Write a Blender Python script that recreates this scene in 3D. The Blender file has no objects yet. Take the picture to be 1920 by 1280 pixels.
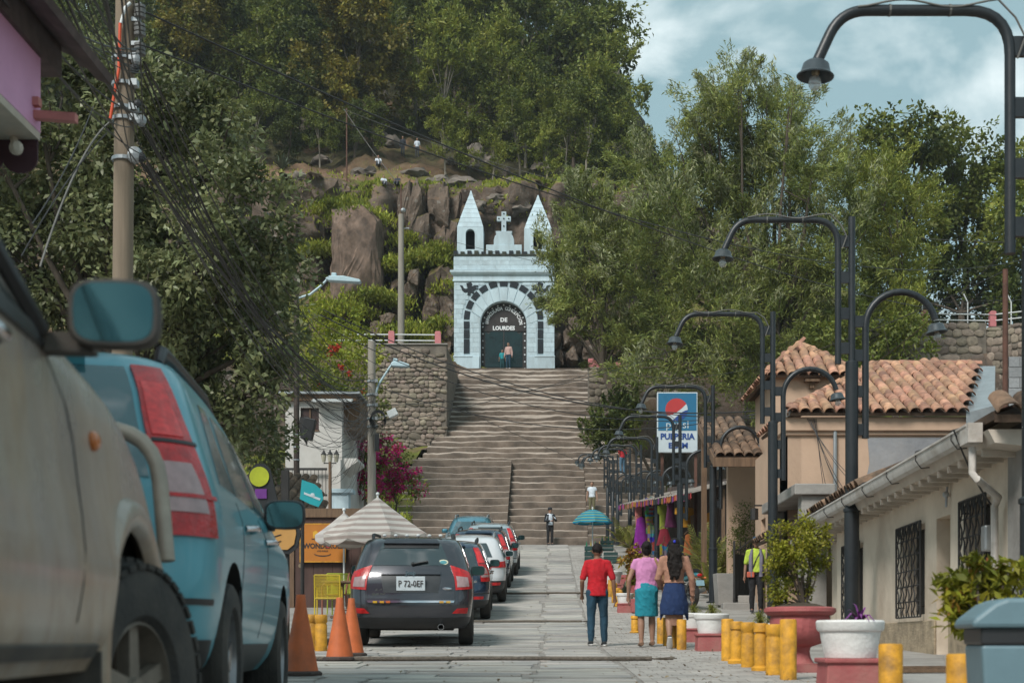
import bpy, bmesh, math, random
import numpy as np
from mathutils import Vector, Matrix, noise
from mathutils.bvhtree import BVHTree
R = math.radians
random.seed(11); np.random.seed(11)
scene = bpy.context.scene
col = scene.collection
# ------------------------------------------------------------------ camera
F = 2680.0; CX, CY = 1035.0, 1200.0; CAMZ = 0.6      # photo pixels (1920 wide); level camera with a shifted frame
cam = bpy.data.cameras.new('camera'); camo = bpy.data.objects.new('camera', cam); col.objects.link(camo)
camo.location = (0, 0, CAMZ); camo.rotation_euler = (R(90), 0, 0)
cam.sensor_width = 36; cam.lens = 36 * F / 1920
cam.shift_x = (960 - CX) / 1920; cam.shift_y = (CY - 640) / 1920
cam.clip_start = 0.05; cam.clip_end = 3000
cam.dof.use_dof = True; cam.dof.focus_distance = 70; cam.dof.aperture_fstop = 4.2
scene.camera = camo
# ------------------------------------------------------------------ sky and sun
SUN_EL, SUN_AZ = 46, 212         # azimuth measured clockwise from +Y
world = bpy.data.worlds.new('World'); scene.world = world; world.use_nodes = True
nt = world.node_tree; nt.nodes.clear()
def wn(t, **k):
    n = nt.nodes.new(t)
    for a, b in k.items(): setattr(n, a, b)
    return n
sky = wn('ShaderNodeTexSky', sky_type='NISHITA', sun_disc=False)
sky.sun_elevation = R(SUN_EL); sky.sun_rotation = R(SUN_AZ); sky.altitude = 1000; sky.dust_density = 2.0; sky.ozone_density = 1.0
tc = wn('ShaderNodeTexCoord'); mp = wn('ShaderNodeMapping'); mp.inputs['Scale'].default_value = (1, 1, 1.7); mp.inputs['Location'].default_value = (0.50, 0.2, 0.1)
n1 = wn('ShaderNodeTexNoise'); n1.inputs['Scale'].default_value = 6.5; n1.inputs['Detail'].default_value = 7; n1.inputs['Roughness'].default_value = 0.52; n1.inputs['Distortion'].default_value = 0.3
rp = wn('ShaderNodeValToRGB'); rp.color_ramp.elements[0].position = 0.49; rp.color_ramp.elements[1].position = 0.68
hs = wn('ShaderNodeMix', data_type='RGBA'); hs.blend_type = 'MIX'; hs.inputs['Factor'].default_value = 0.88   # thin high veil
hs.inputs['B'].default_value = (1.75, 2.62, 2.75, 1)
mx = wn('ShaderNodeMix', data_type='RGBA'); mx.inputs['B'].default_value = (5.0, 5.6, 5.7, 1)
bg = wn('ShaderNodeBackground'); bg.inputs['Strength'].default_value = 0.10
ow = wn('ShaderNodeOutputWorld')
L = nt.links.new
L(tc.outputs['Generated'], mp.inputs['Vector']); L(mp.outputs['Vector'], n1.inputs['Vector']); L(n1.outputs['Fac'], rp.inputs['Fac'])
L(sky.outputs['Color'], hs.inputs['A']); L(hs.outputs['Result'], mx.inputs['A']); L(rp.outputs['Color'], mx.inputs['Factor'])
L(mx.outputs['Result'], bg.inputs['Color']); L(bg.outputs['Background'], ow.inputs['Surface'])
sl = bpy.data.lights.new('sun', 'SUN'); sl.energy = 1.9; sl.angle = R(18); sl.color = (1.0, 0.96, 0.90)
so = bpy.data.objects.new('sun', sl); col.objects.link(so)
sd = Vector((math.sin(R(SUN_AZ)) * math.cos(R(SUN_EL)), math.cos(R(SUN_AZ)) * math.cos(R(SUN_EL)), math.sin(R(SUN_EL))))
so.rotation_euler = (-sd).to_track_quat('-Z', 'Y').to_euler(); so.location = sd * 50 + Vector((0, 40, 0))
vs = scene.view_settings; vs.view_transform = 'Standard'; vs.look = 'None'; vs.gamma = 1.0; vs.use_curve_mapping = False; vs.exposure = 1.0
scene.render.engine = 'CYCLES'; scene.cycles.use_denoising = True
scene.cycles.max_bounces = 6; scene.cycles.transparent_max_bounces = 12; scene.cycles.caustics_reflective = False; scene.cycles.caustics_refractive = False
# ------------------------------------------------------------------ helpers
def Wp(px, py, d): return Vector(((px - CX) / F * d, d, CAMZ + (CY - py) / F * d))
_gd = np.array([-80, -10, 0, 4, 6, 13, 20.8, 26, 30.5, 35, 45.5, 55, 64, 67, 80, 120.])
_gz = np.array([-.3, 0, .02, .06, .12, .29, .47, .70, 1.0, 1.42, 2.55, 3.68, 4.9, 5.05, 5.3, 5.5])
_gx = np.arange(-80, 120, .25); _gy = np.interp(_gx, _gd, _gz); _k = np.hanning(25); _k /= _k.sum()
_gy = np.convolve(np.pad(_gy, 12, mode='edge'), _k, mode='valid')
def G(d): return float(np.interp(d, _gx, _gy))
def tag(o, label=None, cat=None, group=None, kind=None):
    for k, v in (('label', label), ('category', cat), ('group', group), ('kind', kind)):
        if v: o[k] = v
    return o
def link(o, parent=None):
    col.objects.link(o)
    if parent is not None: o.parent = parent
    return o
def empty(name, loc=(0, 0, 0), rz=0.0, label=None, cat=None, group=None, scale=1.0):
    o = bpy.data.objects.new(name, None); o.empty_display_size = .1; col.objects.link(o)
    o.location = loc; o.rotation_euler = (0, 0, rz); o.scale = (scale,) * 3
    return tag(o, label, cat, group)
def kids(o): return [c for c in bpy.data.objects if c.parent == o]
_children = {}
def copy_tree(o, parent=None, only=None):
    c = o.copy(); col.objects.link(c); c.parent = parent
    for ch in list(o.children): copy_tree(ch, c)
    return c
class MB:
    def __init__(s): s.v = []; s.f = []; s.m = []; s.cm = 0
    def add(s, vs, fs):
        b = len(s.v); s.v.extend([tuple(x) for x in vs]); s.f.extend([tuple(i + b for i in q) for q in fs]); s.m.extend([s.cm] * len(fs)); return s
    def box(s, c, size, rot=None, taper=1.0):
        hx, hy, hz = [k / 2 for k in size]
        vs = [Vector((x * (taper if z > 0 else 1), y * (taper if z > 0 else 1), z)) for z in (-hz, hz) for y in (-hy, hy) for x in (-hx, hx)]
        M = rot if rot is not None else Matrix()
        if not isinstance(M, Matrix): M = Matrix.Rotation(M, 4, 'Z')
        c = Vector(c)
        return s.add([M.to_3x3() @ v + c for v in vs], [(0, 2, 3, 1), (4, 5, 7, 6), (0, 1, 5, 4), (2, 6, 7, 3), (0, 4, 6, 2), (1, 3, 7, 5)])
    def box2(s, a, b): return s.box([(p + q) / 2 for p, q in zip(a, b)], [abs(q - p) for p, q in zip(a, b)])
    def tube(s, path, rad, n=8, cap=True, sq=1.0, up=None):
        P = [Vector(p) for p in path]; k = len(P)
        rads = rad if isinstance(rad, (list, tuple)) else [rad] * k
        vs = []; pu = None
        for i in range(k):
            t = (P[min(i + 1, k - 1)] - P[max(i - 1, 0)])
            if t.length < 1e-9: t = Vector((0, 0, 1))
            t.normalize()
            if pu is None:
                ref = Vector(up) if up else (Vector((0, 0, 1)) if abs(t.z) < .9 else Vector((0, 1, 0)))
                u = t.cross(ref).normalized()
            else:
                u = (pu - t * pu.dot(t)).normalized()
            pu = u; w = t.cross(u)
            r = rads[i]; rx, ry = (r if isinstance(r, (list, tuple)) else (r, r * sq))
            for j in range(n):
                a = 2 * math.pi * j / n; vs.append(P[i] + u * math.cos(a) * rx + w * math.sin(a) * ry)
        fs = [(i * n + j, i * n + (j + 1) % n, (i + 1) * n + (j + 1) % n, (i + 1) * n + j) for i in range(k - 1) for j in range(n)]
        if cap: fs += [tuple(range(n - 1, -1, -1)), tuple((k - 1) * n + j for j in range(n))]
        return s.add(vs, fs)
    def lathe(s, prof, n=20, c=(0, 0, 0), M=None, cap=True):
        vs = []
        for r, z in prof:
            for j in range(n):
                a = 2 * math.pi * j / n; v = Vector((r * math.cos(a), r * math.sin(a), z))
                if M is not None: v = M @ v
                vs.append(v + Vector(c))
        k = len(prof)
        fs = [(i * n + j, i * n + (j + 1) % n, (i + 1) * n + (j + 1) % n, (i + 1) * n + j) for i in range(k - 1) for j in range(n)]
        if cap: fs += [tuple(range(n - 1, -1, -1)), tuple((k - 1) * n + j for j in range(n))]
        return s.add(vs, fs)
    def prism(s, poly, a, b, axis='y'):
        n = len(poly)
        def mk(p, t): return {'y': (p[0], t, p[1]), 'z': (p[0], p[1], t), 'x': (t, p[0], p[1])}[axis]
        return s.add([mk(p, a) for p in poly] + [mk(p, b) for p in poly], [tuple(range(n)), tuple(range(2 * n - 1, n - 1, -1))] + [(i, (i + 1) % n, n + (i + 1) % n, n + i) for i in range(n)])
    def ball(s, c, r, n=10, m=7, M=None):
        rx, ry, rz = r if isinstance(r, (list, tuple)) else (r, r, r)
        c = Vector(c); vs = [Vector((0, 0, -rz))]
        for i in range(1, m):
            a = -math.pi / 2 + math.pi * i / m
            for j in range(n):
                b = 2 * math.pi * j / n; vs.append(Vector((rx * math.cos(a) * math.cos(b), ry * math.cos(a) * math.sin(b), rz * math.sin(a))))
        vs.append(Vector((0, 0, rz)))
        fs = [(0, 1 + (j + 1) % n, 1 + j) for j in range(n)]
        for i in range(m - 2):
            for j in range(n): fs.append((1 + i * n + j, 1 + i * n + (j + 1) % n, 1 + (i + 1) * n + (j + 1) % n, 1 + (i + 1) * n + j))
        t = len(vs) - 1
        fs += [(t, 1 + (m - 2) * n + j, 1 + (m - 2) * n + (j + 1) % n) for j in range(n)]
        if M is not None: vs = [M @ v for v in vs]
        return s.add([v + c for v in vs], fs)
    def mesh(s, name, mats, smooth=None):
        me = bpy.data.meshes.new(name); me.from_pydata(s.v, [], s.f)
        bm = bmesh.new(); bm.from_mesh(me); bmesh.ops.recalc_face_normals(bm, faces=bm.faces); bm.to_mesh(me); bm.free()
        if not isinstance(mats, (list, tuple)): mats = [mats]
        for m in mats: me.materials.append(m)
        if len(mats) > 1: me.polygons.foreach_set('material_index', s.m)
        if smooth is not None:
            me.polygons.foreach_set('use_smooth', [True] * len(me.polygons)); me.set_sharp_from_angle(angle=R(smooth))
        me.update(); return me
    def build(s, name, mats, parent=None, smooth=None, loc=None, bevel=None):
        o = bpy.data.objects.new(name, s.mesh(name, mats, smooth)); link(o, parent)
        if loc is not None: o.location = loc
        if bevel:
            b = o.modifiers.new('b', 'BEVEL'); b.width = bevel; b.segments = 2; b.limit_method = 'ANGLE'; b.angle_limit = R(40)
        return o
def inst(name, me, parent=None, loc=(0, 0, 0), rot=(0, 0, 0), sc=(1, 1, 1)):
    o = bpy.data.objects.new(name, me); link(o, parent); o.location = loc; o.rotation_euler = rot; o.scale = sc if isinstance(sc, (tuple, list)) else (sc,) * 3
    return o
def npmesh(name, V, Q, mat, smooth=False):
    """V (n,3) array, Q (m,k) int array"""
    me = bpy.data.meshes.new(name); n, k = Q.shape
    me.vertices.add(len(V)); me.vertices.foreach_set('co', np.ascontiguousarray(V, dtype=np.float32).ravel())
    me.loops.add(n * k); me.loops.foreach_set('vertex_index', np.ascontiguousarray(Q, dtype=np.int32).ravel())
    me.polygons.add(n); me.polygons.foreach_set('loop_start', np.arange(0, n * k, k, dtype=np.int32))
    me.update(calc_edges=True)
    if smooth: me.polygons.foreach_set('use_smooth', np.ones(n, dtype=bool))
    me.materials.append(mat); me.validate(); return me
# ------------------------------------------------------------------ materials
_mats = {}
def pm(name, c, rough=.65, var=.18, scale=4.0, bump=0.0, bscale=30.0, metal=0.0, rnd=0.0, c2=None, spec=.5, coat=0.0, hue=0.0, stretch=None, island=0.0, trans=0.0, dirt=None, dirt_amt=.5, det=6, emit=None):
    if name in _mats: return _mats[name]
    m = bpy.data.materials.new(name); m.use_nodes = True; t = m.node_tree; N = t.nodes; Lk = t.links.new
    b = N['Principled BSDF']; out = N['Material Output']
    b.inputs['Roughness'].default_value = rough; b.inputs['Metallic'].default_value = metal; b.inputs['Specular IOR Level'].default_value = spec
    b.inputs['Coat Weight'].default_value = coat; b.inputs['Coat Roughness'].default_value = .08
    co = N.new('ShaderNodeTexCoord'); vec = co.outputs['Object']
    if stretch:
        mpn = N.new('ShaderNodeMapping'); mpn.inputs['Scale'].default_value = stretch; Lk(vec, mpn.inputs['Vector']); vec = mpn.outputs['Vector']
    if rnd:
        oi = N.new('ShaderNodeObjectInfo'); om = N.new('ShaderNodeMath'); om.operation = 'MULTIPLY'; om.inputs[1].default_value = 60.0; Lk(oi.outputs['Random'], om.inputs[0]); va = N.new('ShaderNodeVectorMath'); va.operation = 'ADD'; Lk(vec, va.inputs[0]); Lk(om.outputs[0], va.inputs[1]); vec = va.outputs[0]
    nz = N.new('ShaderNodeTexNoise'); nz.inputs['Scale'].default_value = scale; nz.inputs['Detail'].default_value = det; nz.inputs['Roughness'].default_value = .62
    Lk(vec, nz.inputs['Vector'])
    mixn = N.new('ShaderNodeMix'); mixn.data_type = 'RGBA'
    ca = tuple(max(0, x * (1 - var)) for x in c[:3]) + (1,); cb = (tuple(c2) + (1,)) if c2 else tuple(min(1, x * (1 + var)) for x in c[:3]) + (1,)
    mixn.inputs['A'].default_value = ca; mixn.inputs['B'].default_value = cb
    mr = N.new('ShaderNodeMapRange'); mr.inputs['From Min'].default_value = .34; mr.inputs['From Max'].default_value = .66
    Lk(nz.outputs['Fac'], mr.inputs['Value']); Lk(mr.outputs['Result'], mixn.inputs['Factor'])
    cur = mixn.outputs['Result']
    if dirt:
        nd = N.new('ShaderNodeTexNoise'); nd.inputs['Scale'].default_value = scale * .45; nd.inputs['Detail'].default_value = 8; nd.inputs['Roughness'].default_value = .7; Lk(vec, nd.inputs['Vector'])
        md = N.new('ShaderNodeMapRange'); md.inputs['From Min'].default_value = .47; md.inputs['From Max'].default_value = .72; md.inputs['To Max'].default_value = dirt_amt; Lk(nd.outputs['Fac'], md.inputs['Value'])
        mm = N.new('ShaderNodeMix'); mm.data_type = 'RGBA'; Lk(md.outputs['Result'], mm.inputs['Factor']); Lk(cur, mm.inputs['A']); mm.inputs['B'].default_value = tuple(dirt) + (1,); cur = mm.outputs['Result']
    if rnd or hue or island:
        hv = N.new('ShaderNodeHueSaturation'); Lk(cur, hv.inputs['Color'])
        if island: src = N.new('ShaderNodeNewGeometry').outputs['Random Per Island']
        else: src = N.new('ShaderNodeObjectInfo').outputs['Random']
        a = N.new('ShaderNodeMapRange'); a.inputs['To Min'].default_value = 1 - (rnd or island); a.inputs['To Max'].default_value = 1 + (rnd or island); Lk(src, a.inputs['Value']); Lk(a.outputs['Result'], hv.inputs['Value'])
        if hue:
            mu = N.new('ShaderNodeMath'); mu.operation = 'MULTIPLY'; mu.inputs[1].default_value = 7.31; fr = N.new('ShaderNodeMath'); fr.operation = 'FRACT'; Lk(src, mu.inputs[0]); Lk(mu.outputs[0], fr.inputs[0])
            h = N.new('ShaderNodeMapRange'); h.inputs['To Min'].default_value = .5 - hue; h.inputs['To Max'].default_value = .5 + hue; Lk(fr.outputs[0], h.inputs['Value']); Lk(h.outputs['Result'], hv.inputs['Hue'])
        cur = hv.outputs['Color']
    Lk(cur, b.inputs['Base Color'])
    if bump:
        nb = N.new('ShaderNodeTexNoise'); nb.inputs['Scale'].default_value = bscale; nb.inputs['Detail'].default_value = 5; Lk(vec, nb.inputs['Vector'])
        bp = N.new('ShaderNodeBump'); bp.inputs['Strength'].default_value = bump; bp.inputs['Distance'].default_value = .02; Lk(nb.outputs['Fac'], bp.inputs['Height']); Lk(bp.outputs['Normal'], b.inputs['Normal'])
    if trans:
        tr = N.new('ShaderNodeBsdfTranslucent'); Lk(cur, tr.inputs['Color']); ms = N.new('ShaderNodeMixShader'); ms.inputs['Fac'].default_value = trans
        Lk(b.outputs['BSDF'], ms.inputs[1]); Lk(tr.outputs['BSDF'], ms.inputs[2]); Lk(ms.outputs['Shader'], out.inputs['Surface'])
    _mats[name] = m; return m
def glass(name, tint=(.03, .05, .05), alpha=.25, rough=.04):
    if name in _mats: return _mats[name]
    m = pm(name, tint, rough, var=.05, spec=1.0, coat=1.0); m.node_tree.nodes['Principled BSDF'].inputs['Coat IOR'].default_value = 1.9; b = m.node_tree.nodes['Principled BSDF']; b.inputs['Alpha'].default_value = 1 - alpha; return m
M_black = pm('black_plastic', (.018, .019, .021), .45, bump=.05)
M_rubber = pm('tyre_rubber', (.028, .027, .026), .85, bump=.2, bscale=60, dirt=(.12, .10, .08), dirt_amt=.55)
M_post = pm('dark_painted_steel', (.011, .0145, .018), .42, var=.15, scale=3, bump=.06, bscale=40, dirt=(.05, .05, .05), dirt_amt=.35)
M_yellow = pm('yellow_bollard_paint', (.56, .27, .018), .65, var=.2, scale=11, bump=.35, bscale=22, dirt=(.15, .085, .035), dirt_amt=.85, rnd=.1)
M_white = pm('chalky_white_paint', (.68, .67, .65), .75, var=.08, bump=.25, bscale=35, dirt=(.30, .26, .22), dirt_amt=.7, scale=6)
M_pinkbase = pm('dusty_pink_paint', (.34, .085, .085), .75, var=.15, bump=.3, bscale=30, dirt=(.24, .15, .12), dirt_amt=.75)
M_wood = pm('weathered_wood', (.14, .085, .05), .8, var=.3, stretch=(1, 1, .1), scale=18, bump=.2)
M_soil = pm('potting_soil', (.06, .045, .03), .95, bump=.6, bscale=20)
M_chrome = pm('chrome', (.6, .6, .62), .12, var=.05, metal=1.0)
M_steel = pm('galvanised_steel', (.35, .37, .38), .4, var=.12, metal=.6)
# ================================================================== THE SETTING: terrain, road, stairs
def fbm(x, y, z=0.0, o=4): return noise.fractal(Vector((x, y, z)), 1.0, 2.1, o, noise_basis='PERLIN_ORIGINAL')
def node_mat(name):
    m = bpy.data.materials.new(name); m.use_nodes = True; t = m.node_tree; return m, t, t.nodes, t.links.new, t.nodes['Principled BSDF']
def hill_material():
    m, t, N, Lk, b = node_mat('hillside_rock_grass_soil'); b.inputs['Roughness'].default_value = .95; b.inputs['Specular IOR Level'].default_value = .15
    co = N.new('ShaderNodeTexCoord').outputs['Object']
    def ns(scale, det=7, st=None, rough=.6):
        v = co
        if st:
            q = N.new('ShaderNodeMapping'); q.inputs['Scale'].default_value = st; Lk(co, q.inputs['Vector']); v = q.outputs['Vector']
        n = N.new('ShaderNodeTexNoise'); n.inputs['Scale'].default_value = scale; n.inputs['Detail'].default_value = det; n.inputs['Roughness'].default_value = rough; Lk(v, n.inputs['Vector']); return n.outputs['Fac']
    def rng(v, a, c, o0=0, o1=1):
        r = N.new('ShaderNodeMapRange'); r.inputs['From Min'].default_value = a; r.inputs['From Max'].default_value = c; r.inputs['To Min'].default_value = o0; r.inputs['To Max'].default_value = o1; Lk(v, r.inputs['Value']); return r.outputs['Result']
    def mix(f, a, c):
        q = N.new('ShaderNodeMix'); q.data_type = 'RGBA'; Lk(f, q.inputs['Factor'])
        for s, x in (('A', a), ('B', c)):
            if isinstance(x, tuple): q.inputs[s].default_value = x + (1,)
            else: Lk(x, q.inputs[s])
        return q.outputs['Result']
    def mul(a, c):
        q = N.new('ShaderNodeMath'); q.operation = 'MULTIPLY'; Lk(a, q.inputs[0])
        if isinstance(c, float): q.inputs[1].default_value = c
        else: Lk(c, q.inputs[1])
        return q.outputs[0]
    rock = mix(rng(ns(.55, 9, (1, 1, .35)), .36, .66), (.062, .049, .040), (.185, .140, .110))
    rock = mix(rng(ns(1.6, 6, (1.6, 1.6, .18)), .55, .72, 0, .8), rock, (.045, .04, .037))
    rock = mix(rng(ns(2.8, 8), .60, .70, 0, .75), rock, (.26, .24, .215))
    soil = mix(rng(ns(.9, 8), .38, .64), (.125, .075, .048), (.235, .145, .095))
    grass = mix(rng(ns(1.3, 8), .36, .66), (.075, .098, .016), (.20, .225, .032))
    dry = mix(rng(ns(.22, 5), .40, .60), grass, (.075, .07, .03))
    geo = N.new('ShaderNodeNewGeometry'); sx = N.new('ShaderNodeSeparateXYZ'); Lk(geo.outputs['Normal'], sx.inputs[0]); nz = sx.outputs['Z']
    sp = N.new('ShaderNodeSeparateXYZ'); Lk(co, sp.inputs[0])
    flat = rng(nz, .50, .74)
    soilband = mul(rng(sp.outputs['Z'], 31.5, 33.5), rng(sp.outputs['X'], -3.0, -9.0))
    soilmask = mul(soilband, rng(ns(.16, 5), .36, .46))
    ground = mix(soilmask, dry, soil)
    gn = rng(ns(.45, 6), .34, .50)
    fac = mul(flat, gn)
    base = mix(rng(nz, .35, .62, 0, .7), rock, soil)
    c = mix(fac, base, ground)
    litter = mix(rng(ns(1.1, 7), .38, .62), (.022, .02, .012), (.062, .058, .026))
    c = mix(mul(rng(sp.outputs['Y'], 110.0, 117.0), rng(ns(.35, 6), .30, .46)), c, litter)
    Lk(c, b.inputs['Base Color'])
    bp = N.new('ShaderNodeBump'); bp.inputs['Strength'].default_value = .7; bp.inputs['Distance'].default_value = .18; Lk(ns(3.2, 9, None, .7), bp.inputs['Height']); Lk(bp.outputs['Normal'], b.inputs['Normal'])
    return m
M_hill = hill_material()
PL = [(58, 4.0), (62, 4.9), (70, 8.2), (78.3, 10.8), (78.9, 16.0), (86, 17.0), (91, 20.0), (95.6, 24.6), (96.6, 31.0), (99.5, 31.9), (108, 35.3), (119, 41.0), (140, 55), (190, 84), (420, 90)]
PC = [(58, 3.2), (63.5, 3.7), (70, 6.6), (76, 9.6), (82, 12.6), (88.4, 15.9), (90, 17.2), (95.8, 19.0), (96.8, 30.2), (99.5, 31.6), (108, 34.3), (119, 39.5), (140, 53), (190, 80), (420, 86)]
PR1 = [(58, 4.2), (64, 4.9), (72, 5.6), (81.2, 9.0), (82.4, 15.8), (90, 16.8), (94, 18.5), (98, 24), (101, 27.5), (104, 28.5), (112, 30), (122, 32), (140, 34), (190, 36), (420, 34)]
PR2 = [(52, 4.4), (57, 5.5), (66, 9.5), (74.2, 12.6), (75.4, 17.0), (80, 17.3), (84, 17.6), (88, 17.8), (93, 18), (99, 18.4), (108, 19.5), (120, 20.5), (140, 21), (190, 20), (420, 16)]
def sst(a, b, x): t = min(1, max(0, (x - a) / (b - a))); return t * t * (3 - 2 * t)
def profile(X):
    out = []
    for i, (a, b, c, d) in enumerate(zip(PL, PC, PR1, PR2)):
        far = i >= 8; l = 1 - (sst(-6.6, -6.0, X) if i < 6 else sst(-16, 0, X))
        r1 = sst(7, 17, X) if far else sst(2.6, 7.5, X); r2 = sst(17, 27, X) if far else sst(11, 17, X)
        p = [a[k] * l + b[k] * (1 - l) for k in (0, 1)]
        p = [p[k] * (1 - r1) + c[k] * r1 for k in (0, 1)]
        p = [p[k] * (1 - r2) + d[k] * r2 for k in (0, 1)]
        out.append(p)
    return out
SEG = [4, 12, 14, 14, 18, 14, 16, 40, 12, 18, 16, 14, 10, 8]
def terrain():
    xs = list(np.arange(-160, -60, 12)) + list(np.arange(-60, -24, 2.0)) + list(np.arange(-24, 13, .30)) + list(np.arange(13, 32, 1.0)) + list(np.arange(32, 60, 2.5)) + list(np.arange(60, 170, 12))
    V = []; rows = None
    for X in xs:
        pr = profile(X); pts = []
        for (a, b), n in zip(zip(pr[:-1], pr[1:]), SEG):
            for k in range(n): pts.append((a[0] + (b[0] - a[0]) * k / n, a[1] + (b[1] - a[1]) * k / n))
        pts.append(tuple(pr[-1])); rows = len(pts)
        for d, z in pts:
            stairs = sst(-6.3, -5.9, X) * (1 - sst(2.4, 6, X)) * (1 - sst(88, 91, d))
            cl = sst(93, 96, d) * (1 - sst(98, 100, d)) * (1 - sst(6, 14, X))
            up = sst(98.5, 104, d)
            amp = (1 - stairs)
            q = Vector((X * .28, d * .28, z * .22))
            blk = noise.cell(Vector((X * .33 + .3 * fbm(X * .3, z * .3, 3), z * .16, 1.7))) - .5
            blk2 = noise.cell(Vector((X * .85 + .4 * fbm(X * .5, z * .4, 6), z * .42 + .3 * fbm(X, z, 2), 7.7))) - .5
            dd = amp * cl * (1.2 * fbm(q.x, q.z, 5.1) + 2.0 * blk + .9 * blk2 + .35 * fbm(X * 1.6, z * .7, 2.2) + .2 * fbm(X * 3.1, z * 1.4, 4.2)) + amp * (.5 * fbm(X * .2, z * .3, 9))
            dz = amp * (.45 * fbm(X * .22, d * .22, 1.0) * (1 - cl) + .22 * fbm(X * .9, d * .9, 7.7) + up * (.8 * fbm(X * .3, d * .35, 4.4) + .5 * abs(fbm(X * .7, d * .6, 8.8))))
            if d < 62: dz *= .2; dd *= .2
            V.append((X + .25 * amp * fbm(d * .6, z * .6, X * .1), d + dd, z + dz))
    nx = len(xs); Q = []
    for i in range(nx - 1):
        for j in range(rows - 1):
            Q.append((i * rows + j, (i + 1) * rows + j, (i + 1) * rows + j + 1, i * rows + j + 1))
    V = np.array(V); Q = np.array(Q)
    me = npmesh('hillside', V, Q, M_hill, True)
    o = bpy.data.objects.new('hillside', me); link(o); tag(o, 'rocky hillside with cliffs, bare soil and grass behind the chapel', 'hillside', kind='structure')
    bvh = BVHTree.FromPolygons([Vector(v) for v in V], [tuple(q) for q in Q])
    return o, bvh, V, Q
hill, HB, HV, HQ = terrain()
def hit(px, py, dflt=110):
    o = Vector((0, 0, CAMZ)); dr = Vector(((px - CX) / F, 1, (CY - py) / F)).normalized()
    r = HB.ray_cast(o, dr)
    return r[0] if r[0] else Wp(px, py, dflt)
def drop(x, y):
    r = HB.ray_cast(Vector((x, y, 200)), Vector((0, 0, -1)))
    return r[0].z if r[0] else G(min(y, 60))
# ground sheet out to the horizon
def sheet(name, x0, x1, ds, dz, mat, nx=2, label=None, cat=None, xf=None):
    xs = np.linspace(x0, x1, nx + 1); mb = MB()
    vs = []
    for d in ds:
        for x in xs: vs.append(((xf(x, d) if xf else x), d, G(d) + dz))
    k = nx + 1
    mb.add(vs, [(i * k + j, i * k + j + 1, (i + 1) * k + j + 1, (i + 1) * k + j) for i in range(len(ds) - 1) for j in range(nx)])
    return tag(mb.build(name, mat, smooth=60), label, cat, kind='structure')
M_dirt = pm('bare_ground', (.17, .14, .11), .95, var=.3, scale=1.2, bump=.5, bscale=9)
sheet('ground', -600, 600, [-600, -80, -20] + list(np.arange(-10, 66, 2.0)) + [72], -.08, M_dirt, 8, 'bare earth ground around the street', 'ground')
M_grout = pm('road_mortar', (.235, .215, .195), .9, var=.25, scale=3, bump=.4, bscale=25)
sheet('road', -3.45, .74, list(np.arange(-8, 66.1, 1.0)), .0, M_grout, 4, 'grey stone slab street running uphill to the stairs', 'road')
road = bpy.data.objects['road']
M_slab = pm('grey_stone_slab', (.335, .31, .28), .85, var=.24, scale=2.2, bump=.4, bscale=14, rnd=.2, hue=.02, dirt=(.15, .165, .19), dirt_amt=.7, stretch=(.7, 1.8, 1))
def slabs():
    rnd = random.Random(5)
    for side_ in (0, 1):
        d = 9.0; n = 0
        while d < 64:
            w = rnd.uniform(.36, .62) * (1 if d < 26 else 1.5 if d < 42 else 2.4)
            jm = -.18 + .16 * fbm(d * .35, 3.3, 1) + rnd.uniform(-.05, .05); je = .72 + rnd.uniform(-.05, .02); xa, xb = ((-3.42, jm - .012), (jm + .012, je))[side_]
            splits = [xa, xb]
            if xb - xa > 2: splits = sorted([xa, xa + rnd.uniform(.9, 1.5), xa + rnd.uniform(1.9, 2.5), xb]) if d < 26 else [xa, xa + rnd.uniform(1.2, 2.2), xb]
            for a, b in zip(splits[:-1], splits[1:]):
                k = 8; mb = MB(); dd = rnd.uniform(-.04, .04); top = []; h = rnd.uniform(.008, .022)
                cx, cy = (a + b) / 2, d + w / 2
                lo = []; hi = []
                for i in range(k + 1):
                    x = a + .02 + (b - a - .04) * i / k
                    e = 1 - (2 * i / k - 1) ** 6 * .12
                    lo.append((x - cx, dd + .03 + .055 * fbm(x * 1.1, d * 3.1, 0) + (1 - e) * w * .5 - w / 2)); hi.append((x - cx, dd + w - .03 + .055 * fbm(x * 1.1, (d + w) * 3.1, 0) - (1 - e) * w * .5 - w / 2))
                poly = lo + hi[::-1]; z0 = G(cy)
                sl_ = (G(cy + .5) - G(cy - .5)); nn = len(poly)
                vt = [(p[0], p[1], h + p[1] * sl_) for p in poly] + [(p[0] * 1.006, p[1] * 1.02, -.03 + p[1] * sl_) for p in poly]
                mb.add(vt, [tuple(range(nn))] + [(i, (i + 1) % nn, nn + (i + 1) % nn, nn + i) for i in range(nn)])
                mb.build('slab', M_slab, road, loc=(cx, cy, z0)); n += 1
            d += w
slabs()
M_paver = pm('grey_paving_block', (.33, .305, .28), .85, var=.2, scale=2.0, bump=.25, bscale=40, island=.10, dirt=(.2, .19, .18), dirt_amt=.5)
sheet('paved_strip', .74, 2.62, list(np.arange(-8, 66.1, 1.0)), -.006, M_grout, 2, 'strip of small grey paving blocks beside the street', 'pavement')
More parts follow.
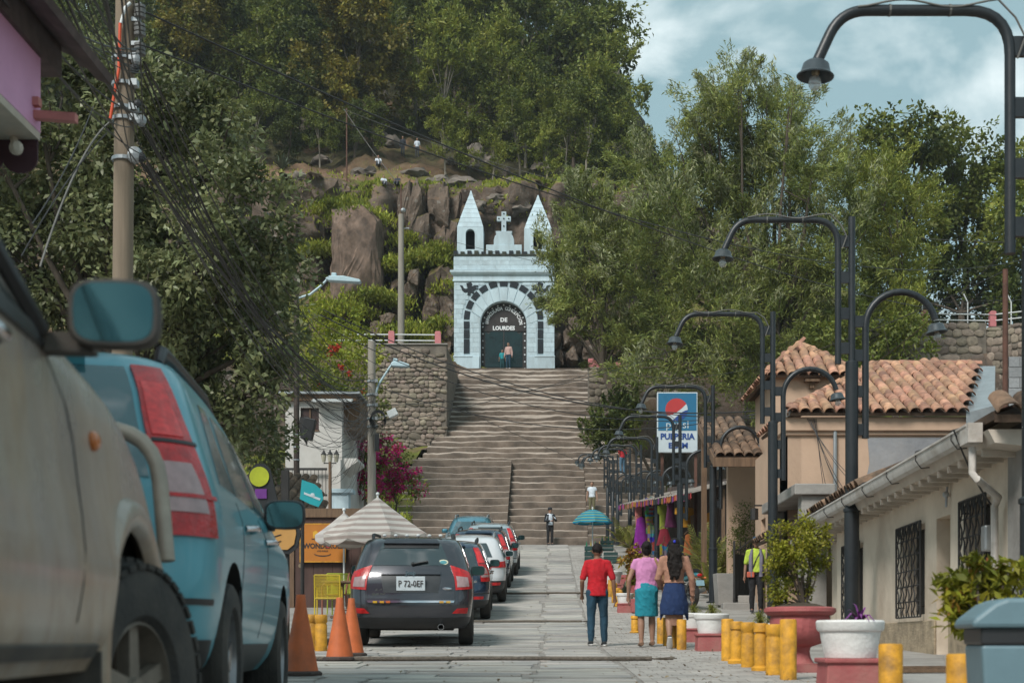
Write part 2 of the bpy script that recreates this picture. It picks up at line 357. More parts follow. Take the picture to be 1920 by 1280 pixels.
def pavers():
    mb = MB(); d = 7.0; r = 0
    while d < 62:
        L_ = .30; w = .222; off = (r % 2) * .11
        x = .75 - off
        while x < 2.60:
            a = max(x, .75); b = min(x + w - .012, 2.60)
            if b - a > .05:
                z = random.uniform(0, .006)
                vs = []
                for yy, zz in ((d, 0), (d + L_ - .014, 0)):
                    vs += [(a, yy, G(yy) + z), (b, yy, G(yy) + z)]
                vs += [(a, d, G(d) - .02), (b, d, G(d) - .02), (a, d + L_ - .014, G(d + L_) - .02), (b, d + L_ - .014, G(d + L_) - .02)]
                mb.add(vs, [(0, 1, 3, 2), (0, 4, 5, 1), (2, 3, 7, 6), (0, 2, 6, 4), (1, 5, 7, 3)])
            x += w
        d += L_; r += 1
    o = mb.build('paving_blocks', M_paver, bpy.data.objects['paved_strip']); o['kind'] = 'stuff'
pavers()
M_conc = pm('worn_concrete', (.29, .275, .255), .9, var=.2, scale=1.5, bump=.4, bscale=14, dirt=(.14, .125, .11), dirt_amt=.6)
def kerbed(name, x0, x1, d0, d1, h, label, xf=None):
    ds = list(np.arange(d0, d1 + .01, 1.0)); mb = MB(); vs = []
    for d in ds:
        xa = x0; xb = x1
        vs += [(xa, d, G(d) - .1), (xa, d, G(d) + h - .015), (xa + (.015 if x1 > x0 else -.015), d, G(d) + h), (xb, d, G(d) + h), (xb, d, G(d) - .1)]
    k = 5; n = len(ds)
    mb.add(vs, [(i * k + j, i * k + j + 1, (i + 1) * k + j + 1, (i + 1) * k + j) for i in range(n - 1) for j in range(k - 1)] + [tuple(range(k)), tuple((n - 1) * k + j for j in range(k))])
    return tag(mb.build(name, M_conc), label, 'pavement', kind='structure')
kerbed('pavement', 2.64, 12, -8, 36, .06, 'concrete pavement in front of the cream house')
kerbed('pavement', 2.64, 12, 36.02, 63, .10, 'concrete pavement in front of the clothing stall')
kerbed('pavement', -3.5, -14, -8, 23, .10, 'concrete pavement behind the parked cars')
kerbed('pavement', -3.5, -14, 23.02, 58, .16, 'raised concrete terrace under the striped parasols')
# ropes used as speed humps
M_rope = pm('dusty_rope', (.12, .10, .08), .95, var=.3, scale=30, bump=.8, bscale=60)
def rope(d, xa, xb, r, lab):
    mb = MB(); k = 40; P = []
    for i in range(k + 1):
        x = xa + (xb - xa) * i / k; dd = d + .16 * fbm(x * .8, d, 2) + .05 * (x - xa) / (xb - xa)
        P.append((x, dd, G(dd) + r * .75 + .018))
    mb.tube(P, [r * (1 + .12 * fbm(i * .9, d)) for i in range(k + 1)], 8)
    for e, s in ((P[-1], 1), (P[0], -1)):
        for _ in range(18):
            a = Vector(e); mb.tube([a, a + Vector((s * random.uniform(.05, .28), random.uniform(-.12, .12), -r * .6 + random.uniform(0, .03)))], .006, 4)
    tag(mb.build('rope', M_rope, smooth=50), lab, 'rope', 'thick ropes laid across the street')
rope(16.0, -2.9, 1.12, .026, 'thick dusty rope across the street beside the traffic cones')
rope(29.8, -1.75, .62, .028, 'thick dusty rope across the street behind the grey car')
rope(39.0, -1.5, .85, .030, 'thick dusty rope across the street below the stairs')
# ------------------------------------------------------------------ stairs
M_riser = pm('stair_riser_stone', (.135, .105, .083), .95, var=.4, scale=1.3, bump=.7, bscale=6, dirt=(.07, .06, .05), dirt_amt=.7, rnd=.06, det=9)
M_tread = pm('pale_stair_tread', (.36, .30, .25), .95, var=.22, scale=1.5, bump=.5, bscale=8, dirt=(.22, .18, .145), dirt_amt=.7, rnd=.05, det=9)  # tread faces coloured paler than the riser faces
NS, Z0, D0, RISE, RUN = 31, 4.88, 64.3, .4029, .7903
stairs = empty('stone_stairway', (0, 0, 0), 0, 'wide rough stone stairway climbing to the blue chapel', 'stairway'); stairs['kind'] = 'structure'
def step(i, xa, xb, off, zoff, tscale, seed):
    t = (.070 + .135 * min(1, (i / 20) ** 1.3)) * tscale; nx = max(8, int((xb - xa) / .16)); prof_n = 8
    z = Z0 + RISE * i + zoff; d = D0 + RUN * i + off
    vs = []; mb = MB()
    for k in range(nx + 1):
        x = xa + (xb - xa) * k / nx
        ka = .45 + .55 * min(1, max(0, (i - 8) / 8)); wz = ka * .085 * fbm(x * .30, i * .61 + seed, 1, 2) + ka * .05 * fbm(x * 1.1, i * 2.3 + seed, 4) + .015 * fbm(x * 4, i * 3.3, 8)
        wd = .16 * fbm(x * .4, i * .8 + seed, 5, 2) + .05 * fbm(x * 1.9, i * 1.7, 6) + .025 * fbm(x * 5, i * 1.7, 6)
        tt = t * (1 + .75 * fbm(x * .35, i * .7 + seed, 11, 2)); ris = RISE - tt
        rows = [(0.02, -.55), (0.0, .0), (.012 + .02 * fbm(x * 3, i, 3), ris * .5), (.02, ris - .05), (.045, ris - .012), (.09, ris + .012), (.45, ris + tt * .45), (RUN + .25, RISE + tt * .25)]
        for (a, b) in rows: vs.append((x, d + a + wd, z + b + wz * (1 if b > 0 else .5)))
    n = prof_n
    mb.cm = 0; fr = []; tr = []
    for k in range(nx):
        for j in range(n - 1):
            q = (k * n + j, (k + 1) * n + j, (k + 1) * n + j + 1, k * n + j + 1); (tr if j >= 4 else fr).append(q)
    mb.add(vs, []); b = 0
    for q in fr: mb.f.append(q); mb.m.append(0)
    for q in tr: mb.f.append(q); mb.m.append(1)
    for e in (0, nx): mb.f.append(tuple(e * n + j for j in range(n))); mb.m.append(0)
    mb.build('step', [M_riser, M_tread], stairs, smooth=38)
for i in range(NS):
    left = -8.9 + .165 * i if i < 18 else -5.74
    right = 6.2 - .09 * i if i < 13 else max(2.25, 6.2 - .09 * i - (i - 12) * .68)
    if i < 12:
        step(i, left, -2.06, -.34, .10, .55, 31); step(i, -2.05, 1.62, 0, 0, .9, 0); step(i, 1.63, right, .12, .13, .9, 57)
    else: step(i, left, right, 0, 0, 1.0, 0)
# landing in front of the chapel
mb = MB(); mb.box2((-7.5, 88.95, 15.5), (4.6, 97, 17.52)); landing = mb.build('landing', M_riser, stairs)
# ------------------------------------------------------------------ stone retaining walls
def stone_protos(n=7):
    out = []
    for s in range(n):
        rr = random.Random(s); bm = bmesh.new(); bmesh.ops.create_icosphere(bm, subdivisions=2, radius=.5)
        for v in bm.verts:
            p = v.co.normalized(); e = 3.4
            k = (abs(p.x) ** e + abs(p.z) ** e + abs(p.y) ** 2.2) ** (-1 / e)
            v.co = p * .5 * k * (1 + .16 * noise.noise(p * 1.7 + Vector((s * 9, 0, 0))))
        me = bpy.data.meshes.new('stone'); bm.to_mesh(me); bm.free(); me.polygons.foreach_set('use_smooth', [True] * len(me.polygons)); me.materials.append(M_stone); out.append(me)
    return out
M_stone = pm('field_stone', (.205, .168, .132), .9, var=.3, scale=3, bump=.6, bscale=10, rnd=.4, hue=.025)
M_mortar = pm('wall_mortar', (.15, .128, .105), .95, var=.3, scale=2, bump=.6, bscale=9)
STONES = stone_protos()
def stone_wall(A, B, z0, z1, thick, label, sw=(.20, .50), sh=(.19, .33), cap=None, seed=1, back=None, group=None, maxn=300):
    """front face runs from A to B (x,d); front is on the right-hand side when walking A->B"""
    rr = random.Random(seed); A = Vector(A); B = Vector(B); dr = (B - A); Lg = dr.length; dr.normalize(); nrm = Vector((dr.y, -dr.x))
    root = empty('stone_wall', (A.x, A.y, z0), math.atan2(dr.y, dr.x), label, 'wall', group)
    mb = MB(); mb.box2((0, 0, 0), (Lg, thick, z1 - z0)); mb.build('mortar_core', M_mortar, root)
    z = .0; cnt = 0
    while z < z1 - z0 - .1:
        h = min(rr.uniform(*sh), z1 - z0 - z); x = -rr.uniform(0, .2)
        while x < Lg - .05:
            w = rr.uniform(*sw) * (1.5 if rr.random() < .12 else 1); hh = h * rr.uniform(.8, 1.15)
            if x + w > 0.02 and x + w < Lg + .12 and cnt < maxn:
                inst('stone', rr.choice(STONES), root, (max(x, 0) + w / 2, -.02, z + h / 2 + rr.uniform(-.05, .05)), (0, rr.uniform(-.25, .25), 0), (w * 1.0, rr.uniform(.09, .18), hh * 1.0)); cnt += 1
            x += w * .97
        z += h * .96
    if cap: mb = MB(); mb.box2((-.05, -.08, z1 - z0), (Lg + .05, thick, z1 - z0 + cap)); mb.build('coping', M_conc, root)
    return root
stone_wall((-10.3, 77.5), (-5.72, 77.5), 10.6, 16.62, .6, 'tall rubble stone retaining wall left of the stairs under the pink railing', seed=3, cap=.06)
stone_wall((2.12, 82.0), (8.2, 82.6), 11.5, 16.2, .6, 'low rubble stone wall beside the top of the stairs', seed=5, cap=.05, sw=(.3, .7), sh=(.3, .45))
stone_wall((10.2, 75.2), (22.8, 75.0), 12.0, 17.25, .6, 'brown rubble stone wall behind the tiled roofs below the wire fence', seed=7, sw=(.42, .8), sh=(.38, .55))
stone_wall((22.82, 75.0), (27.2, 71.5), 11.5, 17.0, .6, 'end of the rubble stone wall turning towards the house', seed=8, sw=(.3, .6), sh=(.34, .5))
mb = MB(); mb.box2((-5.72, 78.2, 9.5), (-6.3, 88.9, 16.6)); tag(mb.build('flank_wall', M_mortar), 'dark side wall flanking the top of the stairs', 'wall')
# sloping rough concrete bank left of the lower stairs
mb = MB(); k = 14
vs = []
for j in range(k + 1):
    for i in range(k + 1):
        x = -15 + (6.1 + .1 * j * .1) * i / k + 2.2 * (j / k) ** 2 * i / k; d = 62 + 15.3 * j / k; vs.append((x + .3 * fbm(x, d, 1), d, 4.9 + 6.0 * j / k + .5 * fbm(x * .5, d * .5, 3) + .12))
mb.add(vs, [(j * (k + 1) + i, j * (k + 1) + i + 1, (j + 1) * (k + 1) + i + 1, (j + 1) * (k + 1) + i) for j in range(k) for i in range(k)])
tag(mb.build('earth_bank', M_hill, smooth=60), 'earth bank beside the lower stairs below the stone wall', 'bank', kind='structure')
# ================================================================== CHAPEL
def text_mb(s, size, depth=.01, align='CENTER', font_bold=0.0):
    cu = bpy.data.curves.new('t', 'FONT'); cu.body = s; cu.size = size; cu.extrude = depth; cu.align_x = align; cu.align_y = 'CENTER'; cu.offset = font_bold; cu.resolution_u = 2
    o = bpy.data.objects.new('t', cu); me = bpy.data.meshes.new_from_object(o)
    V = [v.co.copy() for v in me.vertices]; P = [tuple(p.vertices) for p in me.polygons]
    bpy.data.objects.remove(o); bpy.data.curves.remove(cu); bpy.data.meshes.remove(me)
    return V, P
def add_text(mb, s, size, M, depth=.008, bold=0.0, sx=1.0, align='CENTER'):
    V, P = text_mb(s, size, depth, align, bold)
    mb.add([M @ Vector((v.x * sx, v.y, v.z)) for v in V], P); return mb
STAND = Matrix.Rotation(R(90), 4, 'X')          # lettering stands up and faces -Y
M_blue = pm('pale_blue_wall_paint', (.46, .57, .62), .8, var=.10, scale=2.4, bump=.5, bscale=9, dirt=(.29, .33, .34), dirt_amt=.65, rnd=.06, det=12, stretch=(1, 1, .28))
M_bluew = pm('pale_blue_wall_paint_old', (.41, .515, .565), .85, var=.12, scale=1.2, bump=.4, bscale=9, dirt=(.22, .23, .22), dirt_amt=.6, det=9)
M_navy = pm('black_blue_paint', (.005, .011, .017), .75, var=.3, scale=3)
M_doorb = pm('dark_brown_door', (.022, .017, .016), .55, var=.3, scale=3)
M_doort = pm('dark_teal_glass', (.006, .022, .024), .25, var=.4, scale=1.2)
M_let = pm('white_lettering', (.75, .77, .78), .6, var=.05)
M_moss = pm('dark_moss_stone', (.035, .04, .03), .95, var=.6, scale=4, bump=.6)
ch = empty('chapel', (-3.05, 90.0, 17.52), 0, 'pale blue chapel front with two pointed turrets at the top of the stairs', 'chapel')
def arch_pts(r, zc, n=24, a0=math.pi, a1=0.0, x0=0.0): return [(x0 + r * math.cos(a0 + (a1 - a0) * i / n), zc + r * math.sin(a0 + (a1 - a0) * i / n)) for i in range(n + 1)]
XL, XR, HW = -3.12, 3.2, 6.0
poly = [(XL, 0), (-1.45, 0)] + arch_pts(1.45, 2.95) + [(1.45, 0), (XR, 0), (XR, HW), (XL, HW)]
mb = MB(); mb.prism(poly, 0, 1.3); wall = mb.build('wall', M_bluew, ch)
mb = MB(); mb.box2((XL + .05, 1.3, 0), (XR - .05, 4.5, HW + 1.0)); mb.build('nave', M_bluew, ch)
# wall blocks, each one proud of the wall
rr = random.Random(4); z = .02; row = 0
blocks = []
while z < HW - .1:
    h = .30; zc = z + h / 2
    ivs = []
    dz = zc - 3.22
    for side in (-1, 1):
        edge = -XL if side < 0 else XR
        inner = 2.47 if dz < 0 else (math.sqrt(max(0, 2.62 ** 2 - dz * dz)) if dz < 2.62 else 0.0)
        if dz > 0 and dz < 2.62: inner = max(inner, 0)
        a, b = inner + .03, edge
        ivs.append((side, a, b))
    if dz >= 2.60: ivs = [(1, XL, XR)]
    # inner ring wall between door and dark voussoirs
    if dz < 0: ivs += [(-1, 1.5, 2.1), (1, 1.5, 2.1)]
    for side, a, b in ivs:
        x = a - (0 if row % 2 else .35)
        while x < b - .02:
            x2 = min(x + rr.uniform(.62, .9), b); xa = max(x, a)
            if x2 - xa > .06:
                q = (xa + .006, x2 - .006) if side > 0 else (-x2 + .006, -xa - .006)
                blocks.append((q[0], q[1], z + .006, z + h - .006))
            x = x2
    z += h; row += 1
ub = MB(); ub.box((0, 0, 0), (1, 1, 1)); ubm = ub.mesh('block', M_blue)
def put_box(name, me, parent, a, b): return inst(name, me, parent, [(p + q) / 2 for p, q in zip(a, b)], (0, 0, 0), tuple(abs(q - p) for p, q in zip(a, b)))
for (a, b, c, d) in blocks: put_box('block', ubm, wall, (a, -.022 - rr.uniform(0, .008), c), (b, .03, d))
# archivolt stones round the door
for i in range(11):
    a0 = math.pi * (1 - i / 11) - .012; a1 = math.pi * (1 - (i + 1) / 11) + .012
    pl = [(1.49 * math.cos(a), 2.95 + 1.49 * math.sin(a)) for a in np.linspace(a0, a1, 6)] + [(2.13 * math.cos(a), 3.16 + 2.13 * math.sin(a)) for a in np.linspace(a1, a0, 6)]
    mb = MB(); mb.prism(pl, -.035, .03); mb.build('arch_stone', M_blue, wall)
for i in range(11):
    a0 = math.pi * (1 - i / 11) - .035; a1 = math.pi * (1 - (i + 1) / 11) + .035
    pl = [(2.15 * math.cos(a), 3.22 + 2.15 * math.sin(a)) for a in np.linspace(a0, a1, 6)] + [(2.50 * math.cos(a), 3.22 + 2.50 * math.sin(a)) for a in np.linspace(a1, a0, 6)]
    mb = MB(); mb.prism(pl, -.055, .03); mb.build('arch_inlay', M_navy, ch)
for s in (-1, 1):
    for (za, zb) in ((1.15, 2.02), (2.10, 2.62), (2.70, 3.14)):
        mb = MB(); mb.box2((s * 2.15, -.055, za), (s * 2.50, .03, zb)); mb.build('arch_inlay', M_navy, ch)
    xe = XL if s < 0 else XR
    mb = MB(); mb.box2((xe - s * -.03, -.10, 0), (s * 1.52, .02, .95)); mb.box2((xe - s * -.05, -.13, .88), (s * 1.95, .0, .98)); mb.build('plinth', M_blue, ch, bevel=.02)
mb = MB(); prof = [(-.02, 5.62), (-.09, 5.66), (-.09, 5.74), (-.05, 5.78), (-.05, 6.0), (-.16, 6.08), (-.24, 6.2), (-.24, 6.32), (-.10, 6.36), (.2, 6.36), (.2, 5.62)]
n = len(prof); vs = []
for x, e in ((XL, -1), (XR, 1)):
    for (y, z) in prof: vs.append((x + e * max(0, -y), y, z))
mb.add(vs, [tuple(range(n)), tuple(range(n, 2 * n))] + [(i, (i + 1) % n, n + (i + 1) % n, n + i) for i in range(n)]); mb.build('cornice', M_blue, ch)
mb = MB(); mb.box2((XL - .02, -.05, 6.36), (XR + .02, 2.2, 7.25)); mb.build('parapet', M_blue, ch, bevel=.02)
for i in range(3):
    zz = 6.38 + i * .29
    x = XL
    while x < XR:
        x2 = min(x + rr.uniform(.7, 1.0), XR); put_box('block', ubm, wall, (x + .006, -.072, zz), (x2 - .006, -.03, zz + .28)); x = x2
mb = MB(); mb.box2((XL - .08, -.12, 7.25), (XR + .08, 2.25, 7.36)); mb.build('ledge', M_moss, ch)
for i in range(15):
    x = XL + .1 + i * (XR - XL - .2) / 14; mb = MB(); mb.box2((x - .13, -.09, 7.36), (x + .13, .12, 7.58 - .06 * (i % 3 == 1))); mb.build('merlon', M_moss if i % 2 else M_navy, ch)
def turret(x, hw, zb, zs, za, name):
    mb = MB(); d = hw
    pl = [(x - hw * 1.02, zb), (x - .29, zb), (x - .29, zb + .35)] + [(x - .29, zs - .42)] + arch_pts(.29, zs - .40, 8, x0=x)[1:-1] + [(x + .29, zs - .42), (x + .29, zb), (x + hw * 1.02, zb), (x + hw, zs), (x - hw, zs)]
    mb.prism(pl, .0, .35); mb.box2((x - hw, .35, zb), (x - hw + .3, 2 * hw, zs)); mb.box2((x + hw - .3, .35, zb), (x + hw, 2 * hw, zs)); mb.box2((x - hw, 2 * hw - .25, zb), (x + hw, 2 * hw, zs))
    mb.box2((x - .29, .0, zb), (x + .29, .3, zb + .32))
    t = mb.build('turret', M_blue, ch)
    mb = MB(); mb.box2((x - .3, .9, zb), (x + .3, .95, zs)); mb.build('opening', M_navy, t)
    # courses of the pointed roof
    k = 8
    for i in range(k):
        f0 = i / k; f1 = (i + 1) / k; e0 = 1 - f0 ** 1.08; e1 = 1 - f1 ** 1.08
        mb = MB(); h0, h1 = hw * e0 + .004, max(.03, hw * e1); z0 = zs + (za - zs) * f0 + .012; z1 = zs + (za - zs) * f1
        c = hw; vs = [(x + sx * h, c + sy * h, z) for (h, z) in ((h0, z0), (h1, z1)) for sx, sy in ((-1, -1), (1, -1), (1, 1), (-1, 1))]
        mb.add(vs, [(0, 1, 2, 3), (4, 5, 6, 7)] + [(j, (j + 1) % 4, 4 + (j + 1) % 4, 4 + j) for j in range(4)]); mb.build('roof_course', M_blue, t)
    return t
turret(-2.10, .82, 7.36, 9.08, 11.62, 'l'); turret(2.16, .86, 7.36, 8.95, 11.35, 'r')
mb = MB(); mb.box2((-1.1, .0, 7.36), (1.15, .6, 7.98)); mb.prism([(-.62, 7.98), (.66, 7.98), (.66, 8.3), (.58, 8.55), (.5, 8.62), (.55, 8.85), (-.51, 8.85), (-.46, 8.62), (-.54, 8.55), (-.62, 8.3)], .05, .55); mb.build('pediment', M_blue, ch, bevel=.03)
mb = MB(); mb.box2((-.14, .2, 8.85), (.16, .42, 10.12)); mb.box2((-.43, .198, 9.52), (.45, .422, 9.82)); cr = mb.build('cross', M_blue, ch, bevel=.015)
for (x, z) in ((.01, 9.98), (.01, 9.67), (-.3, 9.67), (.32, 9.67), (.01, 9.2)):
    mb = MB(); mb.ball((x, .19, z), .05, 8, 5); mb.build('stud', M_navy, cr)
# winged emblems
wing = [(-.62, .22), (-.42, .18), (-.35, .02), (-.22, -.02), (-.12, .02), (-.2, .34), (.1, .42), (.18, .30), (.14, .12), (.34, .22), (.58, .18), (.36, .06), (.60, .02), (.34, -.06), (.24, -.16), (.40, -.36), (.12, -.26), (.02, -.42), (-.14, -.40), (-.08, -.22), (-.30, -.24), (-.46, -.12), (-.52, .06)]
for s, x in ((1, -2.15), (-1, 2.3)):
    mb = MB(); mb.prism([(x + s * a * .98, 5.20 + b * .98) for a, b in wing], -.06, -.02); mb.build('winged_emblem', M_navy, ch)
# door
poly = [(-1.47, 0)] + arch_pts(1.47, 2.95) + [(1.47, 0)]
mb = MB(); mb.prism(poly, .45, .55); dr_ = mb.build('door', M_doorb, ch)
mb = MB(); mb.prism([(-1.18, .35), (1.18, .35), (1.18, 2.62)] + arch_pts(1.18, 1.75, 14, R(35), R(145))[::1] + [(-1.18, 2.62)], .425, .46); mb.build('glazing', M_doort, dr_)
mb = MB(); mb.box2((-1.45, .40, 2.62), (1.45, .455, 2.72)); mb.box2((-.03, .40, .3), (.03, .45, 2.6)); mb.build('transom', M_doorb, dr_)
studs = [(s * 1.33, .25 + .44 * i) for i in range(7) for s in (-1, 1)] + [(1.33 * math.cos(a), 2.95 + 1.33 * math.sin(a)) for a in np.linspace(.12, math.pi - .12, 11)]
for (x, z) in studs:
    mb = MB(); mb.ball((x, .44, z), .055, 8, 5); mb.build('stud', M_let, dr_)
word = 'INMACULADA CONCEPCION'; n = len(word)
for i, chx in enumerate(word):
    if chx == ' ': continue
    mb = MB(); a = math.pi * (1 - (i + .9) / (n + .8)); rad = 1.08
    Mx = Matrix.Translation((rad * math.cos(a), .43, 2.98 + rad * math.sin(a))) @ Matrix.Rotation(-(a - math.pi / 2), 4, 'Y') @ STAND
    add_text(mb, chx, .30, Mx, .01, .012, .78).build('letter', M_let, dr_)
mb = MB(); add_text(mb, 'DE', .36, Matrix.Translation((.0, .43, 3.33)) @ STAND, .01, .012); mb.build('lettering', M_let, dr_)
mb = MB(); add_text(mb, 'LOURDES', .34, Matrix.Translation((.0, .395, 2.80)) @ STAND, .01, .014, .95)
mb.build('lettering', M_let, dr_)
# ================================================================== LAMP POSTS
M_shade = pm('lamp_shade_grey', (.05, .062, .07), .4, var=.2, metal=.3, dirt=(.12, .1, .08), dirt_amt=.4)
M_bulb = glass('lamp_bulb_glass', (.55, .58, .58), .45)
M_brass = pm('bulb_socket', (.3, .24, .16), .4, metal=.6)
M_wire = pm('cable', (.022, .021, .022), .6)
M_wireg = pm('pale_cable', (.13, .125, .115), .6)
def arc_path(pts, rad, n=7):
    out = [Vector(pts[0])]
    for i in range(1, len(pts) - 1):
        a, b, c = Vector(pts[i - 1]), Vector(pts[i]), Vector(pts[i + 1]); u = (a - b).normalized(); v = (c - b).normalized()
        rr_ = min(rad, (a - b).length * .49, (c - b).length * .49)
        p, q = b + u * rr_, b + v * rr_
        for k in range(n + 1):
            t = k / n; out.append(p * (1 - t) ** 2 + b * 2 * t * (1 - t) + q * t * t)
    out.append(Vector(pts[-1])); return out
def shade_part(root, end, tilt, r=.155):
    M = Matrix.Rotation(tilt, 4, 'Y')
    mb = MB(); mb.lathe([(.03, .125), (.075, .122), (.105, .10), (r * .80, .03), (r * .92, .012), (r, 0), (r * .97, -.010), (r * .78, .018), (.09, .085), (.02, .10)], 22, end, M, cap=False); sh = mb.build('lamp_shade', M_shade, root, smooth=40)
    mb = MB(); mb.lathe([(.03, .10), (.035, .02), (.02, .0)], 10, end, M); mb.build('socket', M_brass, sh, smooth=40)
    mb = MB(); mb.ball(Vector(end) + M @ Vector((0, 0, -.055)), (.055, .055, .065), 12, 8); mb.build('bulb', M_bulb, sh, smooth=60)
def lamp(px, sy, d, sc, label):
    X = (px - CX) / F * d; zs = CAMZ + (CY - sy) / F * d; g = G(d) + (.06 if d < 36 else .10)
    o = empty('street_lamp', (X, d, g), 0, label, 'street lamp', 'double arm street lamps along the pavement'); h = zs - g
    s = sc
    mb = MB(); c = max(.5, h - 2.05 * s)
    mb.lathe([(.17 * s, 0), (.17 * s, .03), (.105 * s, .04), (.105 * s, c - .04), (.118 * s, c - .04), (.118 * s, c), (.09 * s, c + .02), (.09 * s, h - .02), (.075 * s, h)], 16); mb.build('post', M_post, o, smooth=35)
    mb = MB(); mb.lathe([(.050 * s, h), (.050 * s, h + 2.0 * s), (.0, h + 2.005 * s)], 12, cap=False); mb.build('mast', M_post, o, smooth=35)
    P = arc_path([(-.19 * s, 0, h - .04 * s), (-.19 * s, 0, h + 1.96 * s), (-1.58 * s, 0, h + 1.96 * s), (-1.77 * s, 0, h + 1.55 * s)], .36 * s)
    mb = MB(); mb.tube(P, .045 * s, 12); la = mb.build('arm', M_post, o, smooth=40)
    shade_part(o, (-1.79 * s, 0, h + 1.42 * s), R(4), .155 * s)
    P = [Vector((.19 * s, 0, h - 1.07 * s)), Vector((.19 * s, 0, h + .45 * s))] + [Vector((.68 * s - .49 * s * math.cos(t), 0, h + .47 * s + .49 * s * math.sin(t))) for t in np.linspace(0, math.pi * .93, 14)]
    mb = MB(); mb.tube(P, .048 * s, 12); mb.build('arm', M_post, o, smooth=40)
    shade_part(o, (1.18 * s, 0, h + .40 * s), R(-8), .155 * s)
    for zz in (.18, .66, 1.16, 1.66):
        mb = MB(); mb.box((-.11 * s, 0, h + zz * s), (.14 * s, .05 * s, .16 * s)); mb.build('bracket', M_post, o)
    for zz in (-.95, -.42, .08, .55):
        mb = MB(); mb.box((.11 * s, 0, h + zz * s), (.14 * s, .05 * s, .16 * s)); mb.build('bracket', M_post, o)
    # loose cable strapped along the arm
    mb = MB(); rr = random.Random(int(px)); Pc = []
    for i in range(16):
        t = i / 15; x = -.3 * s - 1.15 * s * t; Pc.append((x, -.045 * s, h + (2.0 + .03 * math.sin(t * 9 + px)) * s))
    Pc = [(-.14 * s, -.04, h + 1.55 * s), (-.08 * s, -.05, h + 1.72 * s), (-.16 * s, -.05, h + 1.88 * s)] + Pc
    mb.tube(Pc, .009 * s, 5)
    for t in (.35, .8): mb.lathe([(.05 * s, -.008), (.05 * s, .008)], 10, (-.3 * s - 1.1 * s * t, 0, h + 1.96 * s), Matrix.Rotation(R(90), 4, 'Y'))
    mb.build('cable', M_wireg, o)
    return o
LL = [(1937, 467, 11.75, 1.0, 'tall lamp post rising beside the house at the blue-grey rubbish bin'),
      (1597, 677, 19.85, 1.0, 'tall lamp post rising behind the round white planter'),
      (1449, 790, 26.1, 1.0, 'tall lamp post rising behind the leafy shrub in the pink urn'),
      (1337, 873, 35.5, 1.0, 'lamp post beside the parked motorcycle'),
      (1275, 906, 41.9, 1.0, 'lamp post in front of the hanging yellow shirt at the clothing stall'),
      (1232, 926, 50.1, 1.0, 'lamp post at the hanging dark red skirt of the clothing stall'),
      (1202, 926.5, 56.0, .97, 'lamp post at the hanging purple cloth of the clothing stall'),
      (1181, 923, 59.5, .92, 'lamp post just past the end of the clothing stall'),
      (1158, 927, 62.0, .86, 'lamp post beside the plants at the foot of the stairs'),
      (1149, 922, 63.2, .80, 'lamp post close to the foot of the stairs'),
      (1139, 914, 63.9, .76, 'last lamp post right against the foot of the stairs')]
for a in LL: lamp(*a)
# ================================================================== RAILINGS, FENCE, POLES
M_pinkpost = pm('pink_railing_paint', (.50, .17, .18), .7, var=.12, bump=.2)
M_rail = pm('white_rail_paint', (.62, .64, .64), .5, var=.08)
def railing(pts, rails, name, label, group=None, ph=.72):
    o = empty('railing', pts[0], 0, label, 'railing', group); b = Vector(pts[0])
    for p in pts:
        q = Vector(p) - b; mb = MB(); mb.prism([(q.x - .16, q.z - .1), (q.x + .16, q.z - .1), (q.x + .16, q.z + ph - .06), (q.x + .10, q.z + ph), (q.x - .10, q.z + ph), (q.x - .16, q.z + ph - .06)], q.y - .16, q.y + .16); mb.build('post', M_pinkpost, o)
    for (a, c) in rails:
        for h in (.22, .54):
            mb = MB(); mb.tube([Vector(a) - b + Vector((0, 0, h)), Vector(c) - b + Vector((0, 0, h))], .035, 8); mb.build('rail', M_rail, o, smooth=50)
    return o
p1, p2 = Vector((-8.73, 77.75, 16.68)), Vector((-6.2, 77.75, 16.66))
railing([p1, p2], [((-12.0, 77.75, 16.68), p1), (p1, p2)], 'railing', 'pink post railing with white rails on the wall left of the stairs')
q1, q2, q3 = Vector((19.65, 75.4, 17.28)), Vector((23.2, 75.3, 17.2)), Vector((25.6, 72.9, 17.0))
railing([q1, q2, q3], [((17.0, 75.4, 17.28), q1), (q1, q2), (q2, q3)], 'railing', 'pink post railing with white rails below the wire fence')
mb = MB(); mb.box((0, 0, .28), (.75, .4, .56)); o = empty('wall_pillar', (2.45, 82.2, 16.2), 0, 'short pink masonry pillar at the top right of the stairs', 'pillar'); mb.build('shaft', M_pinkpost, o, bevel=.03); mb = MB(); mb.box((1.3, .1, .18), (.4, .35, .36)); mb.build('stub', M_pinkpost, o, bevel=.03)
fo = empty('wire_fence', (19.9, 77.2, 17.3), 0, 'white post fence with barbed wire strands above the brown stone wall', 'fence')
fx = [-4.4, -2.2, .1, 2.55, 4.9]
for x in fx:
    mb = MB(); mb.tube([(x, 0, -.2), (x, 0, 1.55), (x - .22, 0, 2.0)], .035, 8); mb.build('post', M_rail, fo, smooth=50)
for i in range(10):
    zz = .35 + i * .165; off = 0 if zz < 1.55 else -.22 * (zz - 1.55) / .45
    mb = MB(); mb.tube([(fx[0] + off, 0, zz), (fx[-1] + off, 0, zz)], .008, 4); mb.build('strand', M_wire, fo)
def pole(name, px, d, ytop, r0, r1, mat, label, z0=None, lean=0.0):
    X = (px - CX) / F * d; g = (G(d) + .1) if z0 is None else z0; zt = CAMZ + (CY - ytop) / F * d
    o = empty(name, (X, d, g), 0, label, 'utility pole'); mb = MB(); mb.tube([(0, 0, -.3), (lean * .5, 0, (zt - g) * .5), (lean, 0, zt - g)], [r0, (r0 + r1) / 2, r1], 16); mb.build('shaft', mat, o, smooth=45); return o
